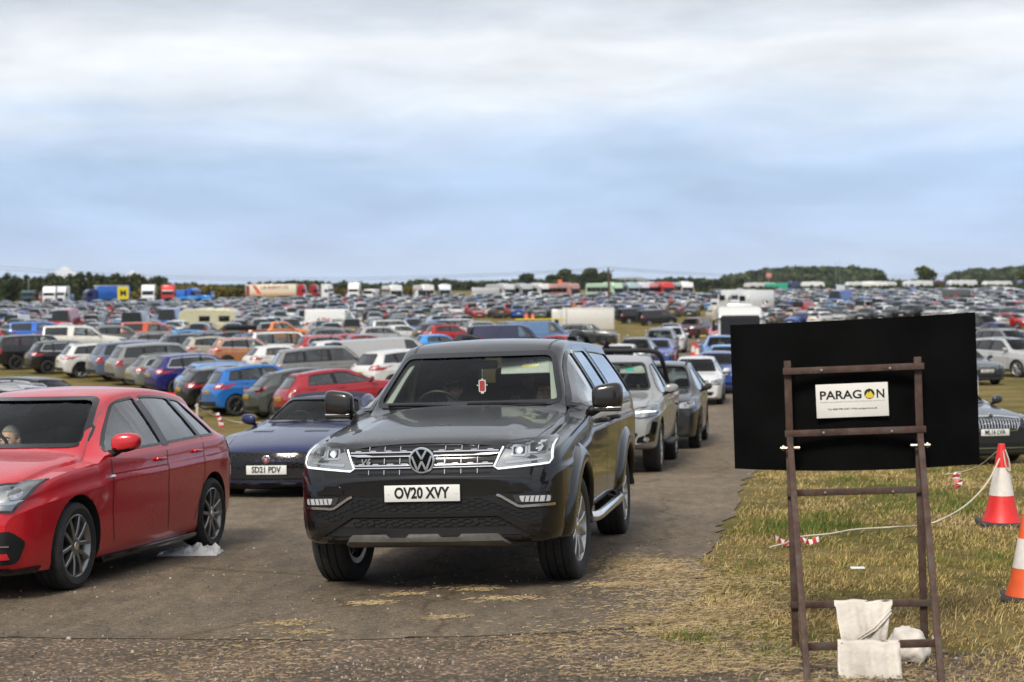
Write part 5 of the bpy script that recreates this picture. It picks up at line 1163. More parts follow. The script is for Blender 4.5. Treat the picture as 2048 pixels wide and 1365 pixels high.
    def scalp(kk, cut, m, name, th=0.):
        nu, nv = 36, 14; V = []; f = []
        for j in range(nv+1):
            for i in range(nu):
                u = 2*math.pi*i/nu; lo = cut(u); v = lo+(1.56-lo)*j/nv; q = headshape(u, v); V.append(H @ (q*kk+Vector((0, .004, .004+th*math.sin(i*7.3+j*3.1)))))
        for j in range(nv):
            for i in range(nu): f.append((j*nu+i, j*nu+(i+1) % nu, (j+1)*nu+(i+1) % nu, (j+1)*nu+i))
        f.append(tuple(nv*nu+i for i in range(nu))); return one(name, (V, f), m, root, 180)
    cut = lambda u: (.62 if math.cos(u) > .55 else .15 if math.cos(u) > .1 else -.35)-.25*(style == 'long' and math.cos(u) < .4)
    if style == 'balding': cut = lambda u: 1.2 if math.cos(u) > .3 else (.0 if math.cos(u) > 0 else -.3)
    scalp(1.07 if style != 'long' else 1.10, cut, hair, 'hair', .001)
    if style == 'long':
        hm = MB()
        for sx in (-1, 1): hm.add(tube([H @ Vector((sx*.045, .0, .10)), H @ Vector((sx*.088, .018, .02)), H @ Vector((sx*.095, .03, -.08)), H @ Vector((sx*.092, .02, -.19)), H @ Vector((sx*.085, -.01, -.26))], [.03, .034, .036, .034, .018], 10), hair)
        hm.add(tube([H @ Vector((0, .06, .10)), H @ Vector((0, .10, .0)), H @ Vector((0, .10, -.14)), H @ Vector((0, .09, -.24))], [.05, .07, .08, .05], 10), hair); hm.build('long_hair', root, 180)
    if glasses:
        g = MB()
        for sx in (-1, 1):
            c = Vector((sx*.033, -.103, .008)); pts = [H @ (c+Vector((.027*math.cos(a), .006*(math.cos(a)*sx), .019*math.sin(a)))) for a in np.linspace(0, 2*math.pi, 15)]
            g.add(tube(pts, .0026, 6), GLOSSB); g.add(tube([H @ Vector((sx*.060, -.096, .012)), H @ Vector((sx*.078, .02, .010))], .0022, 6), GLOSSB)
            if glasses == 'sun': v, f = prism([(.025*math.cos(a)+sx*.033, .018*math.sin(a)+.008) for a in np.linspace(0, 2*math.pi, 14)[:-1]], -.106, -.102, 'Y'); g.add(move((v, f), (0, 0, 0), H), GLOSSB)
        g.add(tube([H @ Vector((-.008, -.110, .012)), H @ Vector((.008, -.110, .012))], .0025, 6), GLOSSB); g.build('glasses' if glasses != 'sun' else 'sunglasses', root, 60)
    if cap:
        c = mat('cap_%s' % cap, {'dark': (.012, .013, .016), 'pale': (.30, .30, .29)}[cap], .85, bump=.3, bscale=120)
        cp = scalp(1.12, lambda u: .50 if math.cos(u) > .5 else .35 if math.cos(u) > 0 else .22, c, 'cap')
        br = []; f = []
        for j in range(4):
            for i in range(11): a = R(-62+124*i/10); rr = .080+j*.023; br.append(H @ Vector((math.sin(a)*rr*.95, -math.cos(a)*rr-.010-.006*j, .056-.006*j-.012*math.sin(a)**2*j*.5)))
        for j in range(3):
            for i in range(10): f.append((j*11+i, (j+1)*11+i, (j+1)*11+i+1, j*11+i+1))
        one('peak', (br, f), c, cp, 180)
    root.matrix_world = loc @ Matrix.Scale(k, 4); tag(root, label, 'person'); return root
def standing(label, pos, rz, vest=True, k=1., vox=.014):
    """a marshal standing with arms at the sides, facing -y before turning"""
    root = empty('person'); J = [(0, 0, .95), (0, .01, 1.15), (0, .02, 1.36), (0, .01, 1.47), (0, 0, 1.55), (-.18, .02, 1.40), (.18, .02, 1.40), (-.23, .03, 1.12), (-.22, -.06, .88), (.23, .03, 1.12), (.22, -.06, .88), (-.10, -.02, .50), (-.11, .03, .10), (.10, -.02, .50), (.11, .03, .10), (-.12, -.12, .04), (.12, -.12, .04)]
    E = [(0, 1), (1, 2), (2, 3), (3, 4), (2, 5), (2, 6), (5, 7), (7, 8), (6, 9), (9, 10), (0, 11), (11, 12), (0, 13), (13, 14), (12, 15), (14, 16)]
    parts = [skin_body(J, E, [(.165, .12), (.15, .11), (.14, .10), .056, .052, .062, .062, .044, .030, .044, .030, .07, .045, .07, .045, .036, .036], 1), move(head_mesh(24, 18), (0, -.01, 1.665))]
    for i, sx in ((8, -1), (10, 1)): parts += hand(J[i], (0, -.1, -1), (sx, 0, 0), (0, -1, 0), .5)
    b = bpy.data.objects.new('body', fuse(parts, SKIN, vox)); COL.objects.link(b); b.parent = root
    hv = mat('hi_vis_orange', (.75, .13, .012), .6, bump=.2, bscale=30); one('jacket', skin_body([(0, 0, .88), (0, .01, 1.15), (0, .02, 1.37), J[5], J[6], J[7], J[8], J[9], J[10]], [(0, 1), (1, 2), (2, 3), (2, 4), (3, 5), (5, 6), (4, 7), (7, 8)], [(.19, .14), (.175, .135), (.16, .12), .08, .08, .062, .05, .062, .05], 2), hv, root, 180)
    st = MB()
    for z in (.98, 1.14): st.add(lathe([(.19, z-.025), (.192, z+.025)], 20, 'Z'), WHITE)
    s_ = st.build('reflective_band', root, 60); s_.scale = (1, .76, 1)
    one('trousers', skin_body([(0, 0, .92), J[11], J[12], J[13], J[14]], [(0, 1), (1, 2), (0, 3), (3, 4)], [(.17, .125), .088, .062, .088, .062], 1), SEAT, root, 180)
    nu, nv = 20, 8; V = []; f = []
    for j in range(nv+1):
        for i in range(nu): u = 2*math.pi*i/nu; lo = .6 if math.cos(u) > .5 else -.2; V.append(headshape(u, lo+(1.56-lo)*j/nv)*1.08+Vector((0, -.006, 1.667)))
    for j in range(nv):
        for i in range(nu): f.append((j*nu+i, j*nu+(i+1) % nu, (j+1)*nu+(i+1) % nu, (j+1)*nu+i))
    one('hair', (V, f), HAIRB, root, 180)
    root.matrix_world = Matrix.Translation((pos[0], pos[1], gz(*pos[:2]))) @ Matrix.Rotation(rz, 4, 'Z') @ Matrix.Scale(k, 4); tag(root, label, 'person'); return root
# ---------------------------------------------------------------- the road sign seen from behind
def rust():
    m, N, L, b = nt('rusty_steel'); tc = N.new('ShaderNodeTexCoord'); n = N.new('ShaderNodeTexNoise'); n.inputs['Scale'].default_value = 14; n.inputs['Detail'].default_value = 8; n.inputs['Roughness'].default_value = .65; L.new(tc.outputs['Object'], n.inputs['Vector'])
    c = N.new('ShaderNodeValToRGB'); e = c.color_ramp.elements; e[0].position = .32; e[0].color = (.028, .018, .014, 1); e[1].position = .72; e[1].color = (.095, .045, .026, 1); x = e.new(.5); x.color = (.065, .033, .022, 1); x = e.new(.62); x.color = (.070, .055, .047, 1)
    L.new(n.outputs['Fac'], c.inputs[0]); L.new(c.outputs[0], b.inputs['Base Color']); b.inputs['Roughness'].default_value = .72; b.inputs['Metallic'].default_value = .25
    bp = N.new('ShaderNodeBump'); bp.inputs['Strength'].default_value = .35; bp.inputs['Distance'].default_value = .004; L.new(n.outputs['Fac'], bp.inputs['Height']); L.new(bp.outputs[0], b.inputs['Normal']); return m
RUST = rust(); STEEL = mat('zinc_bolt', (.35, .32, .28), .4, metal=.9)
CLOTH = mat('sack_cloth', (.52, .48, .43), .9, noise=.22, nscale=7, bump=.5, bscale=45)
def build_sign():
    root = empty('road_sign'); o = at3(1721, 566, 8.42); g = gz(o.x, o.y)
    root.matrix_world = Matrix.Translation((o.x, o.y, 0)) @ Matrix.Rotation(R(-9), 4, 'Z') @ Matrix.Rotation(R(-1.6), 4, 'Y')
    Z = lambda y: CAMZ-(y-563)/380; t = .038
    v = []; f = []; nx, nz = 24, 10
    for s in (0, 1):
        for j in range(nz+1):
            for i in range(nx+1):
                u = i/nx*2-1; x = .015+.648*u; z = Z(943)+(Z(640)-Z(943))*j/nz; y = -.005+.20*u*u+.004*math.sin(3*u+j*.5)+s*.006; v.append((x, y, z+.012*u*(j/nz)))
    n1 = (nx+1)*(nz+1)
    for j in range(nz):
        for i in range(nx): a = j*(nx+1)+i; f.append((a, a+1, a+nx+2, a+nx+1)); f.append((n1+a, n1+a+nx+1, n1+a+nx+2, n1+a+1))
    rim = [i for i in range(nx+1)]+[j*(nx+1)+nx for j in range(1, nz+1)]+[nz*(nx+1)+i for i in range(nx-1, -1, -1)]+[j*(nx+1) for j in range(nz-1, 0, -1)]
    for a, b in zip(rim, rim[1:]+rim[:1]): f.append((b, a, a+n1, b+n1))
    one('sign_board', (v, f), mat('board_black', (.0022, .0022, .0023), .7, noise=.5, nscale=5, spec=.06), root)
    def bar(name, a, b, w=t, d=.03, m=RUST):
        a, b = Vector(a), Vector(b); L_ = (b-a).length; q = (b-a).to_track_quat('Z', 'X').to_matrix().to_4x4(); return one(name, move(box((0, 0, 0), (w, d, L_), .003), (a+b)/2, q), m, root)
    x0 = .335
    for sx in (-1, 1):
        bar('frame_post', (sx*x0-.0, -.03, Z(885)), (sx*x0, -.03, Z(718)))
        bar('leg', (sx*x0-.003, .01, g-.02+sx*.014), (sx*x0-.003, .01, Z(900)))
        fx, fy = (.318 if sx > 0 else -.298), -.98; wx = root.matrix_world @ Vector((fx, fy, 0)); bar('leg', (fx, fy, gz(wx.x, wx.y)-.05), (sx*x0, -.055, Z(872)), .040, .032)
        m = MB()
        for z in (Z(893),): m.add(move(lathe([(.009, -.05), (.009, .05)], 8, 'X'), (sx*x0, -.05, z)), STEEL); m.add(move(lathe([(.016, -.004), (.016, .004)], 6, 'X'), (sx*(x0+.035), -.05, z)), STEEL)
        m.build('hinge_bolt', root, 40)
    for y, dy, nm in ((738, -.062, 1), (863, -.062, 1), (985, -.018, 1), (1212, -.018, 0)):
        r = bar('cross_bar', (-x0-.025, dy, Z(y)-.002), (x0+.03, dy, Z(y)+.006), .034, .030)
        if nm:
            for sx in (-.16, .19): one('bolt', move(lathe([(.008, 0), (.007, -.006), (0, -.007)], 8, 'Y'), (sx, dy-.017, Z(y))), STEEL, root)
    k = (Z(872)-(g-.05)); bar('cross_bar', (-.325, -.70, CAMZ-1.780), (.318, -.70, CAMZ-1.762), .036, .030)
    pm = MB(); pm.add(box((0, 0, 0), (.373, .004, .178), .002), mat('sign_white', (.62, .61, .57), .45, noise=.06, nscale=6)); pl = pm.build('name_plate', root, 40, (-.005, -.022, Z(801)), (0, R(-.8), 0))
    tm = MB()
    for s_, x in (('PARAG', -.058), ('N', .147)): tm.add(move(text(s_, .046, .001, width=.215 if len(s_) > 1 else .040, bold=.022), (x, -.003, .031)), INK)
    tm.add(move(prism(circ(0, 0, .0265, 28), -.0008, .0003, 'Y'), (.090, -.003, .031)), INK); pl_t = tm.build('plate_lettering', pl, 0)
    MB().add(move(prism([(-.023, -.011), (-.008, .012), (-.003, .004), (.006, .016), (.023, -.012), (.012, -.022), (-.012, -.022)], -.0018, -.0009, 'Y'), (.090, -.003, .031)), mat('logo_yellow', (.60, .44, .02), .5)).build('plate_logo', pl, 0)
    s2 = MB(); s2.add(move(text('Tel: 0800 996 5267 | Web: paragontm.co.uk', .0115, .0006, width=.255, bold=.01), (0, -.003, -.045)), INK); s2.build('contact_line', pl, 0); s2 = MB(); s2.add(move(text('TRAFFIC MANAGEMENT SIGNING SOLUTIONS FOR HIGHWAYS', .007, .0006, width=.335), (0, -.003, -.006)), mat('pale_grey_print', (.38, .37, .35), .5)); s2.build('small_print', pl, 0)
    tag(root, 'back of a black road sign on a rusty steel frame with a white maker plate', 'road sign')
    return root, Z, g
SIGN, SZ, SG = build_sign()
def sack(name, label, x0, x1, fz, bz_, y, ztop, seed, fold=False, tap=.5):
    """a filled cloth sack slung over a bar, in the sign's frame"""
    rn = random.Random(seed); nu, nv = 26, 44; V = []; F_ = []
    from mathutils import noise as nz
    path = []
    for j in range(nv+1):
        t = j/nv
        if t < .44: z = fz+(ztop-fz)*(t/.44); yy = -.018-.045*math.sin(math.pi*min(1, (1-t/.44)*.62))
        elif t < .56: a = (t-.44)/.12*math.pi; z = ztop+.008*math.sin(a); yy = -.018*math.cos(a)
        else: q = (t-.56)/.44; z = ztop+(bz_-ztop)*q; yy = .018+.04*math.sin(math.pi*min(1, q*.62))
        path.append((yy, z, 0 if .4 < t < .6 else abs(t-.5)))
    for s in (1, 0):
        for j, (yy, z, k) in enumerate(path):
            for i in range(nu+1):
                u = i/nu; x = x0+(x1-x0)*u-(x1-x0)*(u-.5)*k*tap; e = math.sin(math.pi*min(1, max(0, u)))**.35
                th = s*(.004+.045*k)*e*(-1 if yy < 0 else 1)
                w = .014*nz.noise(Vector((u*7+seed, z*4, seed)))+.007*math.sin(u*23+z*11+seed+2*nz.noise(Vector((u*3, z*5, 4))))*(1 if k > .02 else .4)
                V.append((x+.008*nz.noise(Vector((z*9, seed, 2))), y+yy+th+w*(1 if yy > 0 else 1), z+.008*nz.noise(Vector((u*4, seed*1.7, 1)))))
    n = (nu+1)*(nv+1)
    for j in range(nv):
        for i in range(nu): a = j*(nu+1)+i; F_.append((a, a+1, a+nu+2, a+nu+1)); F_.append((n+a, n+a+nu+1, n+a+nu+2, n+a+1))
    rim = [i for i in range(nu+1)]+[j*(nu+1)+nu for j in range(1, nv+1)]+[nv*(nu+1)+i for i in range(nu-1, -1, -1)]+[j*(nu+1) for j in range(nv-1, 0, -1)]
    for a, b in zip(rim, rim[1:]+rim[:1]): F_.append((b, a, a+n, b+n))
    m = MB().add((V, F_), CLOTH)
    if fold: m.add(tube([(x0+.09, y-.10, fz+.03), (x0+.20, y-.085, fz+.10), (x1-.01, y-.04, ztop-.035)], [.008, .014, .016], 8, flat=.6), CLOTH); m.add(tube([(x0+.10, y-.108, fz+.025), (x0+.21, y-.095, fz+.09), (x1-.005, y-.05, ztop-.05)], [.004, .006, .006], 6), CLOTH)
    o = m.build(name, None, 180); o.matrix_world = SIGN.matrix_world.copy(); return tag(o, label, 'sandbag')
sack('sandbag', 'white cloth sandbag over the rear bar, with a folded seam across it', -.135, .165, SZ(1290), SZ(1290), -.018, SZ(1212)+.015, 3, True)
sack('sandbag', 'larger white cloth sandbag over the front bar, nearest the camera', -.145, .150, .10, .12, -.70, CAMZ-1.770+.016, 5, False, -.05)
_m = SIGN.matrix_world
def lump(name, label, c, s, m, seed, cat):
    from mathutils import noise as nz
    bm = bmesh.new(); bmesh.ops.create_icosphere(bm, subdivisions=4, radius=1)
    for v in bm.verts:
        p = v.co.copy(); k = 1+.18*nz.noise(p*1.8+Vector((seed, 0, 0)))+.08*nz.noise(p*5+Vector((0, seed, 0))); v.co = Vector((p.x*s[0]*k, p.y*s[1]*k, max(p.z, -.55)*s[2]*k))
    bm.verts.index_update(); vf = [tuple(v.co) for v in bm.verts], [tuple(q.index for q in f.verts) for f in bm.faces]; bm.free()
    return tag(MB().add(vf, m).add(tube([(s[0]*.8, 0, s[2]*.15), (s[0]*1.2, -.01, s[2]*.3), (s[0]*1.45, 0, s[2]*.7)], [.02, .010, .005], 6), m).build(name, None, 60, c), label, cat)
_p = _m @ Vector((.215, -.30, 0)); lump('sandbag', 'small white sandbag slumped on the ground behind the front bar', (_p.x, _p.y, gz(_p.x, _p.y)+.07), (.10, .13, .105), CLOTH, 2, 'sandbag')
# ---------------------------------------------------------------- cones
CRED = mat('cone_red', (.60, .022, .020), .45, noise=.1, nscale=12); CORG = mat('cone_orange', (.62, .085, .015), .5, noise=.12, nscale=12); CWH = mat('cone_sleeve', (.60, .56, .52), .42, noise=.08, nscale=20); CBL = mat('cone_base', (.03, .028, .027), .8, noise=.3, nscale=10)
def cone(label, pos, h, red=CRED, two=True, n=28, lean=0.):
    root = empty('traffic_cone', (pos[0], pos[1], gz(*pos[:2])), (lean, -lean, random.uniform(-.4, .4))); k = h/.75
    one('base', move(box((0, 0, .022*k), (.42*k, .42*k, .044*k), .012), (0, 0, 0)), CBL, root)
    R_ = lambda t: (.145-.115*t+.03*(1-t)**6)*k; z = lambda t: (.04+t*.71)*k
    def sec(a, b, m, nm, pr=0):
        ts = np.linspace(a, b, 6); v, f = lathe([(R_(t)+pr, z(t)) for t in ts], n); one(nm, (v, f), m, root, 40)
    sec(0, .34, red, 'cone_body'); sec(.34, .70, CWH, 'reflective_sleeve', .003*k); sec(.70, 1., red, 'cone_top')
    return tag(root, label, 'traffic cone')
c1 = at(2003, 14.6); cone('red and white cone with cream rope tied round its tip, by the dark estate', c1, .75)
c2 = at(2052, 10.0); cone('orange cone with a pale sleeve, nearest the camera at the right edge', c2, .545*1.0, CORG)
# rope and tape
ROPE = mat('cream_rope', (.52, .47, .38), .85, bump=.4, bscale=400)
top = Vector((c1.x, c1.y, gz(c1.x, c1.y)))
def loopy(pts, n=6):
    pts = [Vector(p) for p in pts]; out = []
    for i in range(len(pts)-1):
        a, b, c, d = pts[max(i-1, 0)], pts[i], pts[i+1], pts[min(i+2, len(pts)-1)]
        for k in range(n):
            t = k/n; out.append(.5*((2*b)+(c-a)*t+(2*a-5*b+4*c-d)*t*t+(3*b-a-3*c+d)*t**3))
    return out+[pts[-1]]
rp = [at3(1999, 918, 14.5), at3(1975, 965, 14.2), at3(1930, 1012, 13.6), at3(1860, 1048, 12.9)]+[onground(px, py)+Vector((0, 0, .05)) for px, py in ((1790, 1066), (1710, 1071), (1660, 1080), (1600, 1087), (1570, 1100), (1540, 1108))]
rm = MB(); rm.add(tube(loopy(rp), .0075, 6), ROPE)
rm.add(tube(loopy([top+Vector((.036*math.cos(a), .036*math.sin(a), .70-.01*a)) for a in np.linspace(0, 13, 20)]), .007, 6), ROPE)
rm.add(tube(loopy([top+Vector((.02, -.045, .70)), top+Vector((.05, -.06, .60)), top+Vector((.055, -.07, .51)), top+Vector((.02, -.07, .55)), top+Vector((.0, -.05, .69))]), .007, 6), ROPE)
rm.add(tube(loopy([top+Vector((-.02, 0, .70)), at3(1960, 931, 15.2), at3(1925, 944, 15.8), at3(1890, 950, 16.4)]), .006, 6), ROPE)
tag(rm.build('rope', None, 60), 'cream rope from the cone tip sagging down into the grass', 'rope')
TR, TWm = mat('tape_red', (.42, .02, .03), .45), mat('tape_white', (.62, .58, .56), .45)
def tape(label, pts, w, up, n=5, seg=.06):
    m = MB(); P = loopy(pts, n); rn = random.Random(len(label)); U = Vector(up)
    for i in range(len(P)-1):
        a, b = P[i], P[i+1]; u0 = (U+Vector((rn.uniform(-.5, .5), rn.uniform(-.5, .5), 0)))*w/2 if i == 0 else u1
        u1 = (U+Vector((rn.uniform(-.6, .6), rn.uniform(-.6, .6), rn.uniform(-.3, .3)))).normalized()*w/2
        q = Vector((0, .002, 0)); m.add(([a-u0, b-u1, b+u1, a+u0, a-u0+q, b-u1+q, b+u1+q, a+u0+q], [(0, 1, 2, 3), (7, 6, 5, 4)]), TR if i % 2 else TWm)
    return tag(m.build('barrier_tape', None, 0), label, 'barrier tape')
tape('torn red and white tape lying in the grass under the sign', [onground(px, py)+Vector((0, 0, z)) for px, py, z in ((1545, 1082, .06), (1556, 1092, .05), (1575, 1097, .04), (1600, 1094, .06), (1618, 1098, .05), (1638, 1096, .07))], .045, (0, .3, 1), 3)
tape('torn red and white tape hanging below the right of the sign board', [at3(1917, 944, 16), at3(1911, 955, 16), at3(1919, 965, 16), at3(1914, 976, 16)], .075, (1, 0, .1), 2)
# ---------------------------------------------------------------- left: small notice post, tape line
q = at(390, 33); root = empty('notice_post', (q.x, q.y, gz(q.x, q.y)))
one('post', box((0, 0, .45), (.05, .05, 1.0), .006), mat('post_wood', (.38, .33, .25), .8, noise=.2, nscale=30), root)
one('notice', box((0, -.04, .52), (.24, .012, .32), .004), GLOSSB, root)
one('notice_lettering', MB and move(text('SEP', .10, .003, bold=.02), (.0, -.048, .56)), WHITE, root); one('notice_band', box((0, -.048, .42), (.2, .003, .05), 0), WHITE, root)
tag(root, 'short post with a small black and white notice on the grass behind the red hatchback', 'notice post')
rm = MB(); a = at3(390, 812, 33); rm.add(tube(loopy([a, at3(415, 826, 33.5), at3(440, 834, 34), at3(475, 845, 34.5), at3(530, 846, 35)]), .012, 6), ROPE); tag(rm.build('rope', None, 60), 'cream rope strung from the notice post along the parked rear bumpers', 'rope')
tape('twisted red and white tape hanging from the rope by the dark blue sports car', [at3(433, 826, 33.8), at3(438, 836, 33.8), at3(441, 845, 33.8), at3(444, 856, 33.8)], .10, (1, 0, .1), 2)
# ---------------------------------------------------------------- plastic bag under the red hatchback
def plastic():
    m, N, L, b = nt('clear_plastic'); b.inputs['Base Color'].default_value = (.62, .62, .62, 1); b.inputs['Roughness'].default_value = .18; b.inputs['Alpha'].default_value = .7; b.inputs['Specular IOR Level'].default_value = .9; return m
def plastic_bag():
    from mathutils import noise as nz
    V = []; F_ = []; nx, ny = 44, 22; c = onground(384, 1112)
    for s in (0, 1):
        for j in range(ny+1):
            for i in range(nx+1):
                u, w = i/nx, j/ny; x = c.x-.28+.52*u; y = c.y-.16+.36*w; e = (math.sin(math.pi*u)*math.sin(math.pi*w))**.5
                n = abs(nz.noise(Vector((u*5, w*4, 1))))*.9+abs(nz.noise(Vector((u*12, w*9, 5))))*.5+abs(nz.noise(Vector((u*25, w*19, 9))))*.2
                x += .04*nz.noise(Vector((u*6, w*6, 3))); V.append((x, y, gz(x, y)+.014+(e*(.025+.105*n*(.5+u)) if s else e*.004)))
    n = (nx+1)*(ny+1)
    for j in range(ny):
        for i in range(nx): a = j*(nx+1)+i; F_.append((n+a, n+a+1, n+a+nx+2, n+a+nx+1)); F_.append((a, a+nx+1, a+nx+2, a+1))
    tag(one('plastic_bag', (V, F_), plastic(), None, 25), 'crumpled clear plastic sheet caught behind the rear wheel of the red hatchback', 'plastic bag')
plastic_bag()
tag(one('litter', box(onground(1715, 1151)+Vector((0, 0, .05)), (.10, .05, .01), .003), WHITE), 'scrap of white paper in the grass behind the sign', 'litter')
# ---------------------------------------------------------------- far roadside furniture
for px, d, h, lb in ((1386, 92, 1.0, 'tall red and white cone on the far track, left of a pair'), (1394, 88, 1.0, 'tall red and white cone on the far track, right and nearer of a pair'), (1230, 118, .75, 'small red cone on the grass right of the black warning triangle')): cone(lb, at(px, d), h, CRED, True, 14)
for i, (px, d, lb) in enumerate(((1237, 108, 'striped marker post on the yellow grass just right of the small red cone'), (1255, 106, 'striped marker post on the yellow grass, second to the right of the small red cone'), (1291, 122, 'striped marker post on the grass left of the dark pickup'), (1318, 138, 'striped marker post on the grass left of the maroon car'), (1396, 92, 'striped marker post standing behind the pair of tall cones'))):
    q = at(px, d); r = empty('marker_post', (q.x, q.y, q.z)); one('post', lathe([(.05, 0), (.05, 1.05), (0, 1.06)], 10), WHITE, r); m = MB()
    for k in range(5): m.add(move(lathe([(.053, 0), (.053, .09)], 10), (0, 0, .12+k*.19)), INK)
    m.build('band', r, 40)['kind'] = 'stuff'; one('foot', box((0, 0, .03), (.3, .3, .06), .02), CBL, r); tag(r, lb, 'marker post', 'striped marker posts along the far track')
q = at(1212, 70); r = empty('warning_sign', (q.x, q.y, q.z), (0, 0, .1)); one('sign_board', prism([(-.33, 1.0), (.33, 1.0), (.04, 1.6), (-.04, 1.6)], 0, .02, 'Y'), GLOSSB, r)
m = MB(); m.add(box((0, -.012, 1.22), (.14, .01, .05), 0), WHITE); m.build('label', r, 0)
for sx in (-1, 1): one('leg', tube([(sx*.25, .02, 1.05), (sx*.34, -.3, 0)], .02, 6), RUST, r); one('leg', tube([(sx*.25, .03, 1.05), (sx*.34, .35, 0)], .02, 6), RUST, r)
one('cross_bar', tube([(-.30, -.15, .5), (.30, -.15, .5)], .018, 6), RUST, r); tag(r, 'black triangular sign seen from behind, standing left of the silver pickup', 'road sign')
YB = mat('barrier_yellow', (.62, .50, .01), .45)
for px, lb in ((1399, 'yellow plastic barrier behind the maroon car, left of the pair'), (1416, 'yellow plastic barrier behind the maroon car, right of the pair')):
    q = at(px, 150); r = empty('barrier', (q.x, q.y, q.z), (0, 0, .2)); m = MB(); m.add(box((0, 0, .55), (.86, .18, .9), .05), YB); m.build('panel', r, 40); one('slot', box((.05, -.095, .55), (.10, .02, .3), .01), GLOSSB, r); one('foot', box((0, 0, .06), (.8, .45, .12), .04), YB, r); tag(r, lb, 'barrier', 'yellow barriers on the far track')
standing('marshal in an orange jacket on the grass left of the white trailer, left of two', at(1052, 195), .4); standing('marshal in an orange jacket on the grass left of the white trailer, right of two', at(1065, 195), 2.4)
# ---------------------------------------------------------------- the queue of traffic
hero, hsp = build_pickup(); setcol(hero, (.0055, .0052, .0050)); hb = at3(848, 918, 10.66)
def place_front(r, sp, x, y, yaw):
    a = R(yaw); seat_on(r, (x+sp.L/2*math.sin(a), y+sp.L/2*math.cos(a)), -a, sp)
place_front(hero, hsp, hb.x, 10.66, 10); tag(hero, 'black double cab pickup with a canopy, filling the middle of the road', 'pickup truck')
HM = hero.matrix_world.copy(); hy = lambda s: s-hsp.L/2
seated('man driving the black pickup, in dark cap and glasses', HM @ Matrix.Translation((-.39, hy(2.72), .70)), R(6), (.20, .24, .28), HAIRD, 'short', SKINP, 1.0, 'clear', 'dark')
seated('woman with long hair looking down in the passenger seat of the black pickup', HM @ Matrix.Translation((.40, hy(2.74), .635)), R(14), (.10, .12, .13), HAIRB, 'long', SKINP, .98, arms='lap', nod=R(-10), collar=False)
seated('fair young child in the middle rear seat of the black pickup', HM @ Matrix.Translation((.19, hy(3.26), .93)), R(0), (.16, .2, .24), HAIRR, 'short', SKINP, .74, arms='lap', nod=R(-6), collar=False)
# hanging ornament
r = empty('hanging_ornament'); m = MB(); m.add(tube([(0, 0, .135), (.001, 0, .05)], .0028, 6), CHROME); m.build('chain', r, 40)
fr = rounded([(-.025, -.045), (.025, -.045), (.025, .045), (-.025, .045)], .006, 2); m = MB(); m.add(prism(offset(fr, .004), -.004, .004, 'Y'), WHITE)
for sx in (-1, 1): m.add(tube([(sx*.028, 0, .006), (sx*.040, 0, .002), (sx*.042, 0, .012)], .004, 6), WHITE)
m.add(box((0, 0, .052), (.014, .008, .012), .003), WHITE); m.add(box((0, 0, -.056), (.026, .008, .014), .003), WHITE); m.build('charm', r, 40)
one('charm_face', prism(offset(fr, -.004), -.006, -.0042, 'Y'), TR, r); one('tassel', tube([(0, 0, -.06), (0, 0, -.085)], .003, 6), INK, r)
r.matrix_world = HM @ Matrix.Translation((.012, hy(2.13), 1.395)); tag(r, 'small red and white charm hanging from the mirror of the black pickup', 'ornament')
# red hatchback
g_ = make_car('hatchback_car', S['hot_hatch'], ((5, .055), mat('alloy_machined', (.26, .26, .26), .28, metal=.85)), ch=0, n=36, privacy=False, sill=False, plate_text=None, head=[(.55, -.22), (.56, -.085), (.74, -.05), (.925, -.035), (.90, -.13), (.84, -.24)], tail=[(.55, -.04), (.60, -.20), (.90, -.22), (.90, -.02), (.84, .02)], grille=[(-.52, -.16), (.52, -.16), (.54, -.09), (-.54, -.09)])
setcol(g_, (.52, .010, .020)); gb, gs_ = BV[g_.name]; yg = lambda s: s-gs_.L/2
def gold():
    root = g_
    for fn in (lambda t: t, mir):
        vp = rounded([(.46, .26), (.76, .27), (.80, .42), (.74, .50), (.54, .47)], .03, 2); m = MB(); m.add(fn(panel(gb, vp, 'F', .010, .012, .025)), BLACK); b = m.build('bumper_vent', root, 40)
        one('vent_blade', fn(panel(gb, [(.54, .385), (.73, .39), (.73, .400), (.54, .395)], 'F', .022, .014, .03)), CHROME, b); one('vent_strip', fn(panel(gb, [(.54, .30), (.73, .305), (.72, .345), (.53, .34)], 'F', .020, .012, .03)), PAINT, b).color = (.52, .010, .02, 1)
        one('splitter', fn(panel(gb, [(.0, .20), (.80, .20), (.82, .235), (.0, .235)], 'F', .016, .02, .03)), GLOSSB, root)
        one('side_skirt', fn(box((.845, yg(gs_.fo+gs_.wb/2), .175), (.07, gs_.wb-.80, .05), .012)), GLOSSB, root)
        bd = MB(); bd.add(fn(panel(gb, [(yg(1.33), .775), (yg(1.47), .78), (yg(1.47), .795), (yg(1.35), .80)], 'S', .006, .006, .05)), CHROME); bd.build('wing_badge', root, 40)
        hl = fn(panel(gb, rounded([(.52, .655), (.76, .675), (.79, .70), (.53, .672)], .006, 1), 'F', .018, .004, .03)); one('running_light', hl, LAMP, root)
        # fine creases along the doors
        cr = ribbon(gb, [(yg(1.45), .80), (yg(2.5), .815), (yg(3.5), .84), (yg(4.0), .86)], .012, 'S', .004, .06); one('crease', fn(cr), PAINT, root).color = (.52, .010, .02, 1)
        one('pillar_trim', fn(panel(gb, [(yg(2.425), .97), (yg(2.545), .972), (yg(2.575), 1.335), (yg(2.455), 1.335)], 'S', .004, .004, .06)), GLOSSB, root)
    one('aerial', tube([(0, yg(3.40), 1.40), (0, yg(3.46), 1.445)], [.018, .006], 8), BLACK, root)
gold(); af = at(125, 11.5); a11 = R(11); wx, wy = af.x, 11.5; ax = wx-.80*math.cos(a11); ay = wy+.80*math.sin(a11)
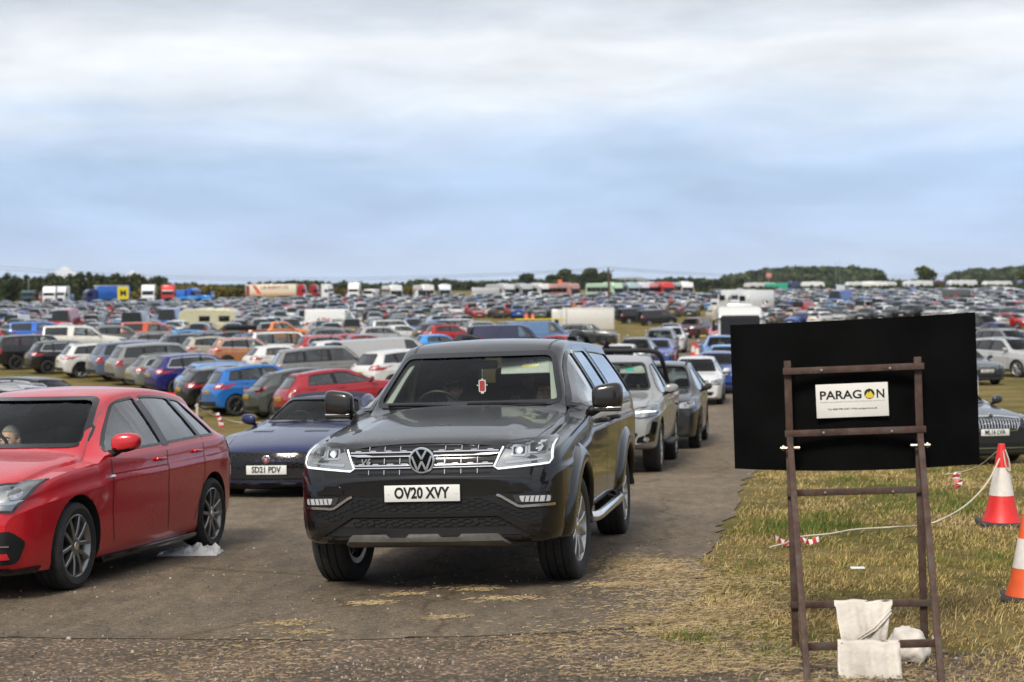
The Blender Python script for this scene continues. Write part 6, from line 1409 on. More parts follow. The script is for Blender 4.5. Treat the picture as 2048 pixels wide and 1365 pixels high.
place_front(g_, gs_, ax-gs_.fo*math.sin(a11), ay-gs_.fo*math.cos(a11), 11); tag(g_, 'glossy red hatchback on the tarmac, cut off by the left edge', 'car')
GM_ = g_.matrix_world.copy(); seated('older grey haired man in a pale shirt driving the red hatchback', GM_ @ Matrix.Translation((-.36, yg(2.05), .36)), R(-8), (.42, .43, .40), HAIRG, 'short', SKIN, 1., arms='wheel')
# blue sports car
f_ = make_car('sports_car', S['sports'], ((5, .04), ALLOYD), ch=1, n=30, plate_text='SD21 PDV', plate_z=.355, gbars=False, spoiler=False, privacy=True, grille=[(-.50, -.53), (.50, -.53), (.60, -.40), (.57, -.20), (-.57, -.20), (-.60, -.40)], head=[(.70, -.22), (.72, -.14), (.95, -.02), (.97, -.08), (.84, -.20)], blackroof=False)
setcol(f_, (.003, .011, .075)); fb, fs_ = BV[f_.name]; yf = lambda s: s-fs_.L/2
def sporty():
    root = f_; m = MB(); W_ = fs_.W
    hexes(fb, -.54, .54, .24, .56, lambda x, z: abs(x) < .52 and .25 < z < .55, .034, .010).build('honeycomb', root, 40)
    q = fb.ray_cast(Vector((0, -9, .485)), Vector((0, 1, 0)))[0]; m = MB(); m.add(move(lathe([(.05, .01), (.05, -.004), (.043, -.008), (0, -.009)], 28, 'Y'), (0, q.y-.02, .485)), CHROME); m.add(move(prism(circ(0, 0, .041, 24), -.012, -.008, 'Y'), (0, q.y-.02, .485)), mat('badge_red', (.22, .01, .012), .35))
    m.add(move(prism([(-.022, .012), (-.012, .024), (0, .018), (.012, .024), (.022, .012), (.014, -.02), (0, -.028), (-.014, -.02)], -.015, -.011, 'Y'), (0, q.y-.02, .485)), CHROME); m.build('emblem', root, 40)
    one('front_lip', panel(fb, rounded([(-.72, .125), (.72, .125), (.74, .20), (-.74, .20)], .02), 'F', .03, .035, .08), BLACK, root)
    for fn in (lambda t: t, mir):
        one('bumper_vent', fn(panel(fb, rounded([(.58, .24), (.82, .26), (.80, .42), (.64, .40)], .03), 'F', .006, .01, .06)), GLOSSB, root)
        one('bonnet_vent', fn(panel(fb, [(.22, yf(.78)), (.50, yf(.86)), (.50, yf(.94)), (.22, yf(.86))], 'T', .006, .008, .06)), GLOSSB, root)
        one('running_light', fn(panel(fb, [(.70, .655), (.86, .69), (.88, .705), (.71, .672)], 'F', .014, .008, .05)), DRL, root)
        for s in (1.70,): one('wiper', fn(tube([(.05, yf(1.62), .945), (.35, yf(1.66), .955), (.66, yf(1.74), .955)], .009, 6)), BLACK, root)
    q = panel(fb, [(-.50, yf(2.30)), (.50, yf(2.30)), (.49, yf(3.3)), (-.49, yf(3.3))], 'T', .006, .008, .1); one('soft_top', q, mat('soft_top_cloth', (.010, .012, .035), .85, bump=.2, bscale=200), root)
    h = one('bonnet_seam', ribbon(fb, [(-.62, yf(.34)), (-.70, yf(.9)), (-.66, yf(1.55))], .008, 'T', .002, .08), INK, root); one('bonnet_seam', mir(ribbon(fb, [(-.62, yf(.34)), (-.70, yf(.9)), (-.66, yf(1.55))], .008, 'T', .002, .08)), INK, root)
sporty(); fp = at(527, 19.5); place_front(f_, fs_, fp.x, 19.5, 12); tag(f_, 'dark blue soft top sports car behind the red hatchback', 'car')
seated('fair haired woman in sunglasses driving the dark blue sports car, hand to her face', f_.matrix_world @ Matrix.Translation((-.36, yf(2.48), .16)), R(-12), (.10, .06, .12), mat('hair_fair', (.30, .19, .09), .6, noise=.3, nscale=60), 'long', SKINP, .95, 'sun', arms='face', collar=False)
# silver pickup
h_ = make_car('pickup_truck', S['open_pickup'], ((6, .04), ALLOY), ch=1, n=28, spoiler=False, head=[(.50, -.20), (.46, -.12), (.92, -.02), (.97, -.06), (.96, -.19), (.74, -.22)], grille=[(-.40, -.46), (.40, -.46), (.46, -.12), (-.46, -.12)], tail=[(.86, -.10), (.86, -.42), (.99, -.42), (.99, -.10)], chrome_win=False)
setcol(h_, (.27, .27, .265)); hb2, hs2 = BV[h_.name]; yh = lambda s: s-hs2.L/2
for fn in (lambda t: t, mir):
    one('running_light', fn(panel(hb2, [(.46, .905), (.86, .93), (.88, .945), (.48, .93)], 'F', .026, .01, .05)), DRL, h_); m = MB(); m.add(fn(panel(hb2, rounded([(.62, .48), (.86, .50), (.90, .78), (.84, .80), (.80, .62), (.64, .56)], .02), 'F', .008, .012, .05)), GLOSSB); b = m.build('fog_lamp_surround', h_, 40)
    one('fog_lamp', fn(panel(hb2, circ(.76, .535, .035, 16), 'F', .016, .01, .05)), LAMP, b); one('grille_edge', fn(panel(hb2, [(.40, .60), (.47, .60), (.54, .93), (.47, .95)], 'F', .02, .024, .05)), CHROME, h_)
    one('side_step', fn(box((.93, yh(2.55), .40), (.16, 1.7, .06), .02)), BLACK, h_)
one('tonneau_cover', panel(hb2, rounded([(-.74, yh(3.72)), (.74, yh(3.72)), (.74, yh(5.2)), (-.74, yh(5.2))], .06), 'T', .015, .02, .2), BLACK, h_)
one('sports_bar', tube(loopy([(-.80, yh(3.95), 1.18), (-.74, yh(3.66), 1.62), (-.60, yh(3.60), 1.84), (0, yh(3.60), 1.86), (.60, yh(3.60), 1.84), (.74, yh(3.66), 1.62), (.80, yh(3.95), 1.18)]), .04, 10), BLACK, h_)
one('sun_visor', box((.37, yh(2.12), 1.555), (.40, .02, .13), .02, None), mat('visor_cloth', (.3, .3, .3)), h_); one('visor_notice', box((.33, yh(2.108), 1.56), (.13, .004, .06), 0), mat('notice_green', (.05, .5, .42), .5), h_)
hw = at(1306, 24.2); a = R(10); ax, ay = hw.x-.80*math.cos(a), 24.2+.80*math.sin(a); place_front(h_, hs2, ax-hs2.fo*math.sin(a), ay-hs2.fo*math.cos(a), 10); tag(h_, 'silver pickup with a black roll bar, next behind the black pickup', 'pickup truck')
seated('dark haired woman in the passenger seat of the silver pickup', h_.matrix_world @ Matrix.Translation((.38, yh(2.78), .58)), R(18), (.05, .05, .06), HAIRD, 'long', SKINP, .97, arms='lap', collar=False)
seated('driver of the silver pickup in a dark top', h_.matrix_world @ Matrix.Translation((-.38, yh(2.78), .60)), 0, (.04, .05, .07), HAIRD, 'short', SKINP, 1., collar=False)
# parked dark estate to the right, with plate
k_ = make_car('estate_car', S['liftback'], ((5, .03), ALLOYD), ch=1, n=26, plate_text='ML16 LVA', gbars=False, chrome_win=True, rails=2, grille=[(-.46, -.24), (.46, -.24), (.56, -.05), (.18, -.015), (-.18, -.015), (-.56, -.05)], head=[(.62, -.17), (.62, -.06), (.90, -.01), (.96, -.06), (.90, -.16)])
setcol(k_, (.014, .017, .021)); kb, ks = BV[k_.name]; m = MB()
for i in range(17): x = -.44+i*.055; m.add(panel(kb, [(x-.007, .615), (x+.007, .615), (x+.007, .785), (x-.007, .785)], 'F', .014, .012, .05), CHROME)
m.build('grille_slat', k_, 40)['kind'] = 'stuff'; q = kb.ray_cast(Vector((0, -9, .82)), Vector((0, 1, 0)))[0]
m = MB(); m.add(move(lathe([(.042, .006), (.042, -.004), (.035, -.007), (0, -.007)], 24, 'Y'), (0, q.y-.006, .845)), CHROME); m.add(move(lathe([(.033, -.0072), (0, -.0074)], 20, 'Y'), (0, q.y-.007, .845)), INK); m.add(move(prism([(-.024, -.012), (-.004, -.012), (.022, .012), (.010, .020), (-.016, .004)], -.011, -.007, 'Y'), (0, q.y-.007, .845)), CHROME); m.build('emblem', k_, 40)
one('bumper_strip', panel(kb, [(-.70, .30), (.70, .30), (.72, .318), (-.72, .318)], 'F', .012, .012, .06), CHROME, k_)
kp = at(1990, 26.4); place_front(k_, ks, kp.x, 26.4, -14); tag(k_, 'dark grey car parked on the grass right of the sign, chrome slatted grille', 'car')
# ---------------------------------------------------------------- parked cars placed one by one
A_ = 'parked cars in the rows left of the road'
def R_(key, col, px, d, th, label, **k): p, rz = rear(key, px, d, th); return car(key, C[col] if isinstance(col, str) else col, label, p, rz, group=k.get('g', A_))
def F_(key, col, px, d, yaw, label, g='cars queueing along the road', **k): p, rz = front(key, px, d, yaw); return car(key, C[col] if isinstance(col, str) else col, label, p, rz, group=g)
R_('small', (.30, .012, .02), 556, 47, 62, 'small red hatchback at the near end of the parked row, behind the sports car')
R_('round', (.055, .062, .058), 492, 50.5, 62, 'dark grey round hatchback between a red hatchback and a blue black-roofed car')
R_('small_suv', (.015, .13, .42), 412, 54, 60, 'bright blue small off-roader with black roof in the near parked row')
R_('hatch', 'black', 352, 57, 60, 'black hatchback between the bright blue black-roofed car and a sky blue estate')
R_('estate', 'skyb', 352, 60.5, 60, 'sky blue estate with tall red tail lamps in the near parked row')
R_('suv_plain', 'indigo', 292, 63.5, 60, 'deep indigo off-roader parked left of the sky blue estate')
R_('estate_plain', 'greengrey', 252, 67, 60, 'pale green-grey estate parked left of the indigo off-roader')
R_('big_suv', (.20, .20, .195), 214, 70, 60, 'mid grey large off-roader parked left of the green-grey estate')
R_('big_suv', 'bluegrey', 176, 73, 60, 'slate blue large off-roader beside a white off-roader')
R_('suv', 'white', 112, 76, 60, 'white off-roader with bronze rear corner in the near parked row')
R_('suv_plain', 'black', 48, 80, 60, 'black off-roader at the left of the near parked row, silver wheels')
R_('big_suv', (.013, .013, .014), -22, 84, 60, 'black off-roader half cut off by the left edge of the picture')
F_('estate_plain', (.30, .30, .30), 248, 33.5, -74, 'silver estate whose roof shows above the red hatchback, at the left edge', A_)
F_('suv_plain', (.012, .012, .013), 222, 38.5, -70, 'black off-roader behind the silver estate at the left edge', A_)
# second and third rows
R_('hatch', 'white', 486, 76, 62, 'white hatchback behind the sky blue estate'); R_('big_suv', (.17, .17, .165), 536, 64, 72, 'grey large off-roader side-on left of a van with a black tailgate cover')
v_ = R_('van', (.36, .36, .36), 668, 66, 64, 'silver van with a black cover hung over its tailgate'); sp_ = S['van']
one('tailgate_cover', box((0, sp_.L/2+.05, 1.25), (1.2, .12, 1.2), .05), BLACK, v_); one('side_window', box((.965, .5, 1.55), (.02, 1.5, .5), .01), PRIV, v_)
R_('suv_plain', 'white', 716, 59, 50, 'white off-roader with a raked tailgate, just left of the black pickup roof')
R_('crossover', 'beige', 358, 87, 62, 'beige small off-roader behind the indigo off-roader'); R_('suv_plain', 'tan', 412, 84, 70, 'copper orange off-roader with grey roof, third row'); R_('suv', 'dkgrey', 306, 91, 66, 'dark grey off-roader with roof rails behind the beige one')
R_('estate_plain', (.09, .09, .09), 250, 100, 72, 'dark grey estate in the third row, right of a green-grey off-roader'); R_('suv', (.11, .12, .11), 172, 106, 72, 'green-grey off-roader in the third row, in front of the white canopy pickup')
# pickups and cars behind
R_('canopy', 'cream', 78, 100, 76, 'white pickup with a canopy seen from the side, left'); R_('canopy', (.012, .10, .42), 14, 113, 78, 'royal blue pickup with a canopy seen from the side, far left')
F_('saloon', (.42, .012, .018), 64, 104, -82, 'red saloon facing right at the left edge', A_); R_('saloon', (.28, .28, .275), 58, 108, 74, 'silver saloon tail between the red saloon and the white canopy pickup')
R_('canopy', 'rust', 236, 114, 80, 'rust orange pickup with a white canopy'); w_ = PLACED
R_('hatch', (.42, .014, .03), 306, 103, 62, 'red hatchback tail beside a light blue car, left field'); R_('crossover', 'ltblue', 326, 100, 62, 'light blue hatchback beside the red tail, left field'); R_('suv_plain', 'teal', 362, 97, 62, 'dark teal off-roader with chrome window line')
bs = R_('suv', 'black', 412, 95, 62, 'black off-roader carrying a long roof bar and black box'); one('roof_box', box((0, .2, 1.92), (.7, 2.0, .30), .12), BLACK, bs)
R_('suv_plain', (.014, .028, .11), 450, 92.5, 62, 'navy off-roader with chrome window line left of the white people carrier')
R_('mpv', 'white', 496, 90, 74, 'white people carrier with black roof rails seen from the side'); R_('pickup', 'orange', 494, 128, 82, 'orange pickup with a silver load cover, facing right')
hv = R_('high_van', 'white', 606, 150, 84, 'tall white van with red and black lettering on its side'); sv = S['high_van']
mm = MB(); mm.add(move(text('TH', .42, .01, bold=.02), (0, 0, 0)), TR); mm.build('lettering', hv, 0, (-sv.W-.02, .95, 1.55), (0, 0, R(-90))); mm = MB(); mm.add(move(text('Jenkinson', .40, .01, bold=.01, width=1.75), (0, 0, 0)), INK); mm.build('lettering', hv, 0, (-sv.W-.02, -.50, 1.53), (0, 0, R(-90)))
one('arrow', prism([(1.75, 1.55), (1.5, 1.8), (1.5, 1.3)], -sv.W-.025, -sv.W-.01, 'X'), INK, hv); one('arrow', prism([(-1.85, 1.55), (-1.6, 1.8), (-1.6, 1.3)], -sv.W-.025, -sv.W-.01, 'X'), TR, hv)
R_('suv_plain', (.34, .014, .02), 584, 88, 64, 'red off-roader right of the white people carrier'); R_('hatch', (.36, .015, .022), 648, 98, 66, 'crimson hatchback behind the red off-roader'); R_('hatch', 'white', 606, 83, 62, 'white hatchback roof in front of the red off-roader')
R_('pickup', (.20, .018, .018), 626, 82, 72, 'dark red open pickup with a bike in its bed'); R_('estate', 'black', 672, 79, 60, 'black estate between the dark red pickup and a steel blue estate'); R_('estate', 'steelb', 700, 77, 62, 'steel blue estate with chrome window line left of the black pickup roof')
F_('suv', (.085, .09, .095), 745, 104, -70, 'grey off-roader facing left behind the steel blue estate', A_); R_('small', 'ltblue', 822, 97, 64, 'bright azure hatchback just above the black pickup roof'); bk = R_('crossover', (.38, .014, .02), 848, 118, 66, 'red off-roader with a black roof, right of a bike-carrying dark car')
R_('suv', (.02, .02, .022), 828, 124, 62, 'black off-roader carrying bikes, left of the red black-roofed one'); R_('estate_plain', (.025, .028, .03), 606, 118, 70, 'black estate roof in front of the white van'); R_('suv_plain', 'silver', 705, 112, 66, 'silver off-roader right of the crimson hatchback'); R_('hatch', 'white', 762, 128, 64, 'white hatchback right of the white van'); R_('mpv', 'white', 738, 133, 70, 'white boxy people carrier right of the white van')
R_('mpv', 'white', 876, 139, 74, 'white people carrier behind the red black-roofed off-roader'); R_('suv', 'silver', 922, 134, 70, 'silver off-roader right of the white people carrier'); R_('suv', 'black', 985, 130, 66, 'black car tail behind the navy van')
R_('van', (.018, .020, .055), 938, 97, 82, 'navy van side-on just above the black pickup roof'); lb = R_('van', 'steelb', 1010, 109, 82, 'blue van with a yellow ladder rack behind the navy van')
one('ladder_rack', box((0, .1, 2.1), (.5, 3.4, .07), .02), YB, lb)
F_('suv_plain', (.035, .038, .04), 1232, 117, -74, 'charcoal off-roader facing right in front of the white trailer', A_); F_('saloon', (.36, .012, .02), 1205, 90, -60, 'red car nose left of the black triangular sign', A_); F_('saloon', 'white', 1226, 69, 12, 'white car beside the black triangular sign')
# queue behind the silver pickup
F_('crossover', (.020, .021, .022), 1300, 29.8, 10, 'dark grey car close behind the silver pickup'); wa = F_('hatch', (.64, .64, .63), 1386, 48.5, 9, 'white hatchback in the queue, right of the dark grey car'); F_('hatch_dk', (.018, .06, .30), 1432, 55.5, 8, 'royal blue hatchback with lit lamps behind the white hatchback')
F_('saloon', 'ltblue', 1452, 66, 6, 'light blue car partly behind the left edge of the sign, nearer of two'); F_('suv_plain', (.02, .17, .46), 1446, 76, 4, 'azure car partly behind the left edge of the sign, farther of two')
F_('suv', 'black', 1262, 73, 10, 'black off-roader in the queue beside the triangular sign'); F_('hatch', (.045, .085, .34), 1308, 79, 10, 'blue hatchback in the queue between the black and the dark pickup'); F_('canopy', (.055, .058, .06), 1314, 88, 9, 'dark grey pickup with a canopy in the far queue'); F_('suv', 'white', 1340, 100, 8, 'white car half hidden behind the dark grey pickup in the far queue'); F_('suv_plain', (.03, .032, .033), 1336, 112, 10, 'dark off-roader with a sunroof in the far queue')
F_('big_suv', 'maroon', 1368, 138, 26, 'maroon large off-roader turning on the far track'); F_('hatch', (.5, .05, .06), 1440, 120, 6, 'red and white car nose left of the white coach')
R_('van', 'black', 1236, 205, 72, 'black van on the grass, left of a pair'); R_('van', (.013, .013, .015), 1276, 198, 72, 'black van on the grass, right and nearer of a pair')
# right of the sign
B_ = 'parked cars right of the sign'
F_('suv_roof', (.42, .42, .42), 2098, 66, -28, 'silver off-roader with a black roof on the grass right of the sign', B_); F_('estate_plain', (.022, .028, .036), 1975, 60, -12, 'dark navy estate peeping out right of the sign', B_); F_('suv_plain', 'white', 1925, 46, -30, 'white car corner showing at the right edge of the sign', B_)
F_('suv', (.16, .155, .15), 2072, 84, -26, 'taupe off-roader behind the silver black-roofed one', B_); F_('hatch', (.02, .035, .05), 1996, 97, -26, 'dark teal hatchback right of the sign, second row', B_); F_('saloon', (.012, .02, .14), 2048, 112, -28, 'blue saloon right of the sign, third row', B_); F_('mpv', 'black', 2004, 126, -30, 'black people carrier right of the sign, fourth row', B_); F_('suv', 'white', 2010, 150, -32, 'white off-roader above the right end of the sign', B_); F_('hatch', (.4, .015, .02), 2062, 150, -32, 'red hatchback at the right edge, above the taupe off-roader', B_); F_('high_van', (.05, .052, .055), 1968, 235, -66, 'charcoal camper van above the right end of the sign', B_)
# ---------------------------------------------------------------- lorries, coaches, caravans
def truck_wheels(root, ys, x, r=.5, m=None):
    for y in ys:
        for sg in (1, -1):
            w = one('wheel', move(lathe([(r*.55, -.13), (r*.97, -.13), (r, -.08), (r, .08), (r*.97, .13), (r*.55, .13)], 18, 'X'), (sg*x, y, r)), RUBBER, root, 40); one('hub', move(lathe([(0, sg*.10), (r*.3, sg*.12), (r*.56, sg*.10)], 14, 'X'), (sg*x, y, r)), ALLOY, w, 40)
def cab(root, col, W=2.5, H=3.7, z0=.55, L=2.2, visor=None, y0=0.):
    m = MB(); p = [(y0+.12, z0), (y0+.0, z0+.5), (y0+.02, z0+1.25), (y0+.16, z0+2.25), (y0+.45, H-.25), (y0+.9, H), (y0+L, H), (y0+L, z0)]
    c = MB().add(prism(p, -W/2, W/2, 'X'), PAINT).build('cab', root, 30); b = c.modifiers.new('b', 'BEVEL'); b.width = .12; b.segments = 3; c.color = (*col, 1)
    one('windscreen', ([(-W*.44, y0-.0+.03, z0+1.28), (W*.44, y0+.03, z0+1.28), (W*.42, y0+.14, z0+2.2), (-W*.42, y0+.14, z0+2.2)], [(0, 1, 2, 3)]), GLOSSB, root, 0)
    for sg in (1, -1):
        one('side_window', box((sg*(W/2+.005), y0+.75, z0+1.72), (.02, .85, .75), .0), GLOSSB, root); one('headlight', box((sg*W*.36, y0+.03, z0+.25), (.42, .08, .22), .03), LAMP, root); one('door_mirror', box((sg*(W/2+.22), y0+.1, z0+1.75), (.18, .14, .62), .05), GLOSSB, root)
    one('grille', box((0, y0+.0, z0+.72), (W*.62, .06, .75), .02), GLOSSB, root)
    if visor: o = one('visor', box((0, y0+.12, z0+2.36), (W*.86, .3, .2), .04), visor, root)
def lorry(label, px, d, rz, col, trailer=None, tcol=(.6, .6, .58), H=3.7, TL=6.5, TH=3.9, extra=None, cat='lorry', zlift=0., visor=None):
    p = at(px, d); r = empty('lorry', (p.x, p.y, p.z+zlift), (0, 0, R(rz))); cab(r, col, H=H, visor=visor)
    m = MB(); m.add(box((0, 4.2 if trailer else 3.4, .85), (.9, 7.0 if trailer else 4.6, .3), .02), BLACK); m.build('chassis', r, 0)
    if trailer:
        y0 = 2.5; b = one('trailer', box((0, y0+TL/2, (1.15+TH)/2), (2.5, TL, TH-1.15), .04), PAINT, r); b.color = (*tcol, 1)
        m = MB(); m.add(box((0, y0+TL/2, 1.12), (2.52, TL+.02, .10), 0), BLACK); m.build('trailer_rail', r, 0); truck_wheels(r, [1.0, y0+TL-3.2, y0+TL-1.9], 1.1)
    else: truck_wheels(r, [1.0, 4.6], 1.1)
    if extra: extra(r)
    return tag(r, label, cat)
lorry('dark teal lorry cab beside the dark treeline, far left', 54, 330, 4, (.012, .05, .06), H=3.2)
def boom(r): one('boom', prism([(2.5, 1.6), (5.4, 3.0), (5.6, 3.5), (5.0, 3.4), (2.5, 2.2)], -.4, .4, 'X'), mat('boom_orange', (.55, .08, .012), .5), r)
lorry('orange crane arm lorry between the dark teal cab and a white cab', 80, 336, -60, (.45, .05, .01), H=2.4, extra=boom)
lorry('white lorry cab with a dark windscreen, left of two together', 97, 318, 3, (.66, .66, .66), H=4.0); lorry('white lorry cab with a blue flash, right of two together', 118, 324, -14, (.64, .66, .70), True, (.12, .3, .6), H=4.0, TL=1.2, TH=2.4)
def yellowend(r):
    one('yellow_panel', box((1.26, 7.6, 2.55), (.03, 2.3, 2.6), 0), mat('panel_yellow', (.68, .56, .02), .5), r); mm = MB(); mm.add(text('M', 1.3, .02, bold=.03), INK); mm.build('lettering', r, 0, (1.29, 7.6, 2.5), (0, 0, R(90)))
    one('roof_sheet', box((0, 5.5, 3.98), (2.4, 6.4, .16), .04), mat('sheet_white', (.7, .7, .7), .5), r)
lorry('blue box lorry with a yellow end panel and pale roof', 168, 322, -58, (.02, .03, .13), True, (.015, .10, .42), H=3.3, TL=6.6, TH=4.0, extra=yellowend)
lorry('tall white lorry cab standing alone before the scrubby bank', 295, 305, 2, (.7, .7, .7), H=4.1, visor=mat('visor_blue', (.1, .2, .35), .4)); lorry('red and white lorry cab with a white visor, before the scrubby bank', 335, 306, 3, (.42, .02, .02), H=4.1, visor=WHITE)
lorry('royal blue tipper lorry before the scrubby bank', 397, 330, 72, (.015, .09, .40), True, (.02, .12, .5), H=3.4, TL=3.5, TH=3.0); lorry('sky blue low lorry right of the royal blue tipper', 426, 318, 86, (.02, .20, .60), True, (.02, .2, .6), H=1.9, TL=4.0, TH=1.7)
def murphy(r):
    for nm, y, w, z, t in (('band', 8.6, 12.0, 1.55, .22),): one('trailer_band', box((-1.27, y, z), (.02, w, t), 0), mat('band_orange', (.55, .17, .03), .5), r)
    mm = MB(); mm.add(text('L.M. MURPHY LTD', .85, .02, bold=.025, width=7.2), mat('letter_red', (.30, .05, .03), .5)); mm.build('lettering', r, 0, (-1.28, 8.2, 3.25), (0, 0, R(-90)))
    one('trailer_stripe', prism([(14.2, 3.85), (13.2, 3.85), (11.6, 1.5), (12.6, 1.5)], -1.275, -1.255, 'X'), mat('stripe_red', (.50, .06, .02), .5), r)
    one('trailer_tail', box((-1.258, 15.3, 2.5), (.02, .9, 2.6), 0), mat('tail_maroon', (.16, .02, .02), .5), r)
lorry('long cream trailer with a red stripe and faded lettering, red cab', 613, 420, 87, (.34, .010, .014), True, (.66, .60, .48), H=4.0, TL=13.4, TH=4.1, extra=murphy)
lorry('dark red lorry cab right of the cream trailer', 638, 412, 80, (.24, .008, .012), H=3.9); lorry('white lorry cab right of the dark red one', 662, 405, 62, (.66, .68, .70), H=4.0); lorry('white lorry cab with a pale sleeper, right of the three lorries', 706, 350, -10, (.66, .66, .66), H=4.2)
def coach(label, px, d, rz, col, W=2.5, H=3.5, L=11., lower=None, big=False, cat='coach'):
    p = at(px, d); r = empty('coach', (p.x, p.y, p.z), (0, 0, R(rz))); prof = [(.18, .35), (.0, .6), (.02, 1.2), (.22, 2.5), (.5, H-.18), (.9, H), (L-.3, H-.05), (L, H-.4), (L, .4)]
    b = MB().add(prism(prof, -W/2, W/2, 'X'), PAINT).build('body', r, 30); mo = b.modifiers.new('b', 'BEVEL'); mo.width = .16; mo.segments = 3; b.color = (*col, 1)
    zt = H-.42; one('windscreen', ([(-W*.45, -.01, 1.12), (W*.45, -.01, 1.12), (W*.45, .20, 2.4), (W*.42, .20+(zt-2.4)*.32, zt), (-W*.42, .20+(zt-2.4)*.32, zt), (-W*.45, .20, 2.4)], [(0, 1, 2, 5), (5, 2, 3, 4)]), WSG if False else GLOSSB, r, 0)
    for sg in (1, -1):
        for k in range(5): one('side_window', box((sg*(W/2+.004), 1.4+(L-2)/5*(k+.5), 2.15), (.02, (L-2)/5-.08, .95), 0), GLOSSB, r)
        one('headlight', box((sg*W*.38, .0, .75), (.34, .1, .22), .04), LAMP, r); one('door_mirror', tube([(sg*W*.46, .2, H-.6), (sg*(W*.5+.25), -.25, H-.7), (sg*(W*.5+.25), -.25, H-1.25)], [.04, .07, .12], 8), GLOSSB, r)
    if lower: o = one('lower_panel', box((0, -.0, .55), (W*.96, .1, .4), .03), lower, r)
    one('roof_pod', box((0, L*.35, H+.06), (W*.6, 2.2, .22), .08), PAINT, r).color = (*col, 1)
    truck_wheels(r, [2.2, L-2.8], W/2-.16, .48); plate_obj(r, None, -.03, .45); return tag(r, label, cat)
wc = coach('white midi coach on the road behind the left edge of the sign', 1480, 86, -7, (.60, .60, .58), 2.35, 2.95, 8.5)
seated('coach driver in a pale blue shirt at the wheel of the white midi coach', wc.matrix_world @ Matrix.Translation((-.55, .35, 1.0)), 0, (.30, .42, .55), HAIRD, 'short', SKIN, 1.05, vox=.014) if False else None
CO = 'coaches lined up along the back of the field'
for px, d, rz, col, lb in ((793, 323, 14, (.60, .62, .62), 'white coach with a black windscreen, leftmost of the line'), (857, 328, 14, (.58, .58, .56), 'white coach with tall windscreen, second in the line'), (890, 333, 4, (.55, .60, .64), 'pale blue-white coach facing the camera, third in the line'), (1020, 333, 22, (.52, .53, .54), 'grey-white coach right of the low silver trailers, first of three'), (1055, 333, 22, (.40, .41, .43), 'grey coach, middle of three near the orange marker'), (1092, 333, 28, (.66, .66, .66), 'white coach, right one of three near the orange marker'), (1152, 328, 34, (.42, .22, .20), 'silver and red coach just left of the utility pole'),
    (1238, 333, 30, (.45, .62, .45), 'pale green coach just right of the utility pole'), (1268, 338, 8, (.30, .40, .42), 'dull teal coach right of the pale green one'), (1289, 340, 6, (.50, .52, .58), 'silver coach right of the dull teal one'), (1306, 344, 4, (.55, .60, .66), 'pale coach with a high roof left of the red one'), (1338, 333, 16, (.55, .03, .03), 'red fronted coach with a white side'), (1376, 336, 6, (.68, .68, .68), 'white coach facing the camera at the right end of the line')):
    c = coach(lb, px, d, rz, col); c['group'] = CO
def boxvan(label, px, d, rz, col, L=4.2, H=3.2):
    p = at(px, d); r = empty('box_van', (p.x, p.y, p.z), (0, 0, R(rz))); cab(r, col, 2.0, 2.2, .35, 1.9, y0=0); b = one('box_body', box((0, 1.95+L/2, (.75+H)/2), (2.15, L, H-.75), .04), PAINT, r); b.color = (*col, 1); truck_wheels(r, [.9, 1.9+L-1.2], .9, .36); return tag(r, label, 'van')
boxvan('white box van left of a pair right of the maroon car', 1428, 230, -62, (.64, .64, .63)); boxvan('white box van right of a pair right of the maroon car', 1468, 225, -62, (.66, .66, .65)); boxvan('white box van facing the camera near the cream trailer', 735, 300, -8, (.6, .6, .6), 3.2, 2.8)
p = at(1166, 166); r = empty('trailer', (p.x, p.y, p.z), (0, 0, R(-4)))
b = one('body', box((.5, 1.2, 1.62), (5.4, 2.3, 2.3), .06), PAINT, r); b.color = (.60, .58, .54, 1); e = one('front_section', box((-2.75, 1.2, 1.55), (1.1, 2.2, 2.1), .08), PAINT, r); e.color = (.56, .54, .50, 1)
one('vent', box((-2.8, .08, 1.35), (.45, .03, .6), .02), BLACK, r); one('door_line', box((-1.75, .03, 1.7), (.04, .02, 1.9), 0), BLACK, r); one('roof_trim', box((.5, .03, 2.74), (5.4, .05, .06), 0), WHITE, r)
for x in (.2, 1.2): one('wheel', move(lathe([(.0, -.1), (.34, -.1), (.36, 0), (.34, .1), (0, .1)], 16, 'Y'), (x, .15, .36)), RUBBER, r)
tag(r, 'large pale box trailer on the grass, beside the two black vans', 'trailer')
def caravan(label, px, d, rz, col, L=6., H=2.6, name='caravan'):
    p = at(px, d); r = empty(name, (p.x, p.y, p.z), (0, 0, R(rz))); prof = [(0, .5), (-.08, 1.2), (.25, H-.35), (.8, H), (L-.5, H-.03), (L, H-.5), (L+.02, .5)]
    b = MB().add(prism(prof, -1.1, 1.1, 'X'), PAINT).build('body', r, 30); mo = b.modifiers.new('b', 'BEVEL'); mo.width = .1; mo.segments = 2; b.color = (*col, 1)
    for sg in (1, -1):
        for y in (1.2, L*.55): one('side_window', box((sg*1.105, y, H*.62), (.02, 1.1, .55), 0), GLOSSB, r)
        one('wheel', move(lathe([(0, -.1), (.32, -.1), (.33, .1), (0, .1)], 14, 'X'), (sg*.95, L*.5, .33)), RUBBER, r)
    one('front_window', box((0, .08, H*.62), (1.5, .04, .5), 0), GLOSSB, r); one('roof_light', box((0, L*.5, H+.02), (.6, .7, .1), .03), WHITE, r); return tag(r, label, 'caravan')
caravan('cream caravan in the left field, behind the black roof-bar car', 478, 156, 82, (.46, .44, .30), 5.8); caravan('beige high-roof camper right of the black vans', 1418, 196, -75, (.42, .38, .30), 5.2, 2.4, 'camper_van')
rn = random.Random(21)
cl = [(.66, .66, .66), (.6, .62, .64), (.5, .5, .5), (.04, .05, .12), (.08, .03, .03), (.02, .025, .06)]
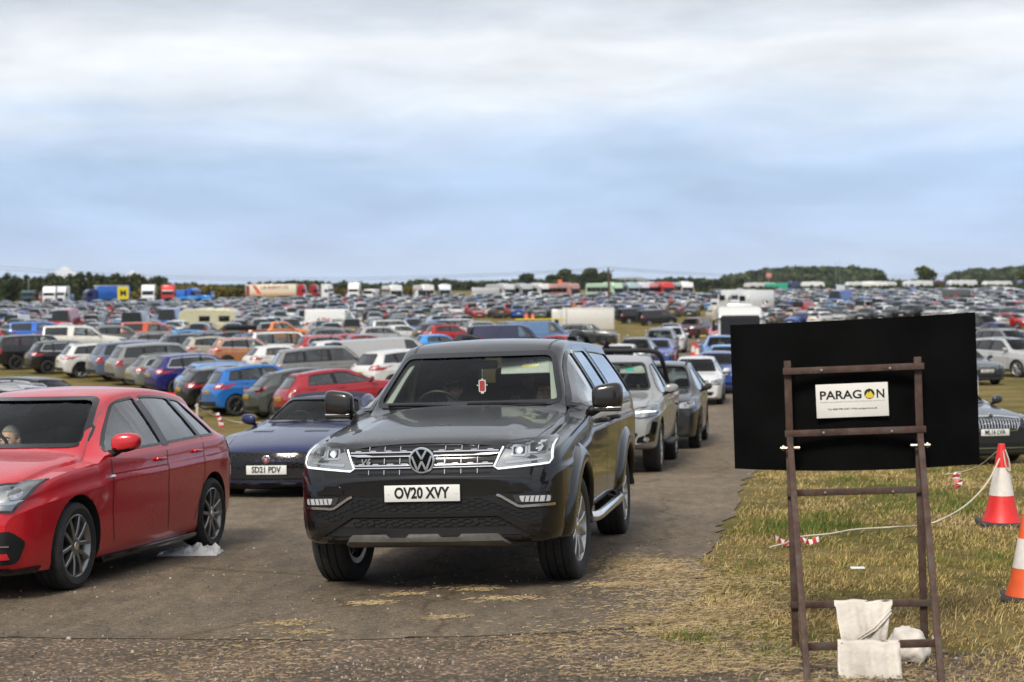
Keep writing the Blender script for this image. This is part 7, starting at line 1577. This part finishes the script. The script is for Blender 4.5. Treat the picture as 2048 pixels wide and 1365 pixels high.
names = ['white', 'off-white', 'grey', 'navy', 'dark maroon', 'very dark blue']
_where = ['first', 'second', 'third', 'fourth', 'fifth', 'sixth', 'seventh', 'eighth', 'ninth', 'tenth', 'eleventh', 'twelfth', 'thirteenth', 'fourteenth', 'fifteenth', 'sixteenth']
for i, (px, d, c, L) in enumerate(((1512, 470, 0, 6), (1530, 455, 2, 6), (1612, 480, 3, 9), (1650, 470, 0, 7), (1690, 450, 1, 6.5), (1722, 440, 0, 6), (1752, 470, 1, 6), (1778, 430, 0, 7), (1812, 425, 1, 7), (1843, 440, 4, 7), (1868, 470, 0, 9), (1895, 425, 1, 8), (1935, 440, 3, 9), (1966, 420, 0, 8), (2008, 430, 5, 9), (2036, 418, 3, 8))):
    c_ = caravan('%s caravan beyond the hedge, %s from the left of the line' % (names[c], _where[i]), px, d, rn.choice((-80, -84, -76, 80)), cl[c], L, 2.9+.4*rn.random()); c_['group'] = 'caravans beyond the hedge'
p = at(1554, 440); r = empty('shipping_container', (p.x, p.y, p.z), (0, 0, R(3))); b = one('body', box((0, 1.2, 1.7), (6.0, 2.4, 2.5), .05), mat('container_green', (.02, .28, .17), .5, noise=.1), r); m = MB()
for k in range(24): m.add(box((-2.8+k*.243, -.01, 1.7), (.08, .06, 2.2), 0), MATS['container_green'])
m.build('rib', r, 0)['kind'] = 'stuff'; tag(r, 'green shipping container beyond the hedge', 'container')
p = at(975, 335); r = empty('flatbed_trailer', (p.x, p.y, p.z), (0, 0, R(4))); b = one('body', box((0, 1, 2.0), (6.6, 2.4, 1.6), .05), PAINT, r); b.color = (.42, .42, .43, 1); b = one('undercarriage', box((0, 1, 1.0), (5.6, 1.6, .4), .03), BLACK, r)
for x in (-2, 1.6, 2.5): one('wheel', move(lathe([(0, -.1), (.45, -.1), (.48, 0), (.45, .1), (0, .1)], 14, 'Y'), (x, -.05, .48)), RUBBER, r)
tag(r, 'low silver trailer right of the coaches', 'trailer')
p = at(1120, 338); r = empty('marker_board', (p.x, p.y, p.z)); one('post', box((0, 0, 1.8), (.14, .14, 3.6), .02), WHITE, r); one('board', box((0, -.1, 3.2), (.9, .08, 2.2), .03), CORG, r); tag(r, 'tall orange marker standing among the coaches', 'marker')
# ---------------------------------------------------------------- the packed field: far cars as single meshes
GLF = mat('far_glass', (.010, .013, .013), .12, spec=.35)
def low_car(sp, hl=True):
    L2 = sp.L/2; m = MB(); sts = [0, .12, sp.cs*.55, sp.cs, (sp.cs+sp.rs)/2, sp.rs, (sp.rs+sp.re)/2, sp.re, (sp.re+sp.be)/2 if sp.be > sp.re+.2 else sp.re+.02, sp.be, sp.L]
    sts = sorted(set(round(min(s, sp.L), 3) for s in sts)); rings = []
    for s in sts:
        w, zt, z0, cr = sp.w(s), sp.T(s), sp.B(s), sp.cr(s); ze = zt-cr-.06; zb = max(z0+.2, min(sp.Z(s), ze-.02)); wr = min(sp.R(s), w*.96)
        h = [(.88*w, z0), (w, z0+.25*(zb-z0)), (w, z0+.7*(zb-z0)), (.965*w, zb), (.965*w+(wr-.965*w)*.85, zb+(ze-zb)*.88), (wr, ze+.02), (.85*wr, zt-cr*.5), (0, zt)]
        rings.append([(x, s-L2+(sp.kf*math.exp(-s/.55)-sp.kr*math.exp(-(sp.L-s)/.4))*(x/sp.W)**2, z) for x, z in h]+[(-x, s-L2+(sp.kf*math.exp(-s/.55)-sp.kr*math.exp(-(sp.L-s)/.4))*(x/sp.W)**2, z) for x, z in h[-2::-1]])
    N = len(rings[0]); m.v = [p for r in rings for p in r]; pi, gi = m.mi(PAINT), m.mi(GLF); p0, p1 = sp.pil[0][0][0], sp.pil[-1][1][0]
    for a in range(len(sts)-1):
        sm = (sts[a]+sts[a+1])/2
        for k in range(N-1):
            side = k == 3 or k == N-5; top = 5 <= k <= N-7
            g = (side and sp.cs+.2 < sm < p1) or (top and sp.cs < sm < sp.rs) or (top and sp.re < sm < sp.be and sp.be > sp.re+.12)
            m.f.append((a*N+k, (a+1)*N+k, (a+1)*N+k+1, a*N+k+1)); m.m.append(gi if g else pi)
    for base, fl in ((0, 1), ((len(sts)-1)*N, 0)):
        for k in range(N//2): q = (base+k, base+k+1, base+N-2-k, base+N-1-k); m.f.append(q if fl else q[::-1]); m.m.append(pi)
    for s in (sp.fo, sp.fo+sp.wb):
        for sg in (1, -1):
            v, f = lathe([(sp.r, 0), (sp.r, sg*.22)], 10, 'X'); v = [(x+sg*(sp.W-.20), y+s-L2, z+sp.r) for x, y, z in v]; m.add((v, f), RUBBER); v, f = lathe([(sp.r*.62, 0), (sp.r*.3, sg*.01)], 8, 'X'); m.add(([(x+sg*(sp.W+.022), y+s-L2, z+sp.r) for x, y, z in v], f), ALLOY)
    for sg in (1, -1):
        m.add(box((sg*sp.W*.72, -L2+.10, sp.hz0-.13), (.34, .16, .13)), LAMP); m.add(box((sg*sp.W*.78, L2-.08, sp.bz-.08), (.26, .14, .2)), REDL); m.add(box((sg*(sp.W+.06), -L2+sp.cs+.4, sp.Z(sp.cs)+.08), (.2, .1, .14)), PAINT)
    m.add(box((0, -L2+.0, sp.hz0-.22), (sp.W*.9, .06, .16)), GLOSSB); m.add(box((0, -L2-.02, sp.hz0-.42), (.52, .03, .11)), PLATEW); m.add(box((0, L2+.01, sp.bz-.28), (.52, .03, .11)), PLATEY); m.add(box((0, 0, .24), (sp.W*1.6, sp.L*.8, .1)), DARKIN)
    return m
LOW = {}
for nm, s in (('hatchback', 'hatch'), ('small hatchback', 'small_hatch'), ('off-roader', 'suv'), ('small off-roader', 'small_suv'), ('large off-roader', 'big_suv'), ('estate', 'estate'), ('saloon', 'saloon'), ('people carrier', 'mpv'), ('van', 'van'), ('tall van', 'high_van'), ('pickup', 'canopy_pickup')):
    b = low_car(S[s]); LOW[nm] = (b, b.me('far_'+s, 30), S[s])
OBN = {'hatchback': 'hatchback_car', 'small hatchback': 'hatchback_car', 'off-roader': 'suv_car', 'small off-roader': 'suv_car', 'large off-roader': 'suv_car', 'estate': 'estate_car', 'saloon': 'saloon_car', 'people carrier': 'people_carrier', 'van': 'panel_van', 'tall van': 'panel_van', 'pickup': 'pickup_truck'}
WT = [('hatchback', 22), ('small hatchback', 14), ('off-roader', 20), ('small off-roader', 12), ('large off-roader', 7), ('estate', 9), ('saloon', 9), ('people carrier', 4), ('van', 2.2), ('tall van', .8), ('pickup', 3)]
CW = [('white', (.66, .66, .65), 26), ('silver', (.36, .36, .36), 17), ('grey', (.12, .122, .122), 16), ('charcoal', (.042, .045, .047), 12), ('black', (.011, .011, .012), 14), ('red', (.38, .013, .018), 7), ('blue', (.015, .07, .30), 6), ('light blue', (.07, .25, .50), 3), ('navy', (.012, .02, .08), 4), ('maroon', (.10, .012, .018), 2), ('beige', (.32, .28, .21), 2), ('orange', (.5, .13, .012), 1), ('purple', (.08, .02, .15), .7), ('green', (.03, .10, .05), .8)]
def pick(rn, tab):
    t = sum(r[-1] for r in tab)*rn.random()
    for r in tab:
        t -= r[-1]
        if t <= 0: return r
    return tab[-1]
LM = [(20, 'the teal lorry'), (108, 'the white cabs'), (175, 'the yellow panel'), (295, 'the lone cab'), (335, 'the red-white cab'), (395, 'the blue tipper'), (530, 'the cream trailer'), (612, 'the red cabs'), (656, 'the white cab'), (706, 'the sleeper cab'), (793, 'the leftmost coach'), (870, 'the coach pair'), (975, 'the silver trailer'), (1055, 'three coaches'), (1120, 'the orange marker'), (1152, 'the silver-red coach'), (1218, 'the utility pole'), (1238, 'the green coach'), (1338, 'the red coach'), (1376, 'the last coach'), (1450, 'the box vans'), (1554, 'the green container'), (1700, 'the hedge middle'), (1850, 'the round tree'), (1960, 'the white caravan'), (2030, 'the hedge end')]
def limits(px):
    near = 128 if px < 930 else 215 if px < 1440 else 168 if px < 1940 else 160
    far = 292 if px < 450 else 312 if px < 1200 else 322 if px < 1480 else 395-(px-1480)*.10
    return near, far
def build_field():
    rn = random.Random(17); taken = [(x, y, r) for x, y, r in TAKEN]; rows = []; y = 126.; k = 0
    extra = [(o.location.x, o.location.y, 4.5) for o in bpy.data.objects if o.parent is None and o.name.split('.')[0] in ('lorry', 'coach', 'box_van', 'trailer', 'caravan', 'camper_van', 'person')]
    while y < 430:
        xw = y*1060/F; row = []; x = -xw+rn.uniform(0, 2)
        ph = rn.random()*6; face = 1 if k % 2 == 0 else -1
        while x < xw:
            x += rn.uniform(2.45, 2.9)+(rn.uniform(2, 6) if rn.random() < .035 else 0)
            yy = y+1.2*math.sin(x*.03+ph)+rn.uniform(-.5, .5)+(.10*abs(x-10) if x > 10 else 0); px = pix((x, yy, gz(x, yy)))[0]; n, f = limits(px)
            if not (n < yy < f): continue
            if px > 1440 and px < 1960 and yy < 182: continue
            if any(abs(x-a)+abs(yy-b) < r+2.0 for a, b, r in taken if abs(b-yy) < 9) or any(math.hypot(x-a, yy-b) < r+1.5 for a, b, r in extra if abs(b-yy) < 8): continue
            t = pick(rn, WT)[0]; c = pick(rn, CW); sk = -38 if px > 1420 else -12 if px > 1230 else 14 if px > 450 else 4
            rz = R(sk+rn.gauss(0, 4))+(0 if (face > 0) ^ (rn.random() < .16) else math.pi)
            row.append([x, yy, rz, t, c[0], c[1], px])
        if row: rows.append(row)
        y += 6.4 if k % 2 == 0 else 12.0; k += 1
    return rows
ROWS = build_field(); n_ind = 0; MAX_IND = 175; stuff = MB(); _pm = {}; used = {}
def farpaint(n, c):
    if n not in _pm: _pm[n] = mat('far_paint_'+n.replace(' ', '_'), c, .3, metal=.2, coat=.8)
    return _pm[n]
ordn = ['first', 'second', 'third', 'fourth', 'fifth', 'sixth', 'seventh', 'eighth', 'ninth', 'tenth', 'eleventh', 'twelfth']
for ri, row in enumerate(ROWS):
    for i, (x, y, rz, t, cn, c, px) in enumerate(row):
        b, me, sp = LOW[t]
        if n_ind < MAX_IND and ri < 12:
            o = bpy.data.objects.new(OBN[t], me); COL.objects.link(o); seat_on(o, (x, y), rz, sp); o.color = (*c, 1)
            l = row[i-1][4] if i else 'no'; r_ = row[i+1][4] if i+1 < len(row) else 'no'; lm = min(LM, key=lambda q: abs(q[0]-px))[1]
            lab = '%s %s, %s row, between %s and %s cars, below %s' % (cn, t, ordn[ri], l, r_, lm)
            used[lab] = used.get(lab, 0)+1
            if used[lab] > 1: lab = lab.replace(' row,', ' row, %s such,' % ordn[used[lab]-1])
            tag(o, lab, 'van' if 'van' in t else 'pickup truck' if t == 'pickup' else 'car', 'cars packed in rows across the far field'); n_ind += 1
        else:
            z = gz(x, y); ca, sa = math.cos(rz), math.sin(rz); o_ = len(stuff.v); stuff.v += [(x+p[0]*ca-p[1]*sa, y+p[0]*sa+p[1]*ca, z+p[2]) for p in b.v]; ks = [stuff.mi(farpaint(cn, c) if mm is PAINT else mm) for mm in b.mats]
            stuff.f += [tuple(q+o_ for q in f) for f in b.f]; stuff.m += [ks[q] for q in b.m]
so_ = stuff.build('far_parked_cars', None, 30); tag(so_, 'hundreds of far-off parked cars packed across the field up to the coaches and hedge', 'cars', None, 'stuff')
print('FIELD rows', len(ROWS), 'cars', sum(map(len, ROWS)), 'ind', n_ind, 'faces', len(stuff.f))
# ---------------------------------------------------------------- trees, hedge, hills, pole, bridge
LF = [mat('leaf_dark', (.022, .034, .012), .8, spec=.15), mat('leaf_mid', (.042, .058, .018), .8, spec=.15), mat('leaf_light', (.075, .092, .026), .8, spec=.15)]
LO = [mat('scrub_olive', (.085, .075, .018), .85, spec=.1), mat('scrub_gold', (.15, .105, .025), .85, spec=.1), mat('scrub_green', (.05, .06, .015), .85, spec=.1)]
BARK = mat('bark', (.06, .045, .032), .9, noise=.3, nscale=8)
def leafcloud(lobes, n, size, mats_, seed, mb=None, w=(.45, .38, .17)):
    """leaf-sized faces spread through lobes (cx, cy, cz, rx, ry, rz)"""
    rng = np.random.default_rng(seed); vol = np.array([l[3]*l[4]*l[5] for l in lobes])**.67; cnt = np.maximum(1, (n*vol/vol.sum()).astype(int)); m = mb or MB(); ks = [m.mi(q) for q in mats_]
    for l, c in zip(lobes, cnt):
        d = rng.normal(size=(c, 3)); d /= np.linalg.norm(d, axis=1)[:, None]; rad = rng.uniform(.45, 1.06, c)**.6; P = d*rad[:, None]*np.array(l[3:])+np.array(l[:3])
        a = rng.normal(size=(c, 3))+d*.6; a /= np.linalg.norm(a, axis=1)[:, None]; t = np.cross(a, rng.normal(size=(c, 3))); t /= np.linalg.norm(t, axis=1)[:, None]; b = np.cross(a, t); s = size*rng.uniform(.4, 1.25, c)[:, None]
        Q = np.stack([P-t*s-b*s*.6, P+t*s*.3-b*s, P+t*s+b*s*.5, P-t*s*.4+b*s], 1); o = len(m.v); m.v += [tuple(q) for q in Q.reshape(-1, 3)]; m.f += [(o+4*i, o+4*i+1, o+4*i+2, o+4*i+3) for i in range(c)]
        lobe_k = rng.choice(3, p=w); ch = rng.random(c); m.m += [ks[lobe_k] if q < .6 else ks[int(r)] for q, r in zip(ch, rng.choice(3, c, p=w))]
    return m
def crown_lobes(rn, h, w, n, base=.25):
    out = [(0, 0, h*.55, w*.32, w*.32, h*.36)]
    for _ in range(n): a = rn.uniform(0, 6.28); q = rn.random(); rr = w*.36*math.sqrt(rn.random())*(1-.5*q); out.append((math.cos(a)*rr, math.sin(a)*rr, h*(base+(.93-base)*q), w*rn.uniform(.14, .24), w*rn.uniform(.14, .24), h*rn.uniform(.08, .15)))
    return out
def make_tree(h, w, seed, n=420, nl=12, size=.34, mats_=LF, base=.25):
    rn = random.Random(seed); r = empty('tree'); t = MB(); t.add(tube([(0, 0, -.1), (.05, 0, h*.3), (0, .05, h*.6), (.04, 0, h*.85)], [h*.03, h*.022, h*.014, h*.004], 7), BARK)
    for k in range(5): a = k*1.3; t.add(tube([(0, 0, h*(.28+.08*k)), (math.cos(a)*w*.16, math.sin(a)*w*.16, h*(.42+.08*k)), (math.cos(a)*w*.3, math.sin(a)*w*.3, h*(.52+.07*k))], [h*.012, h*.008, h*.003], 5), BARK)
    t.build('trunk', r, 60); c = leafcloud(crown_lobes(rn, h, w, nl, base), n, size, mats_, seed).build('crown', r, 0); return r
def put(proto, px, d, label, s=1., group=None, first=[], top=None):
    t = dup(proto) if proto.name in first else proto; first.append(proto.name); p = at(px, d); t.location = (p.x, p.y, p.z); t.rotation_euler = (0, 0, random.uniform(0, 6.28)); t.scale = (s, s, s*random.uniform(.94, 1.06)); return tag(t, label, 'tree', group)
WB = [make_tree(7.4, 4.0, 40+i, 800, 16, .32, LF, .08) for i in range(4)]
for i in range(34):
    px = -14+i*10.4+random.uniform(-2, 2); put(WB[i % 4], px, 452+random.uniform(-6, 6), 'dark narrow tree in the windbreak behind the lorries on the left', random.uniform(.96, 1.05)*(1 if i < 29 else .92), 'windbreak trees on the left')
BIG = [make_tree(9, 12, 60+i, 2600, 26, .55, LF, .04) for i in range(3)]
for i, (px, d, s, lb) in enumerate(((1108, 800, .9, 'broad dark tree left of the pair of domed trees'), (1128, 790, 1.12, 'domed dark tree left of the utility pole, left of a pair'), (1152, 800, 0.85, 'lower dark tree between the pair of domed trees'), (1180, 790, 1.15, 'domed dark tree just left of the utility pole, right of a pair'), (1208, 800, .95, 'dark tree directly behind the utility pole'))): put(BIG[i % 3], px, d, lb, s, 'dark trees behind the utility pole')
LFR = [mat('leaf_olive_dark', (.030, .042, .010), .8, spec=.15), mat('leaf_olive', (.065, .080, .016), .8, spec=.15), mat('leaf_lime', (.10, .12, .02), .8, spec=.15)]
rt = make_tree(7.2, 9.2, 77, 1700, 26, .36, LFR, .10); put(rt, 1852, 480, 'big round olive green tree beyond the caravans', 1.0); rt2 = make_tree(5.5, 8, 78, 900, 18, .36, LFR, .1); put(rt2, 2052, 470, 'olive green tree cut by the right edge beyond the caravans', 1.0)
for px, d, s, lb in ((1762, 640, .62, 'small dark tree left of the big round tree, far off'), (1052, 760, .9, 'dark conifer clump left of the domed trees')): put(BIG[0], px, d, lb, s)
def woods(name, label, segs, seed, n, size, mats_, lobes_per=.5, cat='wood', depth=14):
    """far treeline: (px, distance, top pixel row) control points"""
    rn = random.Random(seed); lob = []; f = cv([(s[0], s[2]) for s in segs]); g = cv([(s[0], s[1]) for s in segs]); px = segs[0][0]
    while px < segs[-1][0]:
        d = g(px); q = at(px, d+rn.uniform(0, depth)); top = at3(px, f(px)+rn.uniform(-1.2, 2.8), q.y).z; h = max(1.2, top-q.z); w = h*rn.uniform(.35, .6)
        lob.append((q.x, q.y, q.z+h*.45, w, w, h*.52)); 
        for _ in range(2): lob.append((q.x+rn.uniform(-w, w), q.y+rn.uniform(-w, w), q.z+h*rn.uniform(.55, .88), w*.5, w*.5, h*.16))
        px += w*F/d*lobes_per
    return tag(leafcloud(lob, n, size, mats_, seed).build(name, None, 0), label, cat, None, 'stuff')
woods('distant_wood', 'far dark treeline across the middle of the horizon', [(330, 900, 566), (420, 900, 568), (480, 860, 569), (545, 850, 563), (600, 840, 561), (645, 840, 562), (662, 860, 566), (690, 850, 562), (715, 850, 563), (740, 880, 568), (800, 870, 566), (830, 860, 560), (870, 850, 558), (930, 850, 562), (1000, 860, 562), (1040, 850, 560), (1090, 830, 557), (1120, 830, 554), (1190, 820, 554), (1225, 820, 558), (1290, 830, 562), (1340, 800, 556), (1420, 800, 557), (1500, 780, 560), (1620, 720, 566), (1760, 700, 560), (1900, 690, 562), (2070, 690, 560)], 5, 15000, .95, LF)
woods('scrub', 'rough golden brown scrub bank behind the lone lorry cabs', [(228, 405, 596), (260, 405, 584), (300, 405, 575), (340, 405, 571), (400, 410, 570), (450, 415, 573), (485, 420, 577)], 8, 5200, .40, LO, .35, 'scrub', 8); woods('scrub', 'olive scrub behind the white lorry cabs and first coaches', [(630, 470, 577), (700, 470, 575), (760, 470, 578), (830, 480, 572), (845, 480, 580)], 9, 2600, .42, LO, .4, 'scrub', 8)
def hedge(label, pts, h, w, seed, n):
    rn = random.Random(seed); lob = []; P = [at(px, d) for px, d in pts]; L_ = sum((b-a).length for a, b in zip(P, P[1:])); 
    for a, b in zip(P, P[1:]):
        k = int((b-a).length/.9)
        for i in range(k): q = a.lerp(b, (i+.5)/k); lob.append((q.x, q.y, gz(q.x, q.y)+h*.5, .75, w, h*rn.uniform(.50, .56)))
    r = empty('hedge', tuple(P[0])); m = leafcloud([(x-P[0].x, y-P[0].y, z-P[0].z, a, b, c) for x, y, z, a, b, c in lob], n, .26, [LF[0], LF[1], LFR[1]], seed).build('foliage', r, 0)
    mb = MB()
    for l in lob[::3]: mb.add(move(tube([(0, 0, -h*.5), (.02, 0, .3)], [.06, .03], 5), (l[0]-P[0].x, l[1]-P[0].y, l[2]-P[0].z)), BARK)
    mb.build('stem', r, 0)['kind'] = 'stuff'; return tag(r, label, 'hedge')
hedge('long clipped dark green hedge in front of the caravans on the right', [(1592, 412), (1760, 398), (1920, 382), (2075, 366)], 2.1, 1.0, 12, 9500); hedge('short hedge left of the white van behind the last coach', [(1392, 445), (1500, 438), (1556, 430)], 2.0, 1.0, 13, 2600)
def hill(name, pts, d, depth, m, woodn=0, seed=3, wl=None, wm=LF, size=2.2):
    """a low ridge: (px, crest pixel row)"""
    f = cv(pts); n = 60; V = []; Fc = []; prof = [(-1., 0), (-.7, .35), (-.35, .8), (0, 1), (.4, .85), (1, 0)]
    for i in range(n+1):
        px = pts[0][0]+(pts[-1][0]-pts[0][0])*i/n; q = at(px, d); top = at3(px, f(px), d).z; g = gz(q.x, d)-3
        for t, k in prof: V.append((q.x*(1+t*depth/d), d+t*depth, g+(top-g)*k))
    for i in range(n):
        for j in range(5): Fc.append((i*6+j, i*6+j+1, (i+1)*6+j+1, (i+1)*6+j))
    h = one(name, (V, [q[::-1] for q in Fc]), m, None, 180); h['kind'] = 'structure'
    if woodn:
        rn = random.Random(seed); lob = []
        for _ in range(woodn):
            px = rn.uniform(pts[0][0]+6, pts[-1][0]-6); t = rn.uniform(-.75, .1); k = np.interp(t, [p[0] for p in prof], [p[1] for p in prof]); y = d+t*depth; q = at(px, d); top = at3(px, f(px), d).z; g = gz(q.x, d)-3; hh = rn.uniform(5, 9); lob.append((q.x*(y/d), y, g+(top-g)*k+hh*.3, hh*.55, hh*.55, hh*.5))
        tag(leafcloud(lob, woodn*26, size, wm, seed).build('hill_wood', None, 0), wl, 'wood', None, 'stuff')
HG = mat('hill_pasture', (.075, .085, .035), .9, noise=.3, nscale=.02)
hill('hill', [(1440, 566), (1500, 556), (1560, 548), (1620, 546), (1700, 548), (1750, 553), (1772, 564)], 1500, 160, HG, 330, 3, 'low wooded hill beyond the caravans, right of centre'); hill('hill', [(1890, 566), (1930, 553), (1990, 549), (2080, 544)], 1600, 160, HG, 220, 4, 'low wooded hill at the right edge of the horizon')
hill('hills', [(1130, 568), (1200, 560), (1240, 556), (1275, 555), (1310, 560), (1360, 566)], 9000, 900, HG); hill('hills', [(820, 572), (900, 564), (980, 561), (1060, 565), (1120, 569)], 10000, 900, HG); hill('hills', [(-80, 586), (100, 578), (400, 572), (700, 568), (830, 572)], 11000, 900, HG)
# utility pole and its wires
p = at(1219, 272); r = empty('utility_pole', tuple(p)); WOOD = mat('pole_wood', (.07, .045, .03), .85, noise=.25, nscale=6); ztop = at3(1217, 538, 272).z-p.z
one('pole', tube([(0, 0, -.2), (-.10, 0, ztop*.5), (-.18, 0, ztop)], [.24, .21, .18], 10), WOOD, r); one('cross_arm', box((-.18, -.12, ztop-.45), (1.75, .12, .14), .02), WOOD, r); one('brace', tube([(-.75, -.14, ztop-.45), (-.17, -.14, ztop-1.2)], .04, 6), WOOD, r); one('brace', tube([(.40, -.14, ztop-.45), (-.17, -.14, ztop-1.2)], .04, 6), WOOD, r)
for x in (-1.0, -.18, .64): one('insulator', move(lathe([(.05, 0), (.09, .06), (.06, .12), (.09, .18), (.04, .28), (0, .3)], 10), (x, -.12, ztop-.38 if x != -.18 else ztop-.02)), GLOSSB, r)
one('marker', box((-.05, -.17, 1.9), (.2, .02, .3), 0), YB, r); tag(r, 'wooden utility pole with a cross arm rising above the packed field', 'utility pole')
pz = p.z+ztop; WIRE = mat('wire', (.03, .03, .03), .6)
def wire(a, b, sag, lb):
    m = MB(); pts = [Vector(a).lerp(Vector(b), t)-Vector((0, 0, sag*4*t*(1-t))) for t in np.linspace(0, 1, 24)]; m.add(tube(pts, .026, 5), WIRE); tag(m.build('overhead_wire', None, 60), lb, 'wire', 'overhead wires')
L_ = at3(-40, 536, 300); Rr_ = at3(2100, 536, 330)
wire((p.x-1.18, p.y-.12, pz-.1), L_, 2.1, 'overhead wire running left from the utility pole, nearer of two'); wire((p.x-.18, p.y-.12, pz+.26), L_+Vector((0, 6, .5)), 2.1, 'overhead wire running left from the top of the utility pole'); wire((p.x+.46, p.y-.12, pz-.1), Rr_, 1.9, 'overhead wire running right from the utility pole arm'); wire((p.x-.18, p.y-.12, pz+.26), Rr_+Vector((0, 6, .5)), 1.9, 'overhead wire running right from the top of the utility pole')
p = at(57, 446); r = empty('lamp_post', tuple(p)); one('post', tube([(0, 0, 0), (0, 0, 6.2)], .09, 8), SATIN, r); one('lantern', box((.2, 0, 6.2), (.7, .2, .12), .04), SATIN, r); tag(r, 'thin grey lamp post in front of the dark windbreak', 'lamp post')
for px, lb in ((1672, 'thin pale mast on the right, left of a pair, before the wooded hill'), (1680, 'thin pale mast on the right, right of a pair, before the wooded hill')):
    p = at(px, 640); r = empty('mast', tuple(p)); one('post', tube([(0, 0, 0), (0, 0, 10.5)], [.07, .05], 6), SATIN, r); one('lamp_bar', box((0, 0, 10.5), (1.2, .2, .2), .03), SATIN, r); tag(r, lb, 'mast', 'thin masts before the wooded hill')
p = at(1538, 650); r = empty('flag_pole', tuple(p)); one('pole', tube([(0, 0, 0), (0, 0, 6.2)], .1, 6), SATIN, r); one('board', box((0, 0, 5.6), (2.2, .2, 1.7), .05), mat('faded_red', (.5, .18, .16), .6), r); tag(r, 'small faded red sign above the far treeline, left of the wooded hill', 'sign')
# bridge towers with their cable fans, many kilometres off
def tower(px, ytop, d, label):
    q = at3(px, ytop, d); z0 = -40; h = q.z-z0; r = empty('bridge_tower', (q.x, d, z0)); PALE = mat('bridge_pale', (.85, .85, .85), .6); one('tower', tube([(0, 0, 0), (0, 0, h*.6), (0, 0, h)], [9, 6, 3.5], 8), PALE, r)
    m = MB()
    for k in range(20):
        t = (k+1)/20
        for sg in (-1, 1): m.add(tube([(0, 0, h*(.45+.53*t)), (sg*260*t, 0, 52)], 2.6, 4), PALE)
    m.build('cable', r, 0)['kind'] = 'stuff'; one('deck', box((0, 0, 52), (560, 20, 5), 0), PALE, r); tag(r, label, 'bridge')
tower(129, 532, 12000, 'pale distant bridge tower with a fan of cables, above the windbreak, left'); tower(265, 541, 13200, 'pale distant bridge tower with a fan of cables, above the windbreak, right')

# the air: one even volume round the camera and everything built
def haze():
    m = bpy.data.materials.new('haze_air'); m.use_nodes = True; N, L = m.node_tree.nodes, m.node_tree.links; N.clear(); o = N.new('ShaderNodeOutputMaterial'); v = N.new('ShaderNodeVolumePrincipled')
    v.inputs['Color'].default_value = (.80, .88, 1., 1); v.inputs['Density'].default_value = 4.5e-5; v.inputs['Anisotropy'].default_value = .0; L.new(v.outputs[0], o.inputs['Volume'])
    h = one('haze', box((0, 0, 85), (31000, 31000, 320), 0), m, None, 0); h['kind'] = 'stuff'; h['label'] = 'thin pale air paling the far hills'
haze()
